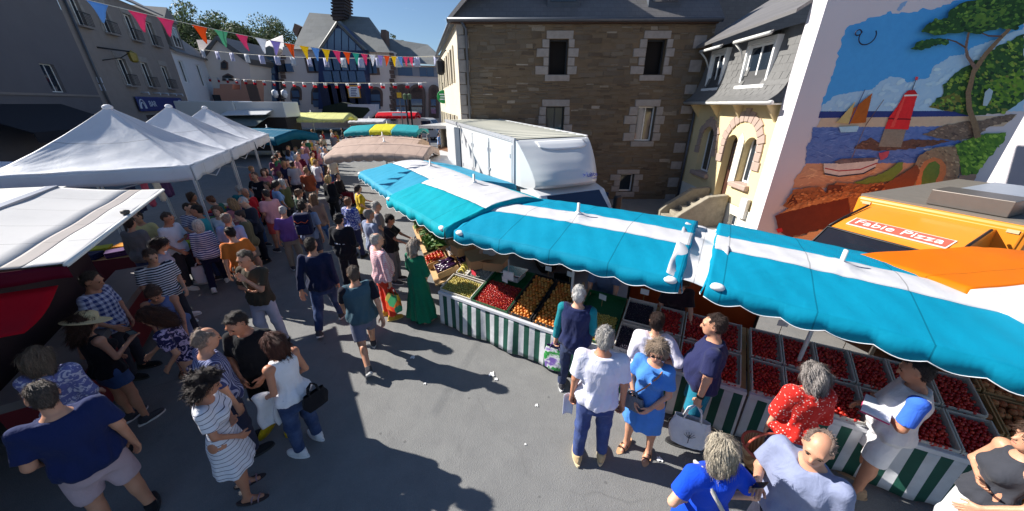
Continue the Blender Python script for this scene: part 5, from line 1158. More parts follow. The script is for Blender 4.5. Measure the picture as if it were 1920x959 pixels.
# ------------------------------------------------------------ trees behind the roofs
def leafmat(name, c):
    t = NT(name); gme = t.new('ShaderNodeNewGeometry'); k = t.ramp(gme.outputs['Random Per Island'], [(0, sc(c, .55)), (.6, c), (1, sc(c, 1.7))]); t.col(k); t.b.inputs['Roughness'].default_value = .6
    tr_ = t.new('ShaderNodeBsdfTranslucent'); t.link(k, tr_.inputs['Color']); mx = t.new('ShaderNodeMixShader'); mx.inputs[0].default_value = .3
    t.link(t.b.outputs[0], mx.inputs[1]); t.link(tr_.outputs[0], mx.inputs[2]); t.link(mx.outputs[0], t.out.inputs['Surface']); return t.m
LEAF = leafmat('tree_leaf', (.075, .105, .045, 1)); BARK = M('bark', rgb(86, 70, 56), .95, .3, 5, .6, 20)
def tree(label, base, h, rx, rz, seed, n=5200, leaf=.2, mat=None, group='trees beyond the roofs'):
    r = np.random.RandomState(seed); o = thing('tree', label, 'tree', base, 0, group)
    mb = MB(); mb.tube([(0, 0, -1), (.2, 0, h * .3), (-.1, .1, h * .55), (.1, 0, h * .8)], [.45, .36, .25, .1], 8); cz = h - rz; cl = []
    for k in range(9):
        a = r.uniform(0, 6.28); q = Vector((math.cos(a) * rx * r.uniform(.4, .85), math.sin(a) * rx * r.uniform(.4, .85), cz + rz * r.uniform(-.6, .7)))
        mb.tube([(0, 0, h * r.uniform(.3, .55)), q * .5 + Vector((0, 0, h * .28)), q], [.16, .1, .04], 6); cl.append(q)
    mb.build('trunk', BARK, o, True)
    C = []
    for k in range(46):
        d = r.normal(size=3); d /= np.linalg.norm(d); u = r.uniform(.35, 1) ** .6; C.append((d[0] * rx * u, d[1] * rx * u, cz + d[2] * rz * u, r.uniform(.14, .34) * rx))
    C = np.array(C); i = r.randint(0, len(C), n); d = r.normal(size=(n, 3)); d /= np.linalg.norm(d, axis=1)[:, None]
    p = C[i, :3] + d * C[i, 3:4] * r.uniform(.5, 1.05, (n, 1)) * np.array((1, 1, .75)); a = r.normal(size=(n, 3)); a /= np.linalg.norm(a, axis=1)[:, None]; b = np.cross(a, d + .3 * r.normal(size=(n, 3))); b /= np.linalg.norm(b, axis=1)[:, None] + 1e-6
    s_ = leaf * r.uniform(.6, 1.3, (n, 1)); V = np.stack([p - a * s_, p - b * s_ * .5, p + a * s_, p + b * s_ * .5], 1).reshape(-1, 3); Q = np.arange(n * 4).reshape(-1, 4)
    np_obj_(V, Q, mat or LEAF, o)
    return o
def np_obj_(V, Q, mat, parent):
    me = bpy.data.meshes.new('crown'); me.from_pydata(V.tolist(), [], Q.tolist()); me.materials.append(mat); o = bpy.data.objects.new('crown', me); COL.objects.link(o); o.parent = parent; return o
for k, (px, py, Y, rx, lab) in enumerate(((375, 46, 64, 4.6, 'tallest leafy tree left, above the cream gable roof'), (420, 62, 66, 3.6, 'leafy tree just behind the cream gable chimney'), (352, 58, 62, 3.6, 'leafy tree beside the white town house dormer'), (466, 52, 74, 5.0, 'dark leafy tree between gable house and town hall'), (516, 62, 78, 4.6, 'leafy tree crown behind the town hall left chimney'), (736, 66, 80, 2.6, 'small pale tree top showing over the town hall right wing'), (444, 72, 62, 3.2, 'low leafy tree against the pale left wing roof'))):
    P_ = at(px, py, Y); rx = rx * (1.5 if k != 5 else 1); tree(lab, (P_.x, Y, 0), P_.z + (2.2 if k != 5 else 0), rx, rx * .85, 11 + k, 13000 if k != 5 else 1200)
hb_ = MB()
hb_.grid(lambda u, v: (-160 + 320 * u, 95 + v * 120, v * 9 * (.6 + .4 * math.sin(u * 9)) - .5), 40, 10); struct(hb_.build('hills', M('far_wood', rgb(44, 58, 36), .95, .4, .15, .8, .8), None, True))

# ------------------------------------------------------------ bunting across the street
FC = dict(b=(120, 170, 225), p=(236, 88, 140), o=(240, 110, 40), g=(120, 200, 160), w=(232, 234, 242), v=(176, 160, 222), y=(244, 214, 40), t=(70, 190, 170), r=(225, 40, 60), l=(206, 208, 236))
def fmat(k): return fabric('flag_%s' % k, rgb(*FC[k]), .3, .2, 12)
bt = thing('pennant_string', 'long string of coloured triangular pennants rising from the street corner to the left', 'bunting')
A_, B_ = Vector((-8.6, 5.6, 5.75)), Vector((-3.0, 16.2, 5.55))
def sagp(t_): p = A_.lerp(B_, t_); p.z -= 1.1 * 4 * t_ * (1 - t_) * .38; return p
MB().tube([sagp(k / 40) for k in range(41)], .006, 5).build('cord', M('white_cord', rgb(220, 214, 200), .8), bt)
seq = [('b', 182), ('p', 258), ('p', 310), ('o', 374), ('g', 414), ('p', 453), ('w', 489), ('v', 516), ('o', 543), ('y', 570), ('b', 591), ('y', 611), ('p', 631), ('o', 650), ('t', 667), ('p', 683), ('w', 698), ('v', 713), ('o', 725), ('y', 738), ('b', 750), ('p', 760), ('p', 770)]
def proj(p): q = p - Vector((0, 0, CAMH)); d = CP * q.y - SP * q.z; return 960 + FPX * q.x / d
for c, x in seq:
    lo_, hi_ = 0.0, 1.0
    for _ in range(30):
        m_ = (lo_ + hi_) / 2
        if proj(sagp(m_)) < x: lo_ = m_
        else: hi_ = m_
    p = sagp(lo_); d = (sagp(min(1, lo_ + .01)) - sagp(max(0, lo_ - .01))).normalized(); sw = Vector((rnd.uniform(-.05, .05), rnd.uniform(-.09, .05), 0)); w_ = .14
    f_ = lambda u, v: tuple(p + d * ((u - .5) * 2 * w_ * (1 - v)) + Vector((0, 0, -.33 * v)) + sw * v * v + Vector((0, .02 * math.sin(v * 5 + u * 3), 0)) + d * (.0 + .04 * v * rnd.uniform(-.2, .2)))
    MB().grid(f_, 4, 5).build('pennant', fmat(c), bt, True, solid=.003)
def row(name, label, a, b, Ya, Yb, n, sag, maker):
    o = thing(name, label, 'bunting'); P, Q = at(*a, Ya), at(*b, Yb); f = lambda t_: P.lerp(Q, t_) - Vector((0, 0, sag * 4 * t_ * (1 - t_)))
    MB().tube([f(k / 24) for k in range(25)], .012, 4).build('cord', MATS['white_cord'], o)
    for k in range(n): maker(o, f((k + .5) / n), (Q - P).normalized(), k)
    return o
def flag_sq(o, p, d, k):
    s_ = .22; MB().grid(lambda u, v: tuple(p + d * (u - .5) * 2 * s_ + Vector((0, .04 * math.sin(u * 4 + k), -.55 * v))), 4, 3).build('flag', fmat('l' if k % 3 else 'w'), o, True, solid=.003)
def flag_rw(o, p, d, k):
    for q, c in enumerate(('w', 'r')): MB().grid(lambda u, v: tuple(p + d * ((u - .5) * .36) + Vector((0, .03 * math.sin(u * 4 + k) - .002 * q, -.2 * q - .2 * v))), 3, 2).build('flag_%s' % ('band' if q == 0 else 'tip'), fmat(c), o, True, solid=.003)
row('flag_string', 'string of pale violet square flags hung across the street', (366, 92), (838, 104), 30, 24, 15, .35, flag_sq)
row('flag_row', 'string of small red and white flags in front of the town hall', (384, 144), (800, 155), 38, 30, 21, .25, flag_rw)
# lantern and green round shop sign on the corner of the stone house
ls = thing('shop_sign', 'round green shop sign on an iron bracket at the stone house corner', 'sign'); c_ = at(831, 182, 22)
MB(Matrix.Translation(c_) @ Matrix.Rotation(R(90), 4, 'X')).lathe([(.001, .05), (.34, .05), (.36, 0), (.34, -.05), (.001, -.05)], 24).build('disc', M('green_sign', rgb(24, 140, 70), .5), ls)
for k in range(3): MB().box(c_.x - .2 + .05 * (k % 2), c_.x + .2 - .05 * (k == 2), c_.y - .07, c_.y - .052, c_.z + .1 - k * .13, c_.z + .16 - k * .13).build('lettering', SIGNW, ls)
MB().tube([c_ + Vector((0, 0, .36)), c_ + Vector((0, 0, .7)), c_ + Vector((.8, 0, .7))], .03, 6).build('bracket', IRON, ls)
ln = thing('street_lantern', 'black street lantern on a scrolled bracket at the stone house corner', 'lamp'); c_ = at(826, 128, 19)
MB().lathe([(.02, .45), (.22, .28), (.2, -.2), (.1, -.3)], 6, tuple(c_)).build('lantern', IRON, ln); MB().tube([c_ + Vector((0, 0, .4)), c_ + Vector((.3, 0, .75)), c_ + Vector((1.2, 0, .5))], .03, 6).build('bracket', IRON, ln)
# ------------------------------------------------------------ market parasols
TURQ = fabric('turquoise_canvas', (.004, .33, .52, 1), .25, .25, 9, .7, .1); TURL = fabric('light_turquoise_canvas', (.004, .44, .54, 1), .25, .25, 9, .7, .1); WCAN = fabric('white_canvas', (.74, .73, .75, 1), .22, .35, 5, .6, .05)
PIPE = M('white_piping', rgb(240, 240, 240), .6); POLE = M('white_pole', rgb(226, 226, 222), .4); WOOD = M('pale_wood', rgb(186, 150, 104), .75, .2, 12, .3, 60); STRUT = M('dark_strut', rgb(70, 66, 62), .6)
def parasol(name, label, c, a, lx, wf, wb, zr, zf, zb, mats, stripe=.28, val=.16, scal=True, axis='x', group='stall canopies', dome=.035, sag=.05, hub=True, zl=0.0, ground=True, caps=True, px=0.0):
    """ridge along local x; mats = (front, stripe, back)"""
    a = Vector((a[0], a[1], 0)).normalized(); ang = math.atan2(a.y, a.x)
    root = thing(name, label, 'canopy', (c[0], c[1], 0), ang, group); sd = int(abs(c[0] * 37 + c[1] * 91))
    ph = [random.Random(sd).uniform(0, 6) for _ in range(6)]
    def zz(x, y):
        t_ = max(0, (abs(y) - stripe * .5) / ((wf if y < 0 else wb) - stripe * .5)); e = zf if y < 0 else zb
        z = zr - (zr - e) * t_ ** 1.12 - dome * (abs(x) / lx) ** 2.2 - zl * x / lx
        z += .006 * math.sin(x * 5 + y * 4 + ph[0]) * math.sin(y * 7 - x * 2 + ph[1]) + .002 * math.sin(x * 23 + y * 11 + ph[2]) - sag * math.sin(math.pi * (x + lx) / (2 * lx)) * t_ * .4
        z += .05 * math.exp(-((x - px) ** 2 + y * y) / .012)
        rr_ = math.hypot(x - px, y); z += .009 * math.sin(9 * math.atan2(y, x - px)) * math.exp(-rr_ / .3) * min(1, rr_ / .1)
        for cx_ in (-lx, lx):
            dc = math.hypot(x - cx_, y + wf); z += .008 * math.sin(34 * (math.atan2(y + wf, abs(x - cx_) + .01))) * math.exp(-dc / .35) * min(1, dc / .08)
        z -= .012 * math.exp(-((abs(y) - stripe) / .02) ** 2)
        return z
    def strip(nm, y0, y1, ny, mat):
        MB().grid(lambda u, v: (-lx + 2 * lx * u, y0 + (y1 - y0) * v, zz(-lx + 2 * lx * u, y0 + (y1 - y0) * v)), 90, ny).build(nm, mat, root, True, solid=.004)
    if axis == 'x':
        strip('front_panel', -wf, -stripe, 20, mats[0]); strip('middle_stripe', -stripe, stripe, 10, mats[1]); strip('back_panel', stripe, wb, 20, mats[2])
    else:      # stripes run across the ridge
        n3 = [(-lx, -lx * .3, mats[0]), (-lx * .3, lx * .3, mats[1]), (lx * .3, lx, mats[2])]
        for x0, x1, m_ in n3: MB().grid(lambda u, v: (x0 + (x1 - x0) * u, -wf + (wf + wb) * v, zz(x0 + (x1 - x0) * u, -wf + (wf + wb) * v)), 20, 30).build('panel', m_, root, True, solid=.004)
    # valance with scalloped hem and piping
    per = [(-lx + 2 * lx * k / 80, -wf) for k in range(81)], [(lx, -wf + (wf + wb) * k / 50) for k in range(51)], [(lx - 2 * lx * k / 80, wb) for k in range(81)], [(-lx, wb - (wf + wb) * k / 50) for k in range(51)]
    for i, ed in enumerate(per):
        L_ = 2 * lx if i % 2 == 0 else wf + wb; nsc = max(3, round(L_ / .34)); pts0, pts1 = [], []
        for k, (x, y) in enumerate(ed):
            t_ = k / (len(ed) - 1); d_ = val + (.045 * abs(math.sin(math.pi * nsc * t_)) - .02 if scal else .004 * math.sin(t_ * 40)); o = .02 + .015 * math.sin(t_ * 31 + i); ox, oy = ((0, -o), (o, 0), (0, o), (-o, 0))[i]
            z = zz(x, y); pts0.append((x, y, z + .002)); pts1.append((x + ox, y + oy, z - d_))
        mb = MB(); n = len(ed); mb.add(pts0 + pts1, [(k, k + 1, n + k + 1, n + k) for k in range(n - 1)])
        m_ = mats[0] if axis == 'x' and i == 0 else mats[2]
        if axis != 'x':
            m_ = mats[0] if i == 3 else mats[2]
            if i in (0, 2):
                c1, c2 = int(n * .35), int(n * .65); rg = ((0, c1, mats[0 if i == 0 else 2]), (c1, c2, mats[1]), (c2, n - 1, mats[2 if i == 0 else 0])); seg = lambda a_, b_: MB().add(pts0[a_:b_ + 1] + pts1[a_:b_ + 1], [(k, k + 1, b_ - a_ + 2 + k, b_ - a_ + 1 + k) for k in range(b_ - a_)])
                for a_, b_, mm in rg[:-1]: seg(a_, b_).build('valance', mm, root, True, solid=.004)
                mb = seg(*rg[2][:2]); m_ = rg[2][2]
        if axis == 'x' and i in (1, 3): m_ = mats[0]
        v = mb.build('valance', m_, root, True, solid=.004)
        if scal: MB().tube(pts1, .005, 5).build('piping', PIPE, v, True)
    if hub:
        MB().tube([(px, 0, 0 if ground else zr - .3), (px, 0, zr + .2)], .022, 10).build('pole', POLE, root, True)
        MB().lathe([(.0, .03), (.04, .02), (.05, .0), (.05, -.02)], 16, (px, 0, zr + .05)).build('pole_collar', PIPE, root, True)
        for sx_ in (-1, 1):
            for sy_ in (-1, 1):
                w_ = wf if sy_ < 0 else wb; MB().tube([(px, 0, zr - .12), (sx_ * lx * .5, sy_ * w_ * .5, zz(lx * .5 * sx_, w_ * .5 * sy_) - .05), (sx_ * (lx - .03), sy_ * (w_ - .03), zz(lx * sx_, w_ * sy_) - .03)], .014, 6).build('rib', WOOD, root)
    if caps:
        for sx_ in (-1, 1): MB().ball((sx_ * (lx - .10), -wf + .01, zz(lx * sx_, -wf) - .02), 1, 10, 6, (.075, .045, .04)).build('corner_cap', PIPE, root, True)
    return root
S3 = parasol('parasol', 'turquoise parasol with white stripe and pole over the apricots', (.96, 4.78), (.862, -.507), 1.52, .98, .95, 2.27, 2.11, 2.21, (TURQ, WCAN, TURQ), .24)
S4 = parasol('parasol', 'nearest turquoise parasol with white stripe above the strawberry trays', (3.85, 3.005), (.85, -.527), 1.62, .98, .95, 2.19, 2.05, 2.13, (TURQ, WCAN, TURQ), .24, px=-.46, zl=.11)
S2 = parasol('parasol', 'light turquoise parasol with broad white patch above the vegetables', (-.72, 6.5), (.62, -.785), 1.2, 1.3, 1.15, 2.36, 2.12, 2.05, (TURL, WCAN, TURL), .55)
S1 = parasol('parasol', 'furthest turquoise parasol with white band, nearest the brown canopies', (-2.05, 8.75), (.56, -.83), 1.75, 1.4, 1.4, 2.30, 2.10, 2.05, (fabric('pale_turquoise_canvas', (.06, .42, .62, 1), .25, .25, 4), WCAN, MATS['pale_turquoise_canvas']), .45)
# sagging white rain cloth between the two nearest turquoise parasols
gc = MB(); gc.grid(lambda u, v: (-.27 + .54 * u, -.93 + 2.0 * v, 2.115 - .07 * math.sin(math.pi * u) + .022 * math.sin(v * 24 + u * 6) + .016 * math.sin(v * 11 - u * 9) + .13 * math.sin(math.pi * v)), 16, 46)
o = gc.build('rain_cloth', WCAN, None, True, solid=.004); o.location = (2.37, 3.94, 0); o.rotation_euler = (0, 0, math.atan2(-.515, .857)); tag(o, 'crumpled white rain cloth bridging the two nearest turquoise parasols', 'rain cloth')
OR, WH2 = fabric('orange_canvas', (.86, .20, .005, 1), .25, .2, 4), WCAN
S5 = parasol('parasol', 'orange and white parasol beside the pizza van', (5.75, 2.5), (.12, -.993), 1.4, 1.5, 1.5, 2.26, 2.24, 2.08, (OR, WH2, WH2), axis='y', caps=False, zl=-.085, dome=.02, sag=.02)
BRN = fabric('brown_canvas', rgb(196, 172, 158), .15, .2, 4); DBR = fabric('dark_brown_canvas', rgb(110, 78, 70), .15, .2, 4)
for k, (cx, cy, lab) in enumerate(((-4.75, 13.3, 'nearer of the two brown canopies beyond the turquoise parasols'), (-5.75, 16.0, 'farther of the two brown canopies beyond the turquoise parasols'))):
    parasol('parasol', lab, (cx, cy), (1, -.03), 1.75, 1.15, 1.15, 2.44, 2.22, 2.22, (BRN, BRN, BRN), dome=.12, val=.26, caps=False, sag=0)
TEA, YLW = fabric('teal_canvas', rgb(60, 170, 180), .25, .2, 4), fabric('yellow_canvas', rgb(232, 226, 70), .3, .2, 4)
parasol('parasol', 'teal canopy with a yellow middle panel beyond the brown ones', (-7.7, 22.5), (1, -.05), 2.2, 1.2, 1.2, 2.62, 2.35, 2.35, (TEA, YLW, TEA), axis='y', caps=False, val=.25, dome=.12)
parasol('parasol', 'wide lemon yellow canopy at the middle of the street', (-16.6, 30.5), (.9, .1), 3.1, 1.8, 1.8, 3.1, 2.7, 2.7, (fabric('lemon_canvas', rgb(246, 246, 176), .4, .2, 4), fabric('lemon_canvas_b', rgb(244, 244, 168), .4, .2, 4), MATS['lemon_canvas']), caps=False, val=.25)
parasol('parasol', 'dark teal canopy just beyond the white tents', (-13.2, 19.6), (.9, -.3), 2.0, 1.3, 1.3, 2.55, 2.3, 2.3, (fabric('dark_teal_canvas', rgb(24, 100, 130), .2, .2, 4), MATS['dark_teal_canvas'], MATS['dark_teal_canvas']), caps=False, scal=False, val=.4)
parasol('parasol', 'red canopy with white top far up the street', (-12.3, 40.0), (1, 0), 2.1, 1.2, 1.2, 3.0, 2.65, 2.65, (fabric('red_canvas', rgb(214, 26, 44), .25, .2, 4), WCAN, MATS['red_canvas']), caps=False, val=.3)
parasol('parasol', 'low white canopy in front of the red one far up the street', (-13.4, 34.5), (1, 0), 1.6, 1.0, 1.0, 2.5, 2.3, 2.3, (WCAN, WCAN, WCAN), caps=False)

# ------------------------------------------------------------ white pop-up tents
TENT = fabric('tent_white', (.78, .80, .86, 1), .25, .35, 3.5, .55, .04)
def tent(label, c, a, half=1.5, ze=2.58, zp=3.72, drop=.3, seed=0):
    ang = math.atan2(a[1], a[0]); root = thing('pop_up_tent', label, 'tent', (c[0], c[1], 0), ang, 'white pop up tents in a row'); r = random.Random(seed); q = [r.uniform(0, 6) for _ in range(8)]
    cs = [(-half, -half), (half, -half), (half, half), (-half, half)]
    for i in range(4):
        A2, B2 = Vector((*cs[i], 0)), Vector((*cs[(i + 1) % 4], 0))
        def f(u, v):
            p = A2.lerp(B2, u) * (1 - v); t_ = v; z = ze + (zp - ze) * (t_ ** 1.25 if t_ < .96 else t_ ** 1.1)
            z -= .07 * math.sin(math.pi * u) * (1 - v) ** 2 * 0; z -= .06 * math.sin(math.pi * u) * math.sin(math.pi * v) + .005 * math.sin(u * 22 + v * 6 + q[i]) * (1 - v) + .003 * math.sin(v * 30 - u * 13 + q[i + 2]) * (1 - v)
            for uu in (0, 1):
                dc = math.hypot((u - uu) * 2 * half, v * half * 1.2); z += .011 * math.sin(26 * math.atan2(v * half * 1.2, abs(u - uu) * 2 * half + .01)) * math.exp(-dc / .5) * min(1, dc / .15)
            return (p.x, p.y, z)
        MB().grid(f, 60, 34).build('roof_panel', TENT, root, True, 0, .003)
        n = (B2 - A2).normalized(); out = Vector((n.y, -n.x, 0))
        MB().grid(lambda u, v: tuple(A2.lerp(B2, u) + out * (.01 + .02 * v * math.sin(u * 17 + q[i])) + Vector((0, 0, ze - .0 - drop * v - .012 * math.sin(u * 22 + q[i])))), 30, 4).build('valance', TENT, root, True, 0, .003)
    MB().ball((0, 0, zp - .02), 1, 10, 6, (.09, .09, .06)).build('peak_cap', TENT, root, True)
    for x, y in cs: MB().box(x * .985 - .02, x * .985 + .02, y * .985 - .02, y * .985 + .02, 0, ze).build('leg', M('tent_leg', rgb(200, 202, 206), .4, metal=.4), root)
    for i in range(4):
        A2, B2 = Vector((*cs[i], 0)) * .97, Vector((*cs[(i + 1) % 4], 0)) * .97
        MB().tube([A2 + Vector((0, 0, ze - .1)), A2.lerp(B2, .5) + Vector((0, 0, ze - .45)), B2 + Vector((0, 0, ze - .1))], .012, 5).build('truss', MATS['tent_leg'], root)
    return root
ta = Vector((-.414, .91, 0)).normalized(); tc = Vector((-8.75, 8.05, 0))
tent('nearest white pop up tent beside the street stall awning', tc, ta, seed=1); tent('middle one of the three white pop up tents', tc + ta * 3.12, ta, seed=2); tent('farthest of the three white pop up tents', tc + ta * 6.2, ta, zp=3.66, seed=3)
tent('white tent at the left edge behind the nearest pop up tent', tc + Vector((-4.6, -1.0, 0)), (-.3, .95), 1.5, 2.4, 3.0, seed=4)

# ------------------------------------------------------------ trailer with the big white awning, lower left
AWN = fabric('awning_white', (.70, .69, .69, 1), .2, .15, 3, .55, .03); AWG = fabric('awning_grey', rgb(186, 178, 174), .2, .15, 3)
fd = Vector((1.94, -3.05, 0)).normalized(); AF = frame((-6.36, 6.17, 0), fd)    # x along the front edge towards us, y = z x x points left-forward of it
bk = Vector((-fd.y, fd.x, 0)); sgn_ = -1 if bk.x > 0 else 1
tw = thing('awning_trailer', 'market trailer with white sloping awning at lower left', 'market trailer', (-6.36, 6.17, 0), math.atan2(fd.y, fd.x))
LA = 3.75     # local: x 0..LA along the front edge, y negative = back under the awning
zaw = lambda y: 2.35 + .17 * (-y) / 1.15
def sheet(nm, y0, y1, mat): MB().grid(lambda u, v: (LA * u, y0 + (y1 - y0) * v, zaw(y0 + (y1 - y0) * v) - .03 * math.sin(math.pi * (y0 + (y1 - y0) * v) / -1.2) + .006 * math.sin(u * 19)), 30, 6).build(nm, mat, tw, True, solid=.004)
sheet('awning', -1.34, -.42, AWN); sheet('grey_stripe', -.42, -.27, AWG); sheet('awning_edge', -.27, 0, AWN)
MB().tube([(0, .0, 2.335), (LA, .0, 2.335)], .025, 8).build('front_rail', POLE, tw, True); MB().box(0, LA + .3, -1.32, -1.2, 2.44, 2.56).build('cassette', M('aluminium', rgb(140, 146, 160), .35, metal=.6), tw)
MB().lathe([(.03, 0), (.05, .02), (.05, .05), (.02, .06)], 12, (1.85, -.03, 2.36)).build('crank_eye', STRUT, tw, True)
for x in (.1, LA - .1): MB().tube([(x, -1.2, 2.2), (x, -.05, 2.32)], .02, 6).build('arm', STRUT, tw)
M('trailer_white', rgb(206, 204, 198), .45, .04); MB().box(-.6, LA + 2.2, -3.6, -1.5, .35, 2.42).build('body', M('trailer_inside_shade', rgb(60, 40, 44), .7), tw, bevel=.03)  # closed body, coloured dark to stand in for the shaded open interior
MB().grid(lambda u, v: (-.62 + (LA + 2.84) * u, -3.62 + 2.28 * v, 2.45 + .05 * math.sin(math.pi * v)), 6, 8).build('roof', MATS['trailer_white'], tw, True)
REDC = fabric('red_curtain', rgb(190, 16, 34), .25, .3, 5); MAR = fabric('maroon_curtain', rgb(96, 14, 40), .2, .3, 5)
MB().grid(lambda u, v: (LA + .02 + .03 * math.sin(u * 12), -1.25 + 1.25 * u, 2.32 + .17 * (1 - u) - (.12 + .10 * (1 - u)) * v), 20, 3).build('side_valance', MAR, tw, True, solid=.004)
MB().grid(lambda u, v: (LA + .05 + .42 * v, -1.3 + 1.2 * u - .15 * v, 2.16 + .05 * (1 - u) - .24 * v - .05 * math.sin(math.pi * v)), 16, 8).build('red_flap', REDC, tw, True, solid=.004)
MB().box(-.1, LA - .1, -1.1, -.55, .85, .95).build('counter', M('counter_grey', rgb(120, 112, 110), .6), tw)
MB().box(-.1, LA - .1, -1.05, -.58, .2, .85).build('counter_front', M('counter_maroon', rgb(110, 20, 32), .7), tw)

# ------------------------------------------------------------ tables with the striped skirt
def skirt_mat(name, c1, c2, f, duty=.5):
    t = NT(name); v = t.coords('Object'); s_ = t.new('ShaderNodeSeparateXYZ'); t.link(v, s_.inputs[0])
    a = t.new('ShaderNodeMath', operation='MULTIPLY'); a.inputs[1].default_value = f; t.link(s_.outputs['X'], a.inputs[0]); b = t.new('ShaderNodeMath', operation='FRACT'); t.link(a.outputs[0], b.inputs[0])
    g_ = t.new('ShaderNodeMath', operation='LESS_THAN'); g_.inputs[1].default_value = duty; t.link(b.outputs[0], g_.inputs[0])
    n = t.noise(v, 6, 5); k = t.mix(g_.outputs[0], c1, c2); k = t.mix(1.0, k, t.ramp(n, [(.3, (.8, .8, .8)), (.7, (1, 1, 1))]), 'MULTIPLY'); t.col(k); t.b.inputs['Roughness'].default_value = .75; t.bump(t.noise(v, 9, 5), .35, .02); return t.m
SKIRT = skirt_mat('striped_skirt', (.008, .085, .058, 1), (.66, .67, .70, 1), 1 / .185)
def table(label, p, q, depth, zf, zb, skirt=True, left_end=False, right_end=False):
    p, q = Vector((*p, 0)), Vector((*q, 0)); d = q - p; L_ = d.length; root = thing('market_table', label, 'table', p, math.atan2(d.y, d.x))
    MB().hexa([(0, .01, zf - .05), (L_, .01, zf - .05), (L_, depth, zb - .05), (0, depth, zb - .05), (0, .01, zf - .02), (L_, .01, zf - .02), (L_, depth, zb - .02), (0, depth, zb - .02)]).build('table_top', WOOD, root)
    for x in (.08, L_ - .08):
        for y, z_ in ((.1, zf - .05), (depth - .1, zb - .06)): MB().box(x - .02, x + .02, y - .02, y + .02, 0, z_).build('leg', STRUT, root)
    if skirt:
        wav = lambda x: .018 * math.sin(x * 7.5) + .008 * math.sin(x * 19 + 1)
        MB().grid(lambda u, v: (L_ * u, -.015 - .03 * v + wav(L_ * u) * (.3 + v), zf - .0 - (zf - .06) * v), int(L_ * 40), 8).build('skirt', SKIRT, root, True, solid=.003)
        MB().box(0, L_, -.035, .03, zf - .02, zf + .035).build('front_rail', M('rail_white', rgb(206, 208, 214), .5), root, bevel=.008)
    for flag, x in ((left_end, 0), (right_end, L_)):
        if flag: MB().grid(lambda u, v: (x + .012 * math.sin(u * 9), depth * u, zf + (zb - zf) * u - (zf + (zb - zf) * u - .06) * v), 20, 6).build('end_skirt', M('green_skirt', (.008, .085, .058, 1), .8, .2), root, True, solid=.003)
    return root, L_, Matrix.Translation(p) @ Matrix.Rotation(math.atan2(d.y, d.x), 4, 'Z')
TA, LA_, MA = table('striped skirt table holding the cherries and apricots', (-1.30, 5.30), (.72, 4.05), 1.0, .70, 1.0, True, True)
TB, LB_, MBm = table('striped skirt table holding yellow plums and blackberries', (.74, 4.035), (2.72, 2.97), 1.0, .70, 1.0)
TC, LC_, MC = table('striped skirt table of strawberries at the near right end', (2.74, 2.955), (4.55, 2.02), 1.0, .70, 1.0, True, False, True)
TV, LV_, MV = table('vegetable table under the far parasols, along the street', (-2.75, 8.9), (-1.42, 5.55), 1.1, .72, 1.05, False, False, False)

# ------------------------------------------------------------ fruit: real pieces heaped in each crate
def island_mat(name, stops, rough=.35):
    t = NT(name); g_ = t.new('ShaderNodeNewGeometry'); k = t.ramp(g_.outputs['Random Per Island'], stops); v = t.coords('Object'); k = t.mix(t.noise(v, 40, 3), k, sc_mul(t, k)); t.col(k); t.b.inputs['Roughness'].default_value = rough; MATS[name] = t.m; return t.m
def sc_mul(t, k): return t.mix(1.0, k, (.72, .6, .5, 1), 'MULTIPLY')
APR = island_mat('apricot', [(0, (.75, .20, .025)), (.5, (.82, .30, .04)), (1, (.86, .42, .10))], .45); CHE = island_mat('cherry', [(0, (.30, .012, .012)), (.6, (.52, .02, .02)), (1, (.66, .08, .03))], .2)
STR = island_mat('strawberry', [(0, (.42, .008, .012)), (.6, (.62, .02, .02)), (1, (.72, .06, .03))], .3); PLU = island_mat('golden_plum', [(0, (.45, .36, .06)), (.6, (.62, .52, .12)), (1, (.5, .5, .14))], .35)
BLB = island_mat('blackberry', [(0, (.012, .012, .03)), (1, (.05, .04, .08))], .4); GRY = island_mat('pale_bean', [(0, (.30, .34, .32)), (1, (.52, .54, .50))], .6); MEL = island_mat('melon', [(0, (.42, .27, .14)), (1, (.58, .42, .25))], .8)
TOM = island_mat('tomato', [(0, (.55, .02, .012)), (.6, (.66, .06, .02)), (1, (.70, .3, .03))], .25); CAR = island_mat('carrot', [(0, (.70, .18, .02)), (1, (.8, .28, .05))], .6); GRE = island_mat('green_leaf', [(0, (.05, .16, .03)), (.5, (.12, .28, .05)), (1, (.30, .42, .12))], .6); PEA = island_mat('peach', [(0, (.40, .13, .05)), (.5, (.52, .22, .08)), (1, (.62, .36, .16))], .7); ONI = island_mat('white_onion', [(0, (.55, .5, .46)), (1, (.74, .70, .68))], .5); AUB = island_mat('aubergine', [(0, (.03, .01, .05)), (1, (.09, .03, .12))], .25); BAN = island_mat('banana', [(0, (.58, .48, .05)), (1, (.68, .6, .12))], .5)
def heap(w, d, hgt, r, seed, layers=2, sq=(1, 1, 1), mound=0.0, fill=(0, 1), jit=.35, nu=7, nv=5):
    q = random.Random(seed); mb = MB()
    for k in range(layers):
        nx, ny = int(w / (r * 2)), int(d / (r * 1.85))
        for i in range(nx):
            for j in range(ny):
                v = (j + .5) / ny
                if not fill[0] <= v <= fill[1]: continue
                x = (i + .5 + (.5 if (j + k) % 2 else 0)) * w / (nx + .5); y = v * d
                m_ = mound * (1 - (2 * x / w - 1) ** 2) * (1 - (2 * (y / d - fill[0]) / (fill[1] - fill[0]) - 1) ** 2) if mound else 0
                mb.ball((x + q.uniform(-jit, jit) * r, y + q.uniform(-jit, jit) * r, hgt + k * r * 1.3 + m_ + q.uniform(-.3, .3) * r), r * q.uniform(.85, 1.1), nu, nv, sq)
    return mb
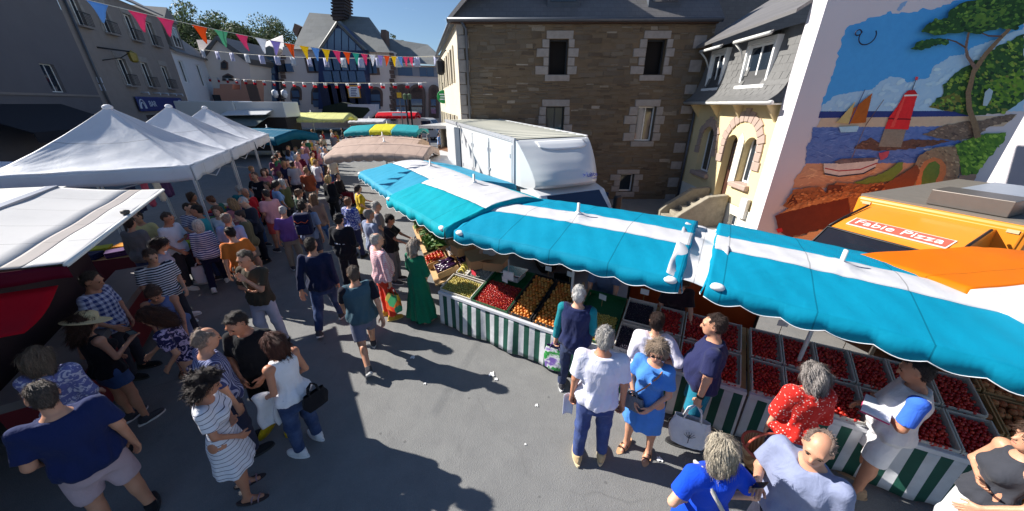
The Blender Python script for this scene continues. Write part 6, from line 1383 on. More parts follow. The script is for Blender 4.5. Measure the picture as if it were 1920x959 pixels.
def mesh_of(mb, mat, name='fruit'):
    me = bpy.data.meshes.new(name); me.from_pydata(mb.v, [], mb.f); me.materials.append(mat); me.polygons.foreach_set('use_smooth', [True] * len(me.polygons)); return me
def board_mesh(x0, x1, y0, y1, z0, z1, mat): me = bpy.data.meshes.new('board'); mb = MB().box(x0, x1, y0, y1, z0, z1); me.from_pydata(mb.v, [], mb.f); me.materials.append(mat); return me
CR = {}
def crate(label, M4, w, d, h, mat, fruit, group, key=None, hole=True):
    """open tray: base, four sides, fruit"""
    root = thing('fruit_crate', label, 'crate', (0, 0, 0), 0, group); root.matrix_world = M4; root.matrix_local = M4
    kk = key or (w, d, h, mat.name)
    if kk not in CR:
        t_ = .012; CR[kk] = [('base', board_mesh(0, w, 0, d, 0, t_, mat)), ('side_board', board_mesh(0, w, 0, t_, t_, h, mat)), ('side_board', board_mesh(0, w, d - t_, d, t_, h, mat)), ('end_board', board_mesh(0, t_, t_, d - t_, t_, h * 1.25, mat)), ('end_board', board_mesh(w - t_, w, t_, d - t_, t_, h * 1.25, mat))]
    for nm, me in CR[kk]: inst(me, nm, root)
    if fruit: o = inst(fruit, 'fruit', root); o['kind'] = 'stuff'
    return root
def on(Mt, s, y, tilt=.30, zf=.70, lift=.0, yaw=0): return Mt @ Matrix.Translation((s, y, zf + .3 * y + lift)) @ Matrix.Rotation(math.atan(tilt), 4, 'X') @ Matrix.Rotation(yaw, 4, 'Z')
CB, GB, WBX = M('dark_crate', rgb(40, 36, 36), .7), M('green_tray', rgb(18, 92, 50), .5), M('pale_tray', rgb(206, 200, 190), .7, .1)
apr = [mesh_of(heap(.37, .93, .03, .0265, 31 + k, 2, mound=.02), APR) for k in range(2)]
crate('apricot crate next to the cherries', on(MA, 1.46, .02), .40, .96, .09, CB, apr[0], 'apricot crates'); crate('right hand apricot crate beside the wooden divider', on(MA, 1.89, .02), .40, .96, .09, CB, apr[1], 'apricot crates')
MB(on(MA, 2.31, 0)).box(0, .03, -.02, 1.0, -.02, .16).build('divider', WOOD); tag(bpy.data.objects['divider'], 'upright wooden board between apricots and yellow plums', 'board')
crate('green lined tray heaped with cherries and a price card', on(MA, .74, .02), .70, .96, .08, GB, mesh_of(heap(.66, .92, .025, .0145, 5, 2, mound=.05, fill=(0, .62), nu=6, nv=4), CHE), 'fruit trays on the first table')
crate('tray of golden plums at the left end of the first table', on(MA, .03, .02), .68, .42, .08, WBX, mesh_of(heap(.65, .39, .03, .019, 6, 2, mound=.05), PLU), 'fruit trays on the first table')
crate('tray of pale shelled beans behind the golden plums', on(MA, .28, .46), .43, .48, .08, WBX, mesh_of(heap(.40, .45, .03, .016, 7, 2, mound=.03, nu=6, nv=4), GRY), 'fruit trays on the first table')
bm = MB()
for k in range(7):
    pts = [(.02 + .16 * t_, .03 + k * .055 + .05 * math.sin(t_ * 3), .05 + .07 * math.sin(t_ * 3.1) + (k % 3) * .02) for t_ in (0, .25, .5, .75, 1)]; bm.tube(pts, [.008, .018, .02, .018, .008], 7)
crate('small tray of curved yellow bananas near the green dress', on(MA, .03, .46), .24, .45, .07, WBX, mesh_of(bm, BAN), 'fruit trays on the first table')
crate('green tray half filled with yellow plums', on(MBm, .10, .02), .58, .94, .08, GB, mesh_of(heap(.55, .9, .025, .018, 8, 2, fill=(0, .6), mound=.04), PLU), 'fruit trays on the second table')
crate('tray of blackberries in front, right of the yellow plums', on(MBm, .71, .02), .40, .46, .09, WBX, mesh_of(heap(.36, .42, .03, .014, 9, 2, nu=6, nv=4), BLB), 'fruit trays on the second table'); crate('tray of blueberries behind the blackberries', on(MBm, .71, .5), .40, .46, .09, WBX, mesh_of(heap(.36, .42, .03, .012, 10, 2, nu=6, nv=4), BLB), 'fruit trays on the second table')
st = [mesh_of(heap(.29, .42, .03, .0185, 50 + k, 2, (1, 1, 1.15), .012, jit=.5), STR) for k in range(4)]
lst = []
for row_ in range(2):
    for k in range(3): lst.append((MBm, 1.16 + k * .345, row_, k))
    for k in range(6): lst.append((MC, .01 + k * .336, row_, k + 3))
ordn = ['first', 'second', 'third', 'fourth', 'fifth', 'sixth', 'seventh', 'eighth', 'ninth', 'tenth']
for Mt, s, row_, k in lst:
    crate('%s strawberry tray from the left in the %s row' % (ordn[k], 'front' if row_ == 0 else 'back'), on(Mt, s, .02 + row_ * .48), .325, .46, .07, WBX, st[(k + row_) % 4], 'strawberry trays', 'straw')
# melons and stone fruit on the end display
TD, LD_, MD4 = table('low table of melons past the strawberries at the right edge', (4.58, 2.62), (6.3, 1.7), 1.9, .62, 1.2, False)
mel = mesh_of(MB().ball((0, 0, 0), .078, 14, 10, (1, 1, .94)), MEL); q = random.Random(5)
for j in range(6):
    for i in range(10):
        o = inst(mel, 'melon', None, MD4 @ Matrix.Translation((.08 + i * .17 + (j % 2) * .08, 1.05 + j * .15, .64 + .3 * (1.05 + j * .15) + .07 + .04 * (j % 2))) @ Matrix.Rotation(q.uniform(0, 6), 4, (q.random(), q.random(), 1)))
        tag(o, '%s tan melon from the left in the %s row of the melon heap' % (ordn[i], ('front', 'second', 'third', 'fourth', 'fifth', 'back')[j]), 'melon', 'melons heaped at the right edge')
for k in range(8): crate('%s peach crate from the left in the %s row before the melons' % (ordn[k % 4], 'lower' if k < 4 else 'upper'), on(MD4, .04 + (k % 4) * .42, .02 + .5 * (k // 4), .3, .62), .40, .48, .09, WOOD, mesh_of(heap(.37, .45, .035, .036, 70 + k, 2), PEA), 'peach crates')
MB(MD4).box(0, 1.8, -.03, 0, .1, .66).build('front_board', M('dark_board', rgb(60, 34, 28), .8), None); tag(bpy.data.objects['front_board'], 'dark board closing the front of the peach table', 'board')
# low crates of tomatoes on the ground at the right corner
for k in range(5):
    crate(('tomato crate on the ground by the last striped skirt', 'second tomato crate on the ground at the right corner', 'stacked tomato crate at the lower right corner', 'tilted crate of tomatoes near the grey shirted shopper', 'tomato crate nearest the right frame edge')[k], Matrix.Translation((4.75 + .42 * (k % 3), 1.95 - .2 * (k % 3) + .5 * (k // 3), .02 + .25 * (k // 3))) @ Matrix.Rotation(-.5, 4, 'Z') @ Matrix.Rotation(.25, 4, 'X'), .38, .5, .16, WOOD, mesh_of(heap(.35, .46, .07, .036, 80 + k, 1), TOM), 'tomato crates')
# vegetables on the far table
vg = [('crate of orange carrots under the light turquoise parasol', .95, .55, CAR, 'rod'), ('crate of pale lettuces in front of the black shirted shopper', 1.55, .1, GRE, 'leaf'), ('crate of green chard beside the lettuces', 2.0, .1, GRE, 'leaf'), ('crate of white onions behind the green dress', 2.55, .45, ONI, 'ball'), ('crate of dark aubergines next to the bananas', 3.05, .1, AUB, 'long'), ('tray of red tomatoes at the back of the vegetable table', .45, .55, TOM, 'ball'), ('crate of mixed peppers at the vegetable table front', 2.5, .0, TOM, 'ball'), ('crate of fennel and greens under the far turquoise parasol', .3, .05, GRE, 'leaf'), ('crate of radishes beside the carrots', 1.45, .58, TOM, 'ball'), ('crate of red shallots below the cardboard boxes', 3.05, .55, AUB, 'ball'), ('bunches of leeks on the vegetable table', .9, .08, GRE, 'rod')]
for k, (lab, s, y, mt, kind) in enumerate(vg):
    w, d = .46, .42; q = random.Random(90 + k)
    if kind == 'ball': m_ = heap(w - .03, d - .03, .05, .032, k, 2, mound=.03)
    elif kind == 'leaf':
        m_ = MB()
        for i in range(150):
            c = Vector((q.uniform(.02, w - .02), q.uniform(.02, d - .02), q.uniform(.06, .2))); a_ = Vector((q.gauss(0, 1), q.gauss(0, 1), q.gauss(.4, .6))).normalized() * q.uniform(.05, .11); b_ = a_.cross(Vector((q.gauss(0, 1), q.gauss(0, 1), q.gauss(0, 1)))).normalized() * .04
            m_.add([tuple(c - a_), tuple(c + b_), tuple(c + a_), tuple(c - b_)], [(0, 1, 2, 3)])
    else:
        m_ = MB()
        for i in range(46):
            c = Vector((q.uniform(.05, w - .05), q.uniform(.1, d - .1), q.uniform(.05, .14))); a_ = Vector((q.gauss(0, .25), 1, q.gauss(0, .15))).normalized() * .11; m_.tube([tuple(c - a_), tuple(c), tuple(c + a_)], [.006, .016, .018] if kind == 'rod' else [.01, .03, .026], 6)
    crate(lab, on(MV, s, y, .3, .72), w, d, .1, WOOD, mesh_of(m_, mt), 'vegetable crates')
# cardboard boxes and the weighing scale behind the first table
CARD = M('cardboard', rgb(176, 136, 98), .85, .12, 5)
for k, (x, y, z, rz, lab) in enumerate(((-.62, 5.72, 1.02, .4, 'open cardboard box behind the bananas'), (-.30, 5.65, 1.0, -.3, 'flattened cardboard box beside the scale'), (-.95, 6.15, 1.1, .7, 'cardboard box near the onions under the parasol'))):
    bx_ = thing('cardboard_box', lab, 'box', (x, y, z), rz); MB().box(-.2, .2, -.14, .14, 0, .18).build('box_body', CARD, bx_)
    for sg in (-1, 1): MB().hexa([(-.2, sg * .14, .18), (.2, sg * .14, .18), (.2, sg * .142, .18), (-.2, sg * .142, .18), (-.2, sg * .27, .22), (.2, sg * .27, .22), (.2, sg * .272, .225), (-.2, sg * .272, .225)]).build('flap', CARD, bx_)
scl = thing('weighing_scale', 'grey electronic weighing scale behind the cherries', 'scale', (.03, 5.28, 1.0), -.5)
MB().box(-.16, .16, -.16, .16, 0, .09).build('base', M('scale_grey', rgb(140, 146, 150), .4), scl, bevel=.02); MB().box(-.2, .2, -.15, .17, .12, .135).build('pan', M('steel', rgb(190, 196, 200), .25, metal=.9), scl, bevel=.005); MB().box(-.1, .1, -.2, -.165, .05, .2).build('display', M('scale_white', rgb(210, 214, 216), .5), scl, bevel=.01); MB().tube([(0, -.18, .2), (0, -.18, .42)], .015, 6).build('stem', MATS['scale_grey'], scl)
# price cards
q = random.Random(4)
for k, (Mt, s, y, lab) in enumerate(((MA, 1.08, .5, 'white price card stuck in the cherries'), (MA, .45, .45, 'red and white price card by the golden plums'), (MA, 1.65, 1.0, 'price card behind the left apricots'), (MA, 2.05, 1.0, 'price card behind the right apricots'), (MBm, .35, .7, 'price card above the yellow plums'), (MBm, .9, 1.0, 'price card behind the blueberries'), (MBm, 1.5, 1.0, 'price card behind the first strawberry trays'), (MC, .35, 1.0, 'price card behind the middle strawberry trays'), (MC, 1.0, 1.0, 'price card behind the last strawberry trays'), (MV, 2.2, .5, 'price card among the vegetables'), (MD4, .8, .5, 'price card in front of the melons'), (MD4, 1.3, .5, 'price card beside the melons at the right'))):
    pc = thing('price_card', lab, 'price card', Mt @ Vector((s, y, .70 + .3 * y)), Mt.to_euler().z + q.uniform(-.3, .3), 'price cards')
    MB().tube([(0, 0, .0), (0, 0, .2)], .004, 5).build('stick', WOOD, pc); MB().box(-.06, .06, -.006, -.002, .13, .22).build('card', M('card_white', rgb(232, 232, 228), .6) if k != 1 else M('card_red', rgb(220, 60, 80), .6), pc)
# orange ground sheet hung behind the second table, crates of stock
ob = thing('orange_tarpaulin', 'orange tarpaulin hung low behind the second table', 'tarpaulin', (2.1, 5.35, 0), math.atan2(-.55, .835)); MB().grid(lambda u, v: (1.9 * u, .03 * math.sin(u * 14), .35 + .85 * v), 30, 4).build('sheet', M('orange_tarp', rgb(214, 82, 18), .6, .1, 3, .3, 20), ob, True, solid=.004)
for x in (0, 1.9): MB().tube([(x, 0, 0), (x, 0, 1.25)], .02, 6).build('post', STRUT, ob)
for k, (x, y, z, lab) in enumerate(((1.0, 6.0, 0, 'dark stock crate on the ground behind the scale'), (1.0, 6.0, .3, 'upper dark stock crate behind the scale'), (1.6, 5.6, 0, 'dark stock crate left of the orange tarpaulin'), (3.9, 4.2, 0, 'dark stock crate under the nearest parasol'))):
    sc_ = thing('stock_crate', lab, 'crate', (x, y, z), .4 + k); MB().box(-.3, .3, -.2, .2, 0, .03).box(-.3, .3, -.2, -.18, .03, .28).box(-.3, .3, .18, .2, .03, .28).build('shell', CB, sc_); MB().box(-.3, -.28, -.18, .18, .03, .28).box(.28, .3, -.18, .18, .03, .28).build('end_panel', CB, sc_)
# post of the parasols near the table
# ------------------------------------------------------------ goods under the tents
TTM = Matrix.Translation(tc + ta * -.9 + Vector((1.15, .35, 0))) @ Matrix.Rotation(math.atan2(ta.y, ta.x), 4, 'Z')
tt = thing('cloth_table', 'trestle table with orange cloth under the nearest tents', 'table', tc + ta * -.9 + Vector((1.15, .35, 0)), math.atan2(ta.y, ta.x))
ORC = M('orange_cloth', rgb(222, 92, 34), .8, .12, 4, .4, 12)
MB().box(0, 3.6, -.1, .8, .74, .78).build('table_top', WOOD, tt); MB().grid(lambda u, v: (-.05 + 3.7 * u, -.12 - .02 * math.sin(u * 40) * v, .785 - .6 * v), 60, 5).grid(lambda u, v: (-.05 + 3.7 * u, -.12 + .95 * v, .786), 4, 4).build('cloth', ORC, tt, True)
for x in (.2, 3.4): MB().box(x - .02, x + .02, 0, .7, 0, .74).build('trestle', WOOD, tt)
ordn9 = ['first', 'second', 'third', 'fourth', 'fifth', 'sixth', 'seventh', 'eighth', 'last']
q = random.Random(12); cols = [(196, 30, 44), (30, 40, 80), (226, 222, 214), (60, 130, 90), (230, 150, 40), (90, 60, 110), (180, 190, 60), (20, 24, 30), (200, 90, 120), (120, 160, 190)]
names = ['red', 'navy', 'white', 'green', 'amber', 'purple', 'lime', 'black', 'pink', 'pale blue']; qty = {}
for i in range(9):
    for j in range(2):
        c = q.randrange(10); x, y = .25 + i * .39, .12 + j * .38
        p = TTM @ Vector((x, y, .80)); fc = MB()
        for l in range(3): fc.box(-.16, .16, -.14 + .01 * l, .14, l * .035, l * .035 + .032)
        o = fc.build('folded_cloth', cloth(cols[c]) if 'cloth' in globals() else M('fold_%d' % c, rgb(*cols[c]), .85, .1, 6, .3, 30), None, bevel=.012); o.location = p; o.rotation_euler = (0, 0, q.uniform(0, 6)); tag(o, 'folded %s textile, %s in the %s row on the orange table' % (names[c], ordn9[i], 'street side' if j == 0 else 'inner'), 'textile', 'folded textiles on the orange table')
for k, (dx, c) in enumerate(((.6, 0), (1.1, 1), (1.7, 8), (2.3, 2), (2.8, 5))):
    hg = MB(); hg.grid(lambda u, v: (.36 * (u - .5) * (1 - .15 * v), .05 * math.sin(u * 9 + v * 3), -.62 * v), 10, 8); p = TTM @ Vector((dx + .2, 1.5, 1.95)); o = hg.build('hanging_garment', M('fold_%d' % c, rgb(*cols[c]), .85, .1, 6, .3, 30), None, True, solid=.03); o.location = p; o.rotation_euler = (0, 0, math.atan2(ta.y, ta.x) + q.uniform(-.3, .3)); tag(o, '%s garment hanging inside the nearest tent' % names[c], 'garment', 'garments hanging in the tent')

# second table across the front of the nearest tent, piled with clothes
tb_ = Vector((-.91, -.414, 0)).normalized(); T2M = Matrix.Translation(tc - ta * 1.1 - tb_ * 1.2) @ Matrix.Rotation(math.atan2(tb_.y, tb_.x), 4, 'Z')
t2_ = thing('cloth_table', 'trestle table of clothes across the front of the nearest tent', 'table'); t2_.matrix_local = T2M
MB().box(0, 2.6, -.4, .4, .74, .78).build('table_top', WOOD, t2_); MB().grid(lambda u, v: (-.03 + 2.66 * u, .42 + .02 * math.sin(u * 30) * v, .785 - .6 * v), 50, 5).build('cloth', M('plum_cloth', rgb(96, 34, 48), .85, .12, 4, .4, 12), t2_, True)
for x in (.2, 2.4): MB().box(x - .02, x + .02, -.35, .35, 0, .74).build('trestle', WOOD, t2_)
for i in range(6):
    for j in range(2):
        c = q.randrange(10); fc = MB()
        for l in range(3): fc.box(-.17, .17, -.15 + .01 * l, .15, l * .04, l * .04 + .036)
        o = fc.build('folded_cloth', cloth(cols[c]), None, bevel=.012); o.matrix_local = T2M @ Matrix.Translation((.25 + i * .42, -.18 + j * .38, .79)) @ Matrix.Rotation(q.uniform(-.4, .4), 4, 'Z'); tag(o, 'folded %s clothes, %s in the %s row on the front tent table' % (names[c], ordn9[i], 'near' if j else 'far'), 'textile', 'folded clothes on the front tent table')
# ------------------------------------------------------------ vehicles
VW = M('vehicle_white', (.66, .67, .68, 1), .35, .03, 2, coat=.3); BLK = M('black_plastic', rgb(24, 24, 26), .5); TYRE = M('tyre', rgb(22, 22, 23), .9); RIM = M('rim', rgb(150, 152, 156), .35, metal=.8); WS = glass('windscreen', (.015, .02, .03, 1), .03, .35)
def wheel(parent, x, y, r=.36, w=.22):
    t_ = MB(Matrix.Translation((x, y, r)) @ Matrix.Rotation(R(90), 4, 'Y')).lathe([(r * .6, -w / 2), (r * .95, -w / 2), (r, -w * .35), (r, w * .35), (r * .95, w / 2), (r * .6, w / 2)], 24).build('wheel', TYRE, parent, True, angle=40)
    MB(Matrix.Translation((x, y, r)) @ Matrix.Rotation(R(90), 4, 'Y')).lathe([(.001, -w * .42), (r * .6, -w * .46), (r * .6, w * .46), (.001, w * .42)], 20).build('rim', RIM, t_)
# box truck: local x across (left edge of its front face at 0), y towards the rear
tk = thing('box_truck', 'white box truck with rounded overcab nose beside the stone house', 'truck', (.06, 8.5, 0), math.atan2(.43, .903))
TW, TL = 2.08, 6.0
def roofz(y): return 3.0 + .035 * max(0, y)
mb = MB(); mb.hexa([(0, 0, .75), (TW, 0, .75), (TW, TL, .75), (0, TL, .75), (0, 0, 2.99), (TW, 0, 2.99), (TW, TL, roofz(TL) - .01), (0, TL, roofz(TL) - .01)]); mb.build('box_body', VW, tk)
mb = MB(); mb.grid(lambda u, v: (-.02 + (TW + .04) * u, -.02 + (TL + .04) * v, roofz(TL * v) + .012 * math.sin(math.pi * u)), 4, 36); mb.build('box_roof', M('ribbed_roof', rgb(206, 204, 190), .5, .06, 2), tk)
for k in range(17): MB().box(.03, TW - .03, .1 + k * .345, .13 + k * .345, roofz(k * .345) + .0, roofz(k * .345) + .022).build('roof_rib', MATS['ribbed_roof'], tk)
ALU = M('alu_rail', rgb(196, 198, 204), .4, metal=.3)
for x in (-.025, TW - .02): MB().hexa([(x, -.03, 2.93), (x + .045, -.03, 2.93), (x + .045, TL + .03, roofz(TL) - .06), (x, TL + .03, roofz(TL) - .06), (x, -.03, 3.03), (x + .045, -.03, 3.03), (x + .045, TL + .03, roofz(TL) + .03), (x, TL + .03, roofz(TL) + .03)]).build('roof_rail', ALU, tk)
for y0, y1 in ((.12, 1.55), (1.62, 2.95), (3.0, 4.1), (4.9, 5.9)): MB().box(-.022, -.002, y0, y1, .85, 2.86 + .03 * y0).build('side_panel', VW, tk, bevel=.006)
MB().box(-.04, -.001, 4.25, 4.8, .8, 3.02).build('side_recess', M('recess_grey', rgb(70, 84, 100), .6), tk); MB().box(-.05, -.023, 1.5, 1.66, 2.05, 2.11).tube([(-.045, 1.585, .95), (-.045, 1.585, 2.8)], .012, 6).build('door_lock', ALU, tk)
MB().box(-.03, .02, -.03, .06, .8, 2.98).build('corner_post', ALU, tk)
for y in (.2, 1.48, 1.7, 2.88, 3.08, 4.02):
    for z in (1.15, 1.85, 2.6): MB().box(-.034, -.021, y - .03, y + .03, z - .05, z + .05).build('hinge', ALU, tk)
for y in (.3, 2.2, 4.0, 5.7): MB().box(-.036, -.022, y - .05, y + .05, .78, .84).build('side_marker', M('amber', rgb(230, 130, 30), .3), tk)
MB().box(-.03, TW + .03, .02, TL - .02, .66, .76).build('lower_trim', BLK, tk)
for k in range(30): MB().ball((-.026, .1 + k * .2, 2.97 + .035 * (.1 + k * .2)), .012, 6, 4).build('rivet', ALU, tk)
# overcab nose
pf = [(0, 2.99), (-.12, 2.97), (-.3, 2.88), (-.52, 2.72), (-.75, 2.53), (-.95, 2.33), (-1.06, 2.17), (-1.08, 2.06), (-1.0, 1.99), (-.8, 1.95), (0, 1.93)]
def nose(u, v):
    t_ = v * (len(pf) - 1); i = min(len(pf) - 2, int(t_)); f = t_ - i; y = pf[i][0] * (1 - f) + pf[i + 1][0] * f; z = pf[i][1] * (1 - f) + pf[i + 1][1] * f
    s_ = 2 * u - 1; w_ = TW / 2 - .16 * (-y / 1.08) ** 1.4; x = w_ * math.copysign(abs(s_) ** .85, s_); y *= (1 - .28 * abs(s_) ** 3.2); z -= .05 * abs(s_) ** 4 * (-y)
    return (TW / 2 + x, y - .002, z)
MB().grid(nose, 40, 40).build('overcab_nose', VW, tk, True)
for sd in (0, 1):
    mb = MB(); n = 40; edge = [nose(sd, k / n) for k in range(n + 1)]; mb.poly([(p[0], p[1], p[2]) for p in edge]); mb.build('nose_cheek', VW, tk)
def nose_patch(u0, u1, v0, v1, off, nm, mat): MB().grid(lambda u, v: (lambda p: (p[0], p[1] - off, p[2] + off * .6))(nose(u0 + (u1 - u0) * u, v0 + (v1 - v0) * v * (1 - .25 * (2 * u - 1) ** 4))), 24, 8).build(nm, mat, tk, True, solid=.012)
nose_patch(.24, .88, .13, .27, .012, 'nose_recess', M('nose_panel', (.86, .86, .86, 1), .4, .02))
LBL = M('logo_blue', rgb(30, 70, 190), .5)
p = nose(.74, .57); nx = Vector(nose(.82, .57)) - Vector(nose(.66, .57)); ny = Vector(nose(.74, .53)) - Vector(nose(.74, .61)); nx.normalize(); nz = nx.cross(ny.normalized()); ny = nz.cross(nx); pv = Vector(p) + nz * .02
mt = Matrix(((nx.x, ny.x, nz.x, pv.x), (nx.y, ny.y, nz.y, pv.y), (nx.z, ny.z, nz.z, pv.z), (0, 0, 0, 1)))
text_mesh('> Labbe', .16, 'lettering', LBL, tk, mt, .002); text_mesh('France', .07, 'lettering', LBL, tk, mt @ Matrix.Translation((.1, -.09, 0)), .002)
# cab
mb = MB(); cabp = [(0, .5), (-2.0, .5), (-2.05, .95), (-1.75, 1.12), (-1.05, 1.86), (-.7, 1.95), (0, 1.95)]
mb.prism([(.1, y, z) for y, z in cabp], (TW - .2, 0, 0)); mb.build('cab', VW, tk, bevel=.05)
MB().hexa([(.2, -1.735, 1.16), (TW - .2, -1.735, 1.16), (TW - .2, -1.70, 1.17), (.2, -1.70, 1.17), (.3, -1.09, 1.85), (TW - .3, -1.09, 1.85), (TW - .3, -1.06, 1.85), (.3, -1.06, 1.85)]).build('windscreen', glass('cab_glass', (.015, .03, .07, 1), .05), tk)
for x in (.09, TW - .1): MB().box(x, x + .012, -1.2, -.45, 1.15, 1.78).build('side_window', MATS['cab_glass'], tk)
for sd, x in ((-1, .0), (1, TW)):
    m_ = MB().box(x - .1, x + .1, -1.5, -1.38, 1.35, 1.75).build('mirror', BLK, tk, bevel=.04); MB().tube([(x + .1 * -sd, -1.4, 1.5), (x - sd * .25, -1.35, 1.4)], .015, 6).build('mirror_arm', BLK, m_)
MB().tube([(TW / 2 - .6, -1.74, 1.2), (TW / 2 - .1, -1.45, 1.5)], .012, 5).build('wiper', BLK, tk)
for x in (.3, TW - .3): MB().ball((x, -2.04, .78), 1, 12, 8, (.15, .04, .1)).build('headlight', M('lamp_glass', rgb(210, 214, 220), .1), tk, True)
for x in (.25, TW - .25):
    for y in (-1.2, 4.6): wheel(tk, x, y, .38, .24)
# small white van parked behind the truck
def van(label, loc, rz, col, w=1.85, l=4.6, h=1.95):
    v = thing('parked_van', label, 'van', loc, rz); pr = [(0, .35), (-l * .5, .35), (-l * .5, .85), (-l * .42, 1.02), (-l * .27, h - .15), (-l * .2, h), (l * .5, h), (l * .5, .35)]
    MB().prism([(-w / 2, y, z) for y, z in pr], (w, 0, 0)).build('body', col, v, bevel=.07)
    a, b = Vector((0, -l * .415, 1.06)), Vector((0, -l * .275, h - .17)); n = Vector((0, -.03, .02))
    MB().hexa([(-w * .42, a.y - .02, a.z + .0), (w * .42, a.y - .02, a.z), (w * .42, a.y + .01, a.z), (-w * .42, a.y + .01, a.z), (-w * .38, b.y - .025, b.z), (w * .38, b.y - .025, b.z), (w * .38, b.y, b.z), (-w * .38, b.y, b.z)]).build('windscreen', MATS['cab_glass'], v)
    for sd in (-1, 1):
        MB().box(sd * (w / 2 + .003) - .006, sd * (w / 2 + .003) + .006, -l * .28, -l * .06, 1.1, h - .25).build('side_window', MATS['cab_glass'], v); MB().box(sd * (w / 2 + .1) - .06, sd * (w / 2 + .1) + .06, -l * .33, -l * .3, 1.1, 1.35).build('mirror', BLK, v, bevel=.02); MB().ball((sd * w * .38, -l * .495, .75), 1, 10, 6, (.14, .04, .1)).build('headlight', MATS['lamp_glass'], v, True)
        for y in (-l * .3, l * .32): wheel(v, sd * (w / 2 - .12), y, .33, .2)
    return v
van('small white van between the truck and the brown canopies', (-2.75, 13.9, 0), math.atan2(.43, .903) + R(8), VW, 1.75, 4.2, 1.85)
van('white van parked under the red canopy up the street', (-10.2, 41.5, 0), R(80), VW, 1.9, 5, 2.3)
sv = thing('open_stall_van', 'open sided stall van loaded with goods behind the white truck', 'stall van', (-4.1, 19.5, 0), R(-14))
mb = MB(); mb.box(-1.0, 1.0, 0, 4.2, .5, .7).box(-1.0, 1.0, 0, 4.2, 2.55, 2.7).box(.95, 1.0, 0, 4.2, .7, 2.55).box(-1.0, .95, 4.15, 4.2, .7, 2.55); mb.build('body', VW, sv); MB().box(-1.0, -.95, 2.6, 4.15, .7, 2.55).build('side_panel', VW, sv); MB().box(-.9, .9, .3, 4.1, .72, 1.3).build('shelf', M('stall_wood', rgb(120, 84, 60), .8), sv)
for x in (-.85, .85):
    for y in (.8, 3.4): wheel(sv, x, y, .34, .2)
# tall white market trailer with grey awning at the left, beyond the tents
mt_ = thing('market_lorry', 'long white market lorry with grey awning beyond the white tents', 'lorry', (-24.0, 26.5, 0), R(4)); MB().box(.05, 7.3, .12, 2.2, .5, 2.9).build('counter_shade', M('lorry_inside_shade', rgb(46, 40, 40), .8), mt_); MB().box(0, 4.0, 0, 2.3, 2.85, 3.95).build('front_body', VW, mt_, bevel=.04); MB().box(4.02, 7.4, .1, 2.3, 2.85, 3.9).build('rear_body', VW, mt_, bevel=.04)  # lower box is solid; its dark colour paints the shade of an open counter
MB().hexa([(1.2, -2.2, 2.35), (6.4, -2.2, 2.35), (6.4, -.02, 3.0), (1.2, -.02, 3.0), (1.2, -2.2, 2.39), (6.4, -2.2, 2.39), (6.4, -.02, 3.04), (1.2, -.02, 3.04)]).build('awning', fabric('grey_awning', rgb(112, 122, 120), .2), mt_); MB().hexa([(3.5, -1.0, 3.0), (6.6, -1.0, 3.05), (6.6, .1, 3.35), (3.5, .1, 3.3), (3.5, -1.0, 3.04), (6.6, -1.0, 3.09), (6.6, .1, 3.39), (3.5, .1, 3.34)]).build('lifted_flap', VW, mt_)
for x in (1, 6.4): wheel(mt_, x, .3, .42, .25)
# orange pizza van: local x across its front (far side at 0), y towards its rear
pz_ = thing('pizza_van', 'orange pizza van with sign above its windscreen before the mural', 'van', (6.85, 6.5, 0), math.atan2(-.93, .37))
PO = M('pizza_orange', (.80, .27, .018, 1), .38, .05, 2, coat=.3); PW = 1.85
MB().box(-.12, PW + .12, 0, 4.0, .35, 2.12).build('box_body', PO, pz_, bevel=.05); MB().box(-.06, PW + .06, -.025, .02, 1.2, 2.05).build('front_panel', PO, pz_, bevel=.02)
MB().box(-.1, PW + .1, .05, 3.95, 2.11, 2.16).build('roof', M('pizza_roof', rgb(112, 106, 98), .7, .2), pz_)
for x in (.0, PW - .1): MB().box(x, x + .12, -.04, -.02, 2.0, 2.05).build('marker_lamp', M('marker', rgb(210, 190, 150), .3), pz_)
cab_p = [(0.0, .4), (-1.95, .4), (-2.0, .8), (-1.85, 1.08), (-1.72, 1.14), (-1.22, 1.72), (-.9, 1.84), (-.25, 2.0), (0, 2.02)]
mb = MB(); n = len(cab_p)
def cabx(y, z, sd): ins = .06 + max(0, z - 1.1) * .14; return ins if sd < 0 else PW - ins
Lp = [(cabx(y, z, -1), y, z) for y, z in cab_p]; Rp = [(cabx(y, z, 1), y, z) for y, z in cab_p]; mb.add(Lp + Rp, [tuple(range(n)), tuple(range(2 * n - 1, n - 1, -1))] + [(i, n + i, n + (i + 1) % n, (i + 1) % n) for i in range(n) if i != 4]); mb.build('cab', PO, pz_, bevel=.03)
MB().add([Lp[4], Rp[4], Rp[5], Lp[5]], [(0, 1, 2, 3)]).build('windscreen', WS, pz_)
MB().tube([Lp[4], Rp[4], Rp[5], Lp[5], Lp[4]], .022, 6).build('windscreen_seal', BLK, pz_, True)
for x in (.45, 1.35):
    s_ = MB().box(x - .24, x + .24, -.62, -.5, .75, 1.35).build('seat', M('teal_seat', rgb(84, 120, 122), .8), pz_, bevel=.06); MB().box(x - .24, x + .24, -1.1, -.62, .7, .85).build('seat_base', MATS['teal_seat'], s_, bevel=.05)
MB().tube([(1.3 + .17 * math.cos(R(a)), -1.35 + .1 * math.sin(R(a)), 1.08 + .13 * math.sin(R(a))) for a in range(0, 361, 30)], .014, 6).build('steering_wheel', BLK, pz_, True)
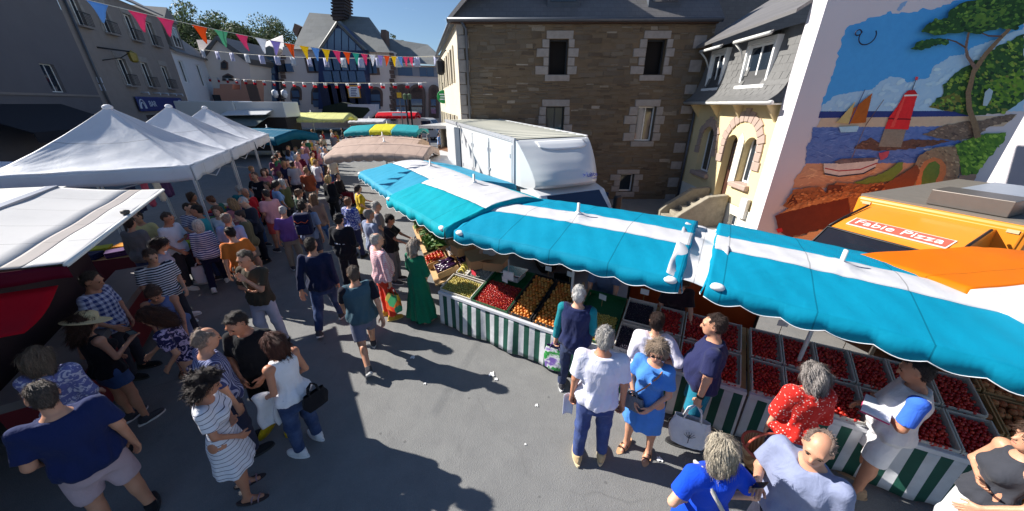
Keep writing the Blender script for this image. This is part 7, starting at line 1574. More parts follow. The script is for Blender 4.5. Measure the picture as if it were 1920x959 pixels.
for sd in (-1, 1):
    i0, i1 = 5, 7; f = [(cabx(z, z, sd) - sd * -.012 if False else cabx(y, z, sd) + (-.014 if sd < 0 else .014), y, z) for y, z in ((-1.15, 1.25), (-.3, 1.25), (-.3, 1.75), (-.85, 1.72))]
    MB().poly(f).build('side_window', WS, pz_); xx = cabx(0, 1.5, sd) + (.0 if sd < 0 else 0)
    MB().tube([(cabx(0, 1.75, sd), -1.2, 1.74), (cabx(0, 1.9, sd), -.85, 1.87), (cabx(0, 2.0, sd), -.25, 2.03)], .02, 6).build('drip_rail', BLK, pz_, True)
    m_ = MB().box(-.17 if sd < 0 else PW + .02, -.02 if sd < 0 else PW + .17, -1.66, -1.58, 1.18, 1.42).build('mirror', BLK, pz_, bevel=.03)
# sign on the sloping fairing
a, b = Vector((0, -1.2, 1.735)), Vector((0, -.3, 1.99)); up = (b - a).normalized(); xr = Vector((1, 0, 0)); nn = xr.cross(up); c_ = a.lerp(b, .33) + Vector((PW / 2, 0, 0)) + nn * .025
mt = Matrix(((xr.x, up.x, nn.x, c_.x), (xr.y, up.y, nn.y, c_.y), (xr.z, up.z, nn.z, c_.z), (0, 0, 0, 1)))
sg_ = MB(mt).box(-.62, .62, -.14, .14, -.01, .004).build('sign_board', M('sign_cream', rgb(240, 224, 214), .5), pz_); MB(mt).box(-.60, .60, -.12, .12, .004, .009).build('sign_face', M('sign_red', rgb(226, 96, 78), .5), sg_); text_mesh('Fabie Pizza', .22, 'lettering', M('sign_letters', rgb(248, 240, 236), .5), sg_, mt @ Matrix.Translation((0, 0, .012)), .004, 1.08)
MB().box(.75, 1.65, .15, .75, 2.17, 2.42).build('roof_vent', M('vent_steel', rgb(120, 112, 106), .4, metal=.5), pz_, bevel=.01); MB().box(.6, PW, .9, 3.2, 2.2, 2.28).build('roof_hatch', M('hatch_grey', rgb(170, 176, 186), .4, metal=.3), pz_, bevel=.02)
for x in (.1, PW - .1):
    for y in (-1.3, 2.9): wheel(pz_, x, y, .34, .22)
for x in (.35, PW - .35): MB().ball((x, -1.99, .72), 1, 12, 8, (.16, .05, .1)).build('headlight', MATS['lamp_glass'], pz_, True)
MB().box(.1, PW - .1, -2.06, -1.9, .38, .55).build('bumper', BLK, pz_, bevel=.04)
MB().box(PW + .1, PW + .9, .3, 3.4, 2.0, 2.05).build('serving_flap', PO, pz_)
# ------------------------------------------------------------ the people, near to far
W_, NAVY, BLACK, GREY = (232, 232, 236), (34, 42, 78), (24, 24, 28), (120, 122, 130)
TR, JE, SH = 'trousers', 'jeans', 'shorts'
DEN = ('jeans', (52, 72, 118), 'denim', (96, 120, 160)); WSH = ('shoe', (226, 226, 228), (236, 236, 236)); BSH = ('shoe', (36, 36, 40), (60, 60, 60)); DSH = ('shoe', (70, 70, 76), (226, 226, 226)); SAN = ('sandal', (170, 130, 96), (84, 58, 44))
PP = {}
def pp(key, label, pos, yaw, **k): PP[key] = person(label, pos, yaw, **k); return PP[key]
# lower left group
pp('L1', 'man in plain navy t-shirt and pale shorts at the lower left corner', (-3.72, 2.02), 52, h=1.78, arms=('down', 'bent'), build=1.15, belly=.05, hc=(96, 84, 76), head=(10, 12), top=('tshirt', (30, 42, 88)), bottom=(SH, (196, 172, 178)), shoe=BSH, skin=1)
pp('L2', 'woman with dark curly hair in white dress with thin dark stripes', (-2.78, 2.30), -62, h=1.62, sex='f', arms=('front', 'cross'), legs='ease', hair='curly', hc=(48, 36, 34), head=(0, 24), top=('dress', (226, 226, 234), 'thin', (60, 60, 84), .8), shoe=('sandal', (60, 50, 50), (150, 120, 130)), skin=2)
pp('L3', 'shaven headed man in striped navy shirt behind the curly haired woman', (-3.12, 2.78), -35, h=1.74, arms=('down', 'front'), hair='thin', hc=(150, 130, 116), head=(0, 18), top=('shirt', (58, 66, 112), 'vstripe', (150, 156, 190), .8), extra=('short',), bottom=(TR, (60, 62, 84)), shoe=BSH, skin=1)
pp('L4', 'man in black t-shirt, black shorts and yellow shoes looking down', (-2.96, 3.12), 188, h=1.76, arms=('front', 'front'), hc=(60, 48, 44), head=(-15, 26), top=('tshirt', (20, 22, 28)), bottom=(SH, (22, 22, 28)), shoe=('shoe', (206, 172, 30), (190, 160, 40)), skin=2)
pp('L5', 'brown haired woman in white sleeveless top and jeans facing the black t-shirt man', (-2.42, 2.82), 72, h=1.66, sex='f', arms=('bent', 'bent'), hair='bob', hc=(96, 58, 48), head=(0, 8), top=('tank', (236, 236, 242)), bottom=('jeans', (44, 62, 100), 'denim', (86, 106, 146)), shoe=WSH, skin=2)
pp('L6', 'woman with long brown hair in dark floral dress bending to the stall', (-4.05, 3.42), 110, h=1.66, sex='f', arms=('reach', 'bent'), lean=14, hair='long', hc=(84, 52, 40), head=(0, 15), top=('dress', (40, 36, 76), 'floral', (190, 170, 200), 1.4), shoe=SAN, skin=1)
pp('L7', 'woman in straw hat, black top and denim shorts under the awning', (-4.85, 3.2), -10, h=1.64, sex='f', arms=('phone', 'bent'), hair='long', hc=(80, 56, 44), head=(0, 15), top=('tank', (28, 26, 32)), bottom=('miniskirt', (66, 92, 140), 'denim'), shoe=DSH, skin=1, extra=(('hat', M('straw', rgb(214, 196, 152), .85, .15, 30, .5, 120)),))
pp('L8', 'man in blue and white checked shirt under the awning edge', (-5.7, 4.05), -75, h=1.74, arms=('bent', 'front'), hc=(70, 60, 56), head=(0, 20), top=('shirt', (196, 200, 224), 'check', (60, 70, 130)), bottom=(TR, (60, 58, 66)), shoe=BSH, skin=2, extra=('short',))
pp('L9', 'shopper in navy and white striped top behind the checked shirt man', (-5.75, 4.95), -120, h=1.70, arms=('bent', 'bent'), hc=(90, 70, 60), head=(0, 18), top=('tshirt', (32, 34, 58), 'hstripe', (226, 226, 232), 1.0), bottom=(TR, (50, 50, 60)), shoe=BSH, skin=1)
pp('L10', 'woman with long dark hair and teal shorts at the awning corner', (-6.2, 5.45), -60, h=1.68, sex='f', arms=('bent', 'cross'), lean=6, hair='long', hc=(58, 42, 42), head=(0, 20), top=('tshirt', (150, 154, 176)), bottom=(SH, (24, 110, 130)), shoe=WSH, skin=1)
pp('L10b', 'woman in faded blue sleeveless top bending between hat and floral dress', (-4.95, 4.15), -140, h=1.62, sex='f', arms=('bent', 'reach'), lean=18, hair='bun', hc=(88, 60, 48), head=(0, 20), top=('tank', (96, 112, 160)), bottom=('capri', (110, 116, 150)), shoe=SAN, skin=2)
pp('L0', 'person in blue patterned blouse cut by the left frame edge', (-4.6, 2.62), 30, h=1.64, sex='f', arms=('bent', 'front'), hair='bob', hc=(150, 130, 110), top=('blouse', (120, 124, 180), 'floral', (220, 216, 232), 1.2), bottom=(TR, (50, 40, 60)), shoe=BSH)
# middle of the left crowd
pp('L11', 'man in plain white t-shirt pointing at the tent corner', (-7.15, 6.75), -85, h=1.76, arms=('bent', 'cross'), hc=(70, 56, 48), head=(0, 18), top=('tshirt', (226, 228, 240)), bottom=(TR, (58, 56, 64)), shoe=WSH, skin=2)
pp('L12', 'grey haired woman in blue striped top with white bag', (-6.55, 6.75), 35, h=1.62, sex='f', arms=('front', 'carry'), lean=6, legs='step', hair='bob', hc=(196, 188, 178), top=('shirt', (228, 230, 242), 'hstripe', (48, 58, 140), 1.1), bottom=(TR, (26, 30, 62)), shoe=WSH)
pp('L13', 'grey haired man in pale blue shirt seen from behind', (-5.85, 6.7), 12, h=1.76, arms=('bent', 'down'), hair='thin', hc=(140, 132, 128), top=('shirt', (150, 170, 214)), bottom=(TR, (64, 62, 78)), shoe=BSH, extra=('short',), skin=1)
pp('L14', 'bald old man in dark grey jacket reading something', (-6.45, 8.1), 150, h=1.76, arms=('phone', 'phone'), hair='thin', hc=(200, 196, 194), head=(0, 30), top=('jacket', (50, 54, 66)), bottom=(TR, (24, 26, 38)), shoe=BSH)
pp('L15', 'man in brown green t-shirt with hand on chin', (-4.02, 4.72), 176, h=1.78, arms=('cross', 'chin'), legs='ease', hc=(84, 70, 58), head=(-8, 14), top=('tshirt', (74, 66, 54)), bottom=(TR, (188, 188, 204)), shoe=BSH, skin=1)
pp('L16', 'man in pink t-shirt and coral shorts facing left', (-6.45, 8.85), 62, h=1.74, arms=('phone', 'bent'), hc=(56, 46, 42), head=(0, 12), belly=.03, top=('tshirt', (236, 168, 172)), bottom=(SH, (224, 92, 84)), shoe=DSH, skin=2)
pp('L17', 'bald man in red t-shirt opposite the pink t-shirt man', (-7.2, 9.1), -110, h=1.72, arms=('front', 'bent'), hair='thin', hc=(170, 150, 140), top=('tshirt', (200, 34, 44)), bottom=(JE, (60, 90, 140), 'denim'), shoe=DSH, skin=2)
pp('L18', 'person in white shirt between the blue shirt man and the bald man', (-6.75, 7.55), -160, h=1.66, sex='f', arms=('front', 'front'), hair='bob', hc=(120, 84, 66), top=('tshirt', (222, 222, 226)), bottom=(TR, (80, 80, 90)), shoe=BSH)
pp('L19', 'stallholder in black t-shirt with white lettering beside the middle tent', (-8.3, 11.1), 178, h=1.78, arms=('hip', 'bent'), hc=(80, 60, 50), top=('tshirt', (26, 28, 40)), bottom=(TR, (40, 40, 50)), shoe=BSH, skin=1, extra=(('mark', 'Fre', 1, .33, .12, (225, 225, 235)),))
pp('L20', 'woman in green top leaning over the orange table', (-7.7, 8.8), 95, h=1.62, sex='f', arms=('reach', 'bent'), lean=16, hair='bun', hc=(110, 70, 50), head=(0, 15), top=('tshirt', (38, 110, 96)), bottom=(TR, (40, 40, 50)), shoe=BSH)
pp('L21', 'woman in white sleeveless top among the tents', (-8.1, 12.0), 15, h=1.66, sex='f', arms=('down', 'bent'), hair='pony', hc=(110, 78, 60), top=('tank', (224, 226, 240)), bottom=(SH, (90, 110, 170)), shoe=WSH)
pp('L22', 'woman in pink top beside the farthest tent leg', (-8.9, 12.4), -150, h=1.66, sex='f', arms=('bent', 'down'), hair='long', hc=(90, 62, 50), top=('tshirt', (200, 120, 130)), bottom=(TR, (60, 60, 80)), shoe=DSH)
pp('L23', 'man in dark jacket and jeans walking towards us by the teal canopy', (-11.2, 17.0), 165, h=1.78, arms=('bent', 'down'), legs='step', hc=(50, 42, 40), head=(0, 22), top=('jacket', (34, 36, 46)), bottom=DEN, shoe=WSH)
pp('L24', 'man in maroon t-shirt with white print walking towards us', (-9.75, 16.1), 172, h=1.82, arms=('down', 'down'), legs='step', hc=(120, 104, 96), top=('tshirt', (96, 22, 48)), bottom=(TR, (30, 30, 40)), shoe=BSH, extra=(('mark', 'WW', 1, .33, .13, (210, 190, 200)),))
# middle of the street
pp('M1', 'woman with long brown hair, brown top and blue jeans', (-5.2, 8.8), 5, h=1.70, sex='f', arms=('down', 'bent'), legs='step', hair='long', hc=(120, 88, 62), top=('shirt', (150, 122, 104)), bottom=('jeans', (70, 112, 170), 'denim', (110, 146, 190)), shoe=('shoe', (190, 186, 180), (226, 226, 226)), skin=1)
pp('M2', 'blonde woman dressed in black ahead of the brown topped woman', (-6.0, 11.2), -8, h=1.66, sex='f', arms=('bent', 'down'), hair='bob', hc=(206, 168, 110), top=('jacket', (26, 26, 32)), bottom=(TR, (26, 26, 32)), shoe=('shoe', (190, 180, 170), (220, 220, 220)))
pp('M3', 'man with navy backpack and grey blue t-shirt seen from behind', (-4.75, 7.55), 14, h=1.80, arms=('down', 'down'), hc=(64, 50, 42), head=(-22, 0), top=('tshirt', (128, 140, 168)), bottom=(SH, (70, 74, 92)), shoe=DSH, skin=1, extra=(('watch', 1),))
pp('M4', 'man in navy polo and jeans walking away up the street', (-3.34, 5.26), 12, h=1.82, arms=('down', 'aft'), legs='step', build=1.08, hc=(60, 50, 46), top=('shirt', (26, 34, 66)), bottom=('jeans', (40, 56, 96), 'denim', (80, 104, 150)), shoe=DSH, skin=1)
pp('M5', 'man in black jacket with white chest stripe and dark cap', (-3.55, 6.7), -2, h=1.74, arms=('bent', 'bent'), build=1.08, hc=(50, 44, 42), top=('jacket', (24, 26, 36)), bottom=(TR, (30, 32, 44)), shoe=BSH, extra=(('band', .16, .2, (214, 218, 232)), ('cap', (28, 28, 34))))
pp('M6', 'woman in blue floral top with pinned up brown hair', (-4.1, 8.35), -10, h=1.66, sex='f', arms=('down', 'bent'), hair='bun', hc=(132, 88, 60), top=('blouse', (48, 66, 160), 'floral', (214, 220, 240), .8), bottom=(TR, (50, 54, 90)), shoe=BSH)
pp('M7', 'woman in yellow t-shirt with dark ponytail', (-4.5, 9.9), -48, h=1.64, sex='f', arms=('bent', 'reach'), hair='pony', hc=(54, 42, 40), top=('tshirt', (220, 182, 40)), bottom=(TR, (36, 38, 60)), shoe=WSH)
pp('M9', 'man in grey blue polo shirt and black shorts at the vegetable table', (-3.05, 7.0), -38, h=1.76, arms=('down', 'front'), hair='thin', hc=(150, 144, 140), belly=.04, top=('polo', (138, 148, 176)), bottom=(SH, (28, 28, 36)), shoe=DSH, skin=1)
pp('M10', 'man in pink checked shirt and coral trousers', (-2.36, 5.55), -48, h=1.74, arms=('carry', 'front'), hair='thin', hc=(176, 170, 166), belly=.05, build=1.06, top=('shirt', (222, 150, 160), 'check', (240, 214, 218), .5), bottom=(TR, (222, 66, 44)), shoe=('shoe', (190, 150, 60), (210, 180, 100)), hands=('grip', 'open'))
pp('M11', 'dark haired woman in black t-shirt reaching over the vegetables', (-2.66, 7.0), -92, h=1.64, sex='f', arms=('reach', 'reach'), hair='bun', hc=(34, 28, 28), head=(0, 22), top=('tshirt', (28, 28, 34)), bottom=(TR, (112, 112, 122)), shoe=DSH, skin=2)
pp('M12', 'white haired shopper in grey t-shirt behind the black t-shirt woman', (-3.25, 7.95), -70, h=1.66, arms=('front', 'bent'), hair='short', hc=(214, 208, 200), top=('tshirt', (134, 130, 138)), bottom=(TR, (70, 66, 70)), shoe=BSH)
pp('M13', 'woman in long green dress looking over the fruit', (-1.70, 5.45), -28, h=1.66, sex='f', arms=('front', 'front'), hair='bob', hc=(186, 172, 160), head=(0, 12), build=1.1, top=('longdress', (18, 112, 82)), shoe=('sandal', (190, 150, 130), (200, 170, 160)))
pp('M14', 'man in teal grey waistcoat and shorts striding up the street', (-2.28, 4.38), 32, h=1.74, arms=('aft', 'fore'), legs='walk', hc=(108, 92, 80), build=1.1, belly=.03, top=('vest', (66, 94, 108)), bottom=(SH, (104, 108, 130)), shoe=('shoe', (64, 64, 70), (206, 206, 206)), skin=1, extra=(('under', (30, 28, 40)),))
pp('M8', 'dark haired person seated in a wheelchair by the brown canopies', (-6.9, 13.6), -100, h=1.68, legs='sit', arms=('front', 'front'), hair='full', hc=(40, 32, 32), top=('shirt', (34, 30, 36)), bottom=(TR, (120, 30, 40)), shoe=BSH)
# right hand group
pp('R1', 'man in white t-shirt and blue jeans seen from behind', (.90, 2.70), -12, h=1.84, arms=('carry', 'down'), legs='ease', hair='short', hc=(172, 168, 164), build=1.04, top=('tshirt', (226, 226, 244)), bottom=('jeans', (54, 70, 124), 'denim', (84, 104, 156)), shoe=('shoe', (196, 170, 130), (214, 196, 160)), skin=2, hands=('grip', 'grip'))
pp('R2', 'woman in blue dress and sunglasses holding the white t-shirt man by the hand', (1.47, 2.76), 138, h=1.64, sex='f', arms=('front', 'front'), legs='ease', hair='bob', hc=(150, 130, 112), head=(14, 10), build=1.05, top=('dress', (76, 136, 212)), shoe=('sandal', (206, 160, 120), (60, 44, 40)), skin=1, extra=(('glasses',), ('strap', (170, 120, 90), 1, .008)))
pp('R3', 'woman with hair bun in loose white blouse at the stall', (1.64, 3.22), -22, h=1.64, sex='f', arms=('hip', 'bent'), hair='bun', hc=(50, 34, 30), head=(0, 14), build=1.05, top=('blouse', (230, 226, 240)), bottom=(SH, (44, 46, 74)), shoe=WSH, skin=1, extra=(('mark', 'TX\nY', -1, .25, .1, (150, 140, 160)),))
pp('R4', 'man in navy t-shirt holding a white tote bag', (2.14, 2.95), 62, h=1.80, arms=('down', 'carry'), hc=(60, 46, 42), build=1.15, belly=.05, head=(0, 10), top=('tshirt', (40, 44, 84)), bottom=(SH, (30, 124, 150)), shoe=BSH, skin=1, hands=('open', 'grip'), extra=(('watch', 1),))
pp('R5', 'woman in red blouse with small white dots by the strawberries', (2.80, 2.42), -8, h=1.60, sex='f', arms=('bent', 'carry'), hair='bob', hc=(168, 160, 156), head=(0, 15), build=1.08, top=('blouse', (214, 44, 36), 'dots', (240, 200, 190), .55), bottom=(TR, (110, 116, 150)), shoe=BSH)
pp('R6', 'man in white waistcoat with blue sleeves holding a notebook', (3.68, 2.36), 52, h=1.72, arms=('bent', 'cross'), hc=(60, 52, 52), head=(0, 22), build=1.1, belly=.03, top=('vest', (222, 220, 222)), bottom=(SH, (228, 226, 228)), shoe=('shoe', (170, 140, 110), (170, 140, 110)), skin=2, extra=(('under', (60, 110, 220)),))
pp('R7', 'man in grey blue t-shirt at the bottom edge near the basket', (2.12, 1.62), 118, h=1.76, arms=('phone', 'bent'), hair='thin', hc=(140, 120, 110), head=(10, 12), build=1.1, top=('tshirt', (138, 146, 176)), bottom=(TR, (40, 42, 60)), shoe=BSH, skin=1)
pp('R8', 'grey blonde woman in bright blue dress at the bottom edge', (1.50, 1.66), 4, h=1.62, sex='f', arms=('hip', 'hip'), hair='bob', hc=(196, 184, 164), head=(-12, 4), build=1.22, top=('dress', (18, 74, 214)), shoe=SAN, extra=(('strap', (200, 196, 190), 1, .016),))
pp('R9', 'person in grey jacket cut by the right frame edge', (3.82, 1.72), 70, h=1.66, sex='f', arms=('cross', 'bent'), hair='bob', hc=(90, 70, 60), top=('tank', (60, 62, 70)), bottom=(TR, (216, 218, 222)), shoe=WSH, skin=1)
pp('R10', 'white haired man in navy waistcoat and teal shirt at the fruit stall', (.84, 3.72), -18, h=1.72, arms=('bent', 'carry'), hair='short', hc=(222, 220, 218), build=1.08, top=('vest', (36, 44, 84)), bottom=('jeans', (50, 62, 96), 'denim'), shoe=DSH, hands=('open', 'grip'), extra=(('under', (22, 128, 140), None, None, 1.0, 1.9),))
# stallholders
pp('V1', 'stallholder in pale top leaning behind the bananas', (-.40, 6.05), 170, h=1.66, sex='f', arms=('reach', 'bent'), lean=20, hair='bun', hc=(70, 50, 44), head=(0, 20), top=('tank', (196, 184, 178)), bottom=(TR, (40, 40, 50)), shoe=BSH, skin=1, group='stallholders')
pp('V2', 'stallholder in grey blue t-shirt bending behind the yellow plums', (1.55, 5.05), 160, h=1.72, arms=('reach', 'reach'), lean=22, hc=(60, 50, 46), head=(0, 20), top=('tshirt', (96, 112, 140)), bottom=(TR, (40, 40, 50)), shoe=BSH, skin=1, group='stallholders')
pp('V3', 'brown haired stallholder in dark clothes behind the strawberry trays', (2.42, 4.35), 165, h=1.64, sex='f', arms=('front', 'reach'), lean=10, hair='bob', hc=(88, 54, 40), head=(0, 20), top=('tshirt', (44, 32, 40)), bottom=(TR, (30, 30, 36)), shoe=BSH, group='stallholders')
# more shoppers filling the lane by the tents
XT = [('red cardigan', (170, 44, 50)), ('pale grey shirt', (176, 178, 186)), ('navy jumper', (36, 42, 76)), ('white shirt', (226, 226, 232)), ('olive shirt', (92, 94, 60)), ('rust top', (170, 84, 52)), ('sky blue shirt', (132, 168, 214)), ('plum top', (96, 50, 84)), ('charcoal jacket', (52, 54, 60)), ('cream top', (220, 208, 184)), ('teal shirt', (40, 120, 130)), ('coral top', (226, 120, 104)), ('black top', (30, 30, 34)), ('lilac blouse', (180, 164, 210)), ('striped shirt', (214, 218, 232)), ('brown jacket', (104, 80, 62)), ('turquoise top', (60, 160, 170)), ('grey jacket', (112, 114, 120)), ('orange shirt', (214, 120, 50)), ('violet top', (110, 80, 150)), ('khaki jacket', (120, 112, 82)), ('rose shirt', (206, 130, 140)), ('dark green jacket', (38, 66, 52)), ('pale yellow top', (224, 212, 150))]
XP = [(-7.55, 10.5, 200), (-8.5, 13.5, 20), (-9.4, 14.4, 190), (-8.1, 14.4, -10), (-7.0, 10.4, 100), (-7.5, 12.6, 10), (-6.9, 9.9, -60), (-10.6, 15.6, 200), (-9.0, 17.6, 0), (-8.3, 16.1, 185), (-8.05, 10.0, 60), (-10.0, 13.3, -70), (-9.2, 12.9, -100), (-10.9, 18.4, 170), (-7.75, 7.9, -95), (-8.6, 9.0, -60), (-6.9, 7.25, 100), (-7.6, 6.45, 30), (-5.25, 6.0, 60), (-5.35, 7.7, 20), (-6.1, 7.4, 130), (-7.0, 8.35, 70), (-5.9, 9.3, -20), (-8.1, 7.1, -150)]
for k, ((tn, tcq), (x, y, ya)) in enumerate(zip(XT, XP)):
    q = random.Random(300 + k); sx_ = q.choice('mf')
    person('shopper in %s in the lane beside the white tents' % tn if k < 14 else ('stallholder in %s standing under the nearest tent' if k < 16 or k == 23 else 'shopper in %s in front of the nearest white tent') % tn, (x, y), ya + q.uniform(-20, 20), h=q.uniform(1.6, 1.8), sex=sx_, arms=(q.choice(('down', 'bent', 'front', 'phone')), q.choice(('down', 'bent', 'carry'))), legs=q.choice(('stand', 'ease', 'step')), hair=q.choice(('short', 'thin', 'full') if sx_ == 'm' else ('bob', 'long', 'bun', 'pony')), hc=q.choice(((60, 46, 40), (110, 80, 58), (190, 184, 178), (40, 32, 30), (170, 130, 90))), head=(q.uniform(-20, 20), q.uniform(0, 20)), top=('jacket' if 'jacket' in tn or 'cardigan' in tn else 'tshirt', tcq) + ((('hstripe', (60, 70, 130)) if 'striped' in tn else ())), bottom=(q.choice(('trousers', 'shorts', 'jeans')), q.choice(((44, 46, 58), (60, 78, 124), (150, 140, 126)))), shoe=q.choice((BSH, WSH, DSH)), skin=q.randrange(3))
# ------------------------------------------------------------ the crowd further up the street: a few poses, each person recoloured
protos = []
for k, (sx_, ar_, lg_, hr_) in enumerate((('m', ('down', 'down'), 'step', 'short'), ('f', ('bent', 'down'), 'stand', 'long'), ('m', ('bent', 'front'), 'stand', 'short'), ('f', ('cross', 'bent'), 'ease', 'bob'), ('m', ('aft', 'fore'), 'walk', 'short'))):
    pr_ = person('proto', (0, 60 + k), 0, h=1.68 if sx_ == 'f' else 1.76, sex=sx_, arms=ar_, legs=lg_, hair=hr_, top=('tshirt', (200, 200, 200)), bottom=('trousers' if k != 3 else 'shorts', (50, 50, 60)), shoe=BSH, res=.026); protos.append(pr_['root'])
cr = random.Random(21); tops = [('white', (226, 226, 232)), ('black', (28, 28, 32)), ('red', (196, 40, 44)), ('pale blue', (140, 170, 214)), ('navy', (34, 42, 80)), ('grey', (130, 130, 136)), ('pink', (220, 150, 160)), ('mustard', (200, 160, 50)), ('green', (50, 110, 80)), ('beige', (196, 178, 150))]
bots = [('dark', (36, 36, 46)), ('blue', (60, 80, 130)), ('pale', (190, 186, 178)), ('brown', (96, 76, 60))]
hairs = [(60, 46, 40), (96, 70, 52), (150, 128, 96), (190, 184, 178), (36, 30, 30)]
spots = []
def put(n, px0, px1, Y0, Y1, where):
    for _ in range(n):
        for _t in range(40):
            Yq = cr.uniform(Y0, Y1); p = at(cr.uniform(px0, px1), 240, Yq)
            if all((p.x - a) ** 2 + (Yq - b) ** 2 > .6 for a, b, _w in spots): spots.append((p.x, Yq, where)); break
put(6, 500, 560, 14.5, 20, 'by the teal canopy'); put(11, 556, 610, 17, 25, 'in the middle of the street'); put(14, 570, 655, 25, 33, 'near the yellow canopy'); put(8, 640, 700, 27, 38, 'in front of the town hall'); put(10, 690, 790, 30, 42, 'by the red canopy'); put(4, 800, 830, 24, 36, 'beyond the white truck')
seen_ = {}
usedp = set()
for x, y, where in spots:
    k = cr.randrange(5); tn, tcq = cr.choice(tops); bn, bcq = cr.choice(bots); lab = 'distant person in %s top and %s bottoms %s' % (tn, bn, where)
    while lab in seen_: tn, tcq = cr.choice(tops); bn, bcq = cr.choice(bots); lab = 'distant person in %s top and %s bottoms %s' % (tn, bn, where)
    seen_[lab] = 1
    if k in usedp: r_ = dup(protos[k], (x, y, 0), R(cr.choice((0, 180, 90, -90)) + cr.uniform(-40, 40)), lab)
    else: r_ = protos[k]; usedp.add(k); r_.location = (x, y, 0); r_.rotation_euler = (0, 0, R(cr.uniform(0, 360))); r_['label'] = lab
    r_['group'] = 'distant market crowd'; hm = hair_mat(cr.choice(hairs)); s_ = cr.uniform(.94, 1.05); r_.scale = (s_, s_, s_)
    for ch in r_.children:
        nm = ch.name.split('.')[0]; m_ = {'shirt': cloth(tcq), 'trousers': cloth(bcq), 'shorts': cloth(bcq), 'hair': hm}.get(nm)
        if m_: ch.material_slots[0].link = 'OBJECT'; ch.material_slots[0].material = m_
for k, p_ in enumerate(protos):
    if k not in usedp:
        for ch in list(p_.children):
            for g_ in list(ch.children): bpy.data.objects.remove(g_)
            bpy.data.objects.remove(ch)
        bpy.data.objects.remove(p_)
# ------------------------------------------------------------ things held, worn or lying about
def bag(name, label, hand, w, h, d, mat, rz, handle=.16, hmat=None, soft=.03, z=None):
    o = thing(name, label, 'bag', (hand.x, hand.y, hand.z - handle - h), rz)
    q = random.Random(int(hand.x * 100)); ph = q.uniform(0, 6)
    def f(u, v):
        a = 2 * math.pi * u; sx_ = math.copysign(abs(math.cos(a)) ** .55, math.cos(a)); sy_ = math.copysign(abs(math.sin(a)) ** .55, math.sin(a)); wd = w / 2 * (.86 + .18 * math.sin(math.pi * min(1, v * 1.1))); dp = d / 2 * (1 - .55 * v); r_ = 1 + soft * math.sin(a * 4 + v * 7 + ph) + soft * math.sin(a * 7 - v * 5)
        return (sx_ * wd * r_, sy_ * dp * r_, h * v)
    MB().grid(f, 40, 14).poly([f(k / 40, 0) for k in range(40)]).build('bag_body', mat, o, True)
    for sy_ in (-1, 1): MB().tube([(-w * .22, sy_ * d * .2, h - .02), (-w * .16, sy_ * d * .15, h + handle * .6), (0, 0, h + handle), (w * .16, sy_ * d * .15, h + handle * .6), (w * .22, sy_ * d * .2, h - .02)], .009, 6).build('handle', hmat or mat, o, True)
    return o
# tote bag with a small tree print
tb = bag('tote_bag', 'white cotton tote bag with a small tree print hanging from the navy t-shirt man', PP['R4']['hand'][1], .40, .36, .16, cloth((224, 222, 226)), R(-25), .2)
mb = MB(); mb.tube([(0, -.097, .08), (0, -.095, .2)], .004, 5)
for a in range(-70, 71, 28): mb.tube([(0, -.096, .15), (.06 * math.sin(R(a)), -.094, .17 + .07 * math.cos(R(a)))], .003, 5)
mb.build('tree_print', cloth((90, 90, 96)), tb)
cb = bag('shopping_bag', 'bright red, orange and green shopping bag by the coral trousers', PP['M10']['hand'][0], .36, .36, .14, M('bag_multi', rgb(230, 60, 40), .5), R(-30), .12)
t = NT('bag_patch'); v = t.coords('Object', (5, 5, 5)); ck = t.new('ShaderNodeTexVoronoi'); ck.inputs['Scale'].default_value = 1.0; t.link(v, ck.inputs['Vector']); t.col(t.ramp(ck.outputs['Color'], [(.2, rgb(230, 60, 40)), (.4, rgb(244, 190, 30)), (.6, rgb(40, 150, 110)), (.8, rgb(150, 200, 40))])); t.b.inputs['Roughness'].default_value = .45
cb.children[0].data.materials[0] = t.m
gb = bag('shopping_bag', 'purple and green shopping bag beside the navy waistcoat', PP['R10']['hand'][1], .30, .34, .14, None, R(-30), .08); t2 = NT('bag_purple'); v = t2.coords('Object', (4, 4, 6)); n_ = t2.noise(v, 1.5, 3); t2.col(t2.ramp(n_, [(.4, rgb(120, 90, 170)), (.5, rgb(220, 220, 226)), (.58, rgb(40, 140, 60))])); gb.children[0].data.materials.clear(); gb.children[0].data.materials.append(t2.m)
for h_ in gb.children[1:]: h_.data.materials.clear(); h_.data.materials.append(cloth((90, 70, 130)))
bag('shopping_bag', 'white bag carried by the woman in the blue striped top', PP['L12']['hand'][1], .34, .36, .14, cloth((206, 208, 222)), R(30), .1)
bag('handbag', 'small black handbag behind the white sleeveless top', PP['L5']['T'](.02, -.17, .05) + Vector((.1, 0, .1)), .26, .2, .1, cloth((24, 24, 30)), R(60), .12)
bag('handbag', 'grey handbag at the hip of the woman in the blue dress', PP['R2']['T'](.12, .16, .12), .26, .18, .07, cloth((110, 116, 124)), R(140), .05)
# folded white jacket over the arm of the white topped woman
jk = PP['L5']['wrist'][1]; o = MB().grid(lambda u, v: (jk.x - .02 + .16 * (u - .5) + .03 * math.sin(v * 6), jk.y + .12 * (u - .5) - .03 * math.sin(u * 9), jk.z + .06 - .46 * v + .03 * math.sin(u * 7)), 12, 14).build('folded_jacket', cloth((228, 228, 232)), None, True, solid=.03); tag(o, 'white jacket folded over the arm of the white topped woman', 'jacket')
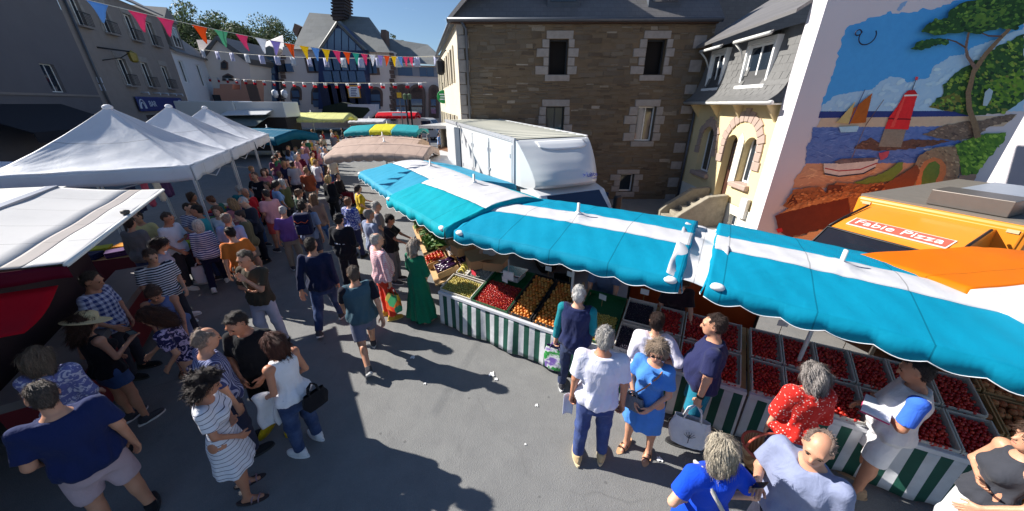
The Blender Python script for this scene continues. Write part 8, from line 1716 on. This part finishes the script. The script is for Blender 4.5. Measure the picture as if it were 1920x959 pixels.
# backpack
bp = thing('backpack', 'navy backpack with orange cord on the grey blue t-shirt man', 'backpack'); bp.matrix_local = PP['M3']['Mw'] @ Matrix.Translation((0, -.245, 1.05))
sb = MB().box(-.17, .17, -.10, .10, 0, .50).build('pack_body', cloth((24, 30, 62)), bp, bevel=.06); sb.modifiers['bevel'].segments = 4; MB().box(-.13, .13, -.155, -.10, .04, .26).build('front_pocket', cloth((28, 34, 70)), bp, bevel=.03)
MB().tube([(-.14, -.112, .36), (-.08, -.115, .30), (0, -.115, .33), (.08, -.115, .30), (.14, -.112, .36)], .007, 6).build('orange_cord', M('cord_orange', rgb(230, 96, 40), .6), bp, True)
for sd in (-1, 1): MB().tube([(sd * .11, .1, .46), (sd * .12, .2, .50), (sd * .125, .36, .38), (sd * .14, .36, .16), (sd * .15, .1, .05)], .018, 6).build('shoulder_strap', cloth((22, 26, 50)), bp, True)
# paper in the white t-shirt man's hand, notebook, basket, phones, hairband
h_ = PP['R1']['hand'][1]; o = MB().grid(lambda u, v: (h_.x - .03 + .11 * (u - .5), h_.y + .03 * math.sin(u * 3), h_.z + .05 - .30 * v), 6, 8).build('folded_paper', M('paper', rgb(214, 216, 232), .7), None, True, solid=.004); tag(o, 'folded paper leaflet held by the white t-shirt man', 'leaflet')
h_ = PP['R6']['wrist'][1]; nb = thing('notebook', 'open notebook with pink cover held by the white waistcoat man', 'notebook', h_ + Vector((-.12, -.05, .03)), R(40)); MB().box(-.15, .15, -.1, .1, 0, .012).build('cover', M('pink_cover', rgb(206, 40, 110), .5), nb); MB().box(-.145, .145, -.095, .095, .0125, .03).build('pages', M('pages', rgb(230, 230, 232), .7), nb)
h_ = PP['R5']['hand'][1]; bk_ = thing('wicker_basket', 'wicker basket with cane rim beside the red dotted blouse', 'basket', (h_.x - .06, h_.y - .12, h_.z - .33), 0); WK = skirt_mat('wicker', (.34, .17, .07, 1), (.55, .34, .16, 1), 1 / .03, .5)
MB().lathe([(.001, .0), (.13, .0), (.16, .12), (.185, .24), (.17, .24), (.15, .12), (.12, .03)], 32).build('basket_body', WK, bk_, True); MB().tube([(.185 * math.cos(R(a)), .185 * math.sin(R(a)), .24) for a in range(0, 361, 15)], .014, 6).build('rim', M('cane_rim', rgb(190, 90, 70), .6), bk_, True); MB().tube([(.18 * math.cos(R(a)), 0, .24 + .2 * math.sin(R(a))) for a in range(0, 181, 15)], .012, 6).build('handle', MATS['cane_rim'], bk_, True)
for key, i, lab in (('R7', 0, 'smartphone in the hands of the grey blue t-shirt man'), ('L7', 0, 'smartphone held up by the woman in the straw hat')):
    h_ = PP[key]['hand'][i]; ph_ = thing('smartphone', lab, 'phone', h_ + Vector((0, 0, .03)), R(60)); ph_.rotation_euler = (R(35), 0, R(30)); MB().box(-.038, .038, -.004, .004, -.075, .075).build('case', M('phone_black', rgb(20, 20, 24), .3), ph_, bevel=.004); MB().box(-.034, .034, -.0055, -.0042, -.07, .07).build('screen', M('phone_screen', rgb(120, 150, 160), .15), ph_)
# wheelchair
wc = thing('wheelchair', 'wheelchair with red cushion by the brown canopies', 'wheelchair', (-6.9, 13.6, 0), R(-100)); 
for sd in (-1, 1):
    w_ = MB(Matrix.Translation((sd * .29, -.08, .30)) @ Matrix.Rotation(R(90), 4, 'Y')).lathe([(.27, -.015), (.3, -.012), (.3, .012), (.27, .015), (.27, -.015)], 28).build('wheel', TYRE, wc, True); mb = MB(Matrix.Translation((sd * .29, -.08, .30)))
    for k in range(12): mb.tube([(0, 0, 0), (0, .28 * math.cos(k * R(30)), .28 * math.sin(k * R(30)))], .003, 4)
    mb.build('spokes', RIM, w_); MB().tube([(sd * .25, -.25, .95), (sd * .25, -.22, .5), (sd * .25, .2, .48), (sd * .22, .4, .12)], .014, 6).build('frame_tube', RIM, wc, True); MB(Matrix.Translation((sd * .22, .38, .08)) @ Matrix.Rotation(R(90), 4, 'Y')).lathe([(.001, -.015), (.08, -.015), (.08, .015), (.001, .015)], 14).build('caster', TYRE, wc)
MB().box(-.23, .23, -.22, .2, .40, .45).build('seat', M('red_seat', rgb(170, 36, 40), .7), wc, bevel=.02); MB().box(-.23, .23, -.26, -.22, .5, .92).build('backrest', MATS['red_seat'], wc, bevel=.02)
# litter on the asphalt
q = random.Random(8)
for k, (px, py, s_, lab) in enumerate(((922, 703, .07, 'larger crumpled white paper on the sunlit asphalt'), (930, 712, .04, 'small paper scrap next to the larger crumpled one'), (774, 671, .06, 'white paper scrap in the shadow left of the skirt'), (1006, 761, .035, 'tiny white scrap left of the white t-shirt man'), (985, 834, .02, 'white speck on the asphalt near the brown shoes'), (1236, 862, .05, 'white scrap lying behind the sandals'), (797, 720, .03, 'pale scrap between two head shaped shadows'))):
    p = G(px, py); mb = MB(); mb.grid(lambda u, v: (p.x + s_ * (u - .5) * (1 + .3 * math.sin(v * 5)), p.y + s_ * 1.3 * (v - .5) * (1 - .3 * math.sin(u * 4)), .006 + abs(.4 * s_ * math.sin(u * 5 + v * 3 + k)) * .5), 5, 5); tag(mb.build('paper_scrap', M('litter', rgb(236, 236, 236), .8), None, False, solid=.002), lab, 'litter')
# street lamp, signpost and planters far up the street
pl_ = thing('sign_post', 'thin signpost with yellow plate in front of the town hall arches', 'signpost', at(756, 240, 36).xy.to_3d() * 1.0); MB().tube([(0, 0, 0), (0, 0, 4.9)], .05, 8).build('post', GUT, pl_); MB().box(-.22, .22, -.05, -.02, 4.3, 4.75).build('plate', M('sign_yellow', rgb(220, 170, 40), .5), pl_); MB().box(-.9, .5, -.05, -.02, 2.7, 2.95).build('arm', SIGNW, pl_)
for k, (px, lab) in enumerate(((766, 'tree lamp column left of the double arches'), (774, 'planted column right of the signpost'))):
    c_ = at(px, 240, 37); lp_ = thing('lamp_post', lab, 'lamp', (c_.x, 37, 0)); MB().tube([(0, 0, 0), (0, 0, 4.2)], .09, 8).build('post', IRON, lp_); MB().lathe([(.02, .5), (.2, .4), (.18, 0), (.05, -.1)], 8, (0, 0, 4.2)).build('lantern', M('lamp_green', rgb(90, 110, 80), .6), lp_)
lm_ = thing('street_lantern', 'pair of white globe lanterns above the market lorry', 'lamp', (at(525, 178, 40).x, 40, 0)); zl_ = at(525, 178, 40).z; MB().tube([(0, 0, 0), (0, 0, zl_)], .06, 6).build('post', IRON, lm_)
for sd in (-1, 1): MB().lathe([(.02, .5), (.28, .35), (.3, 0), (.15, -.3), (.02, -.32)], 10, (sd * .5, 0, zl_)).build('globe', M('globe_white', rgb(214, 216, 226), .4), lm_, True); MB().tube([(0, 0, zl_ - .5), (sd * .5, 0, zl_ - .35)], .03, 6).build('arm', IRON, lm_)
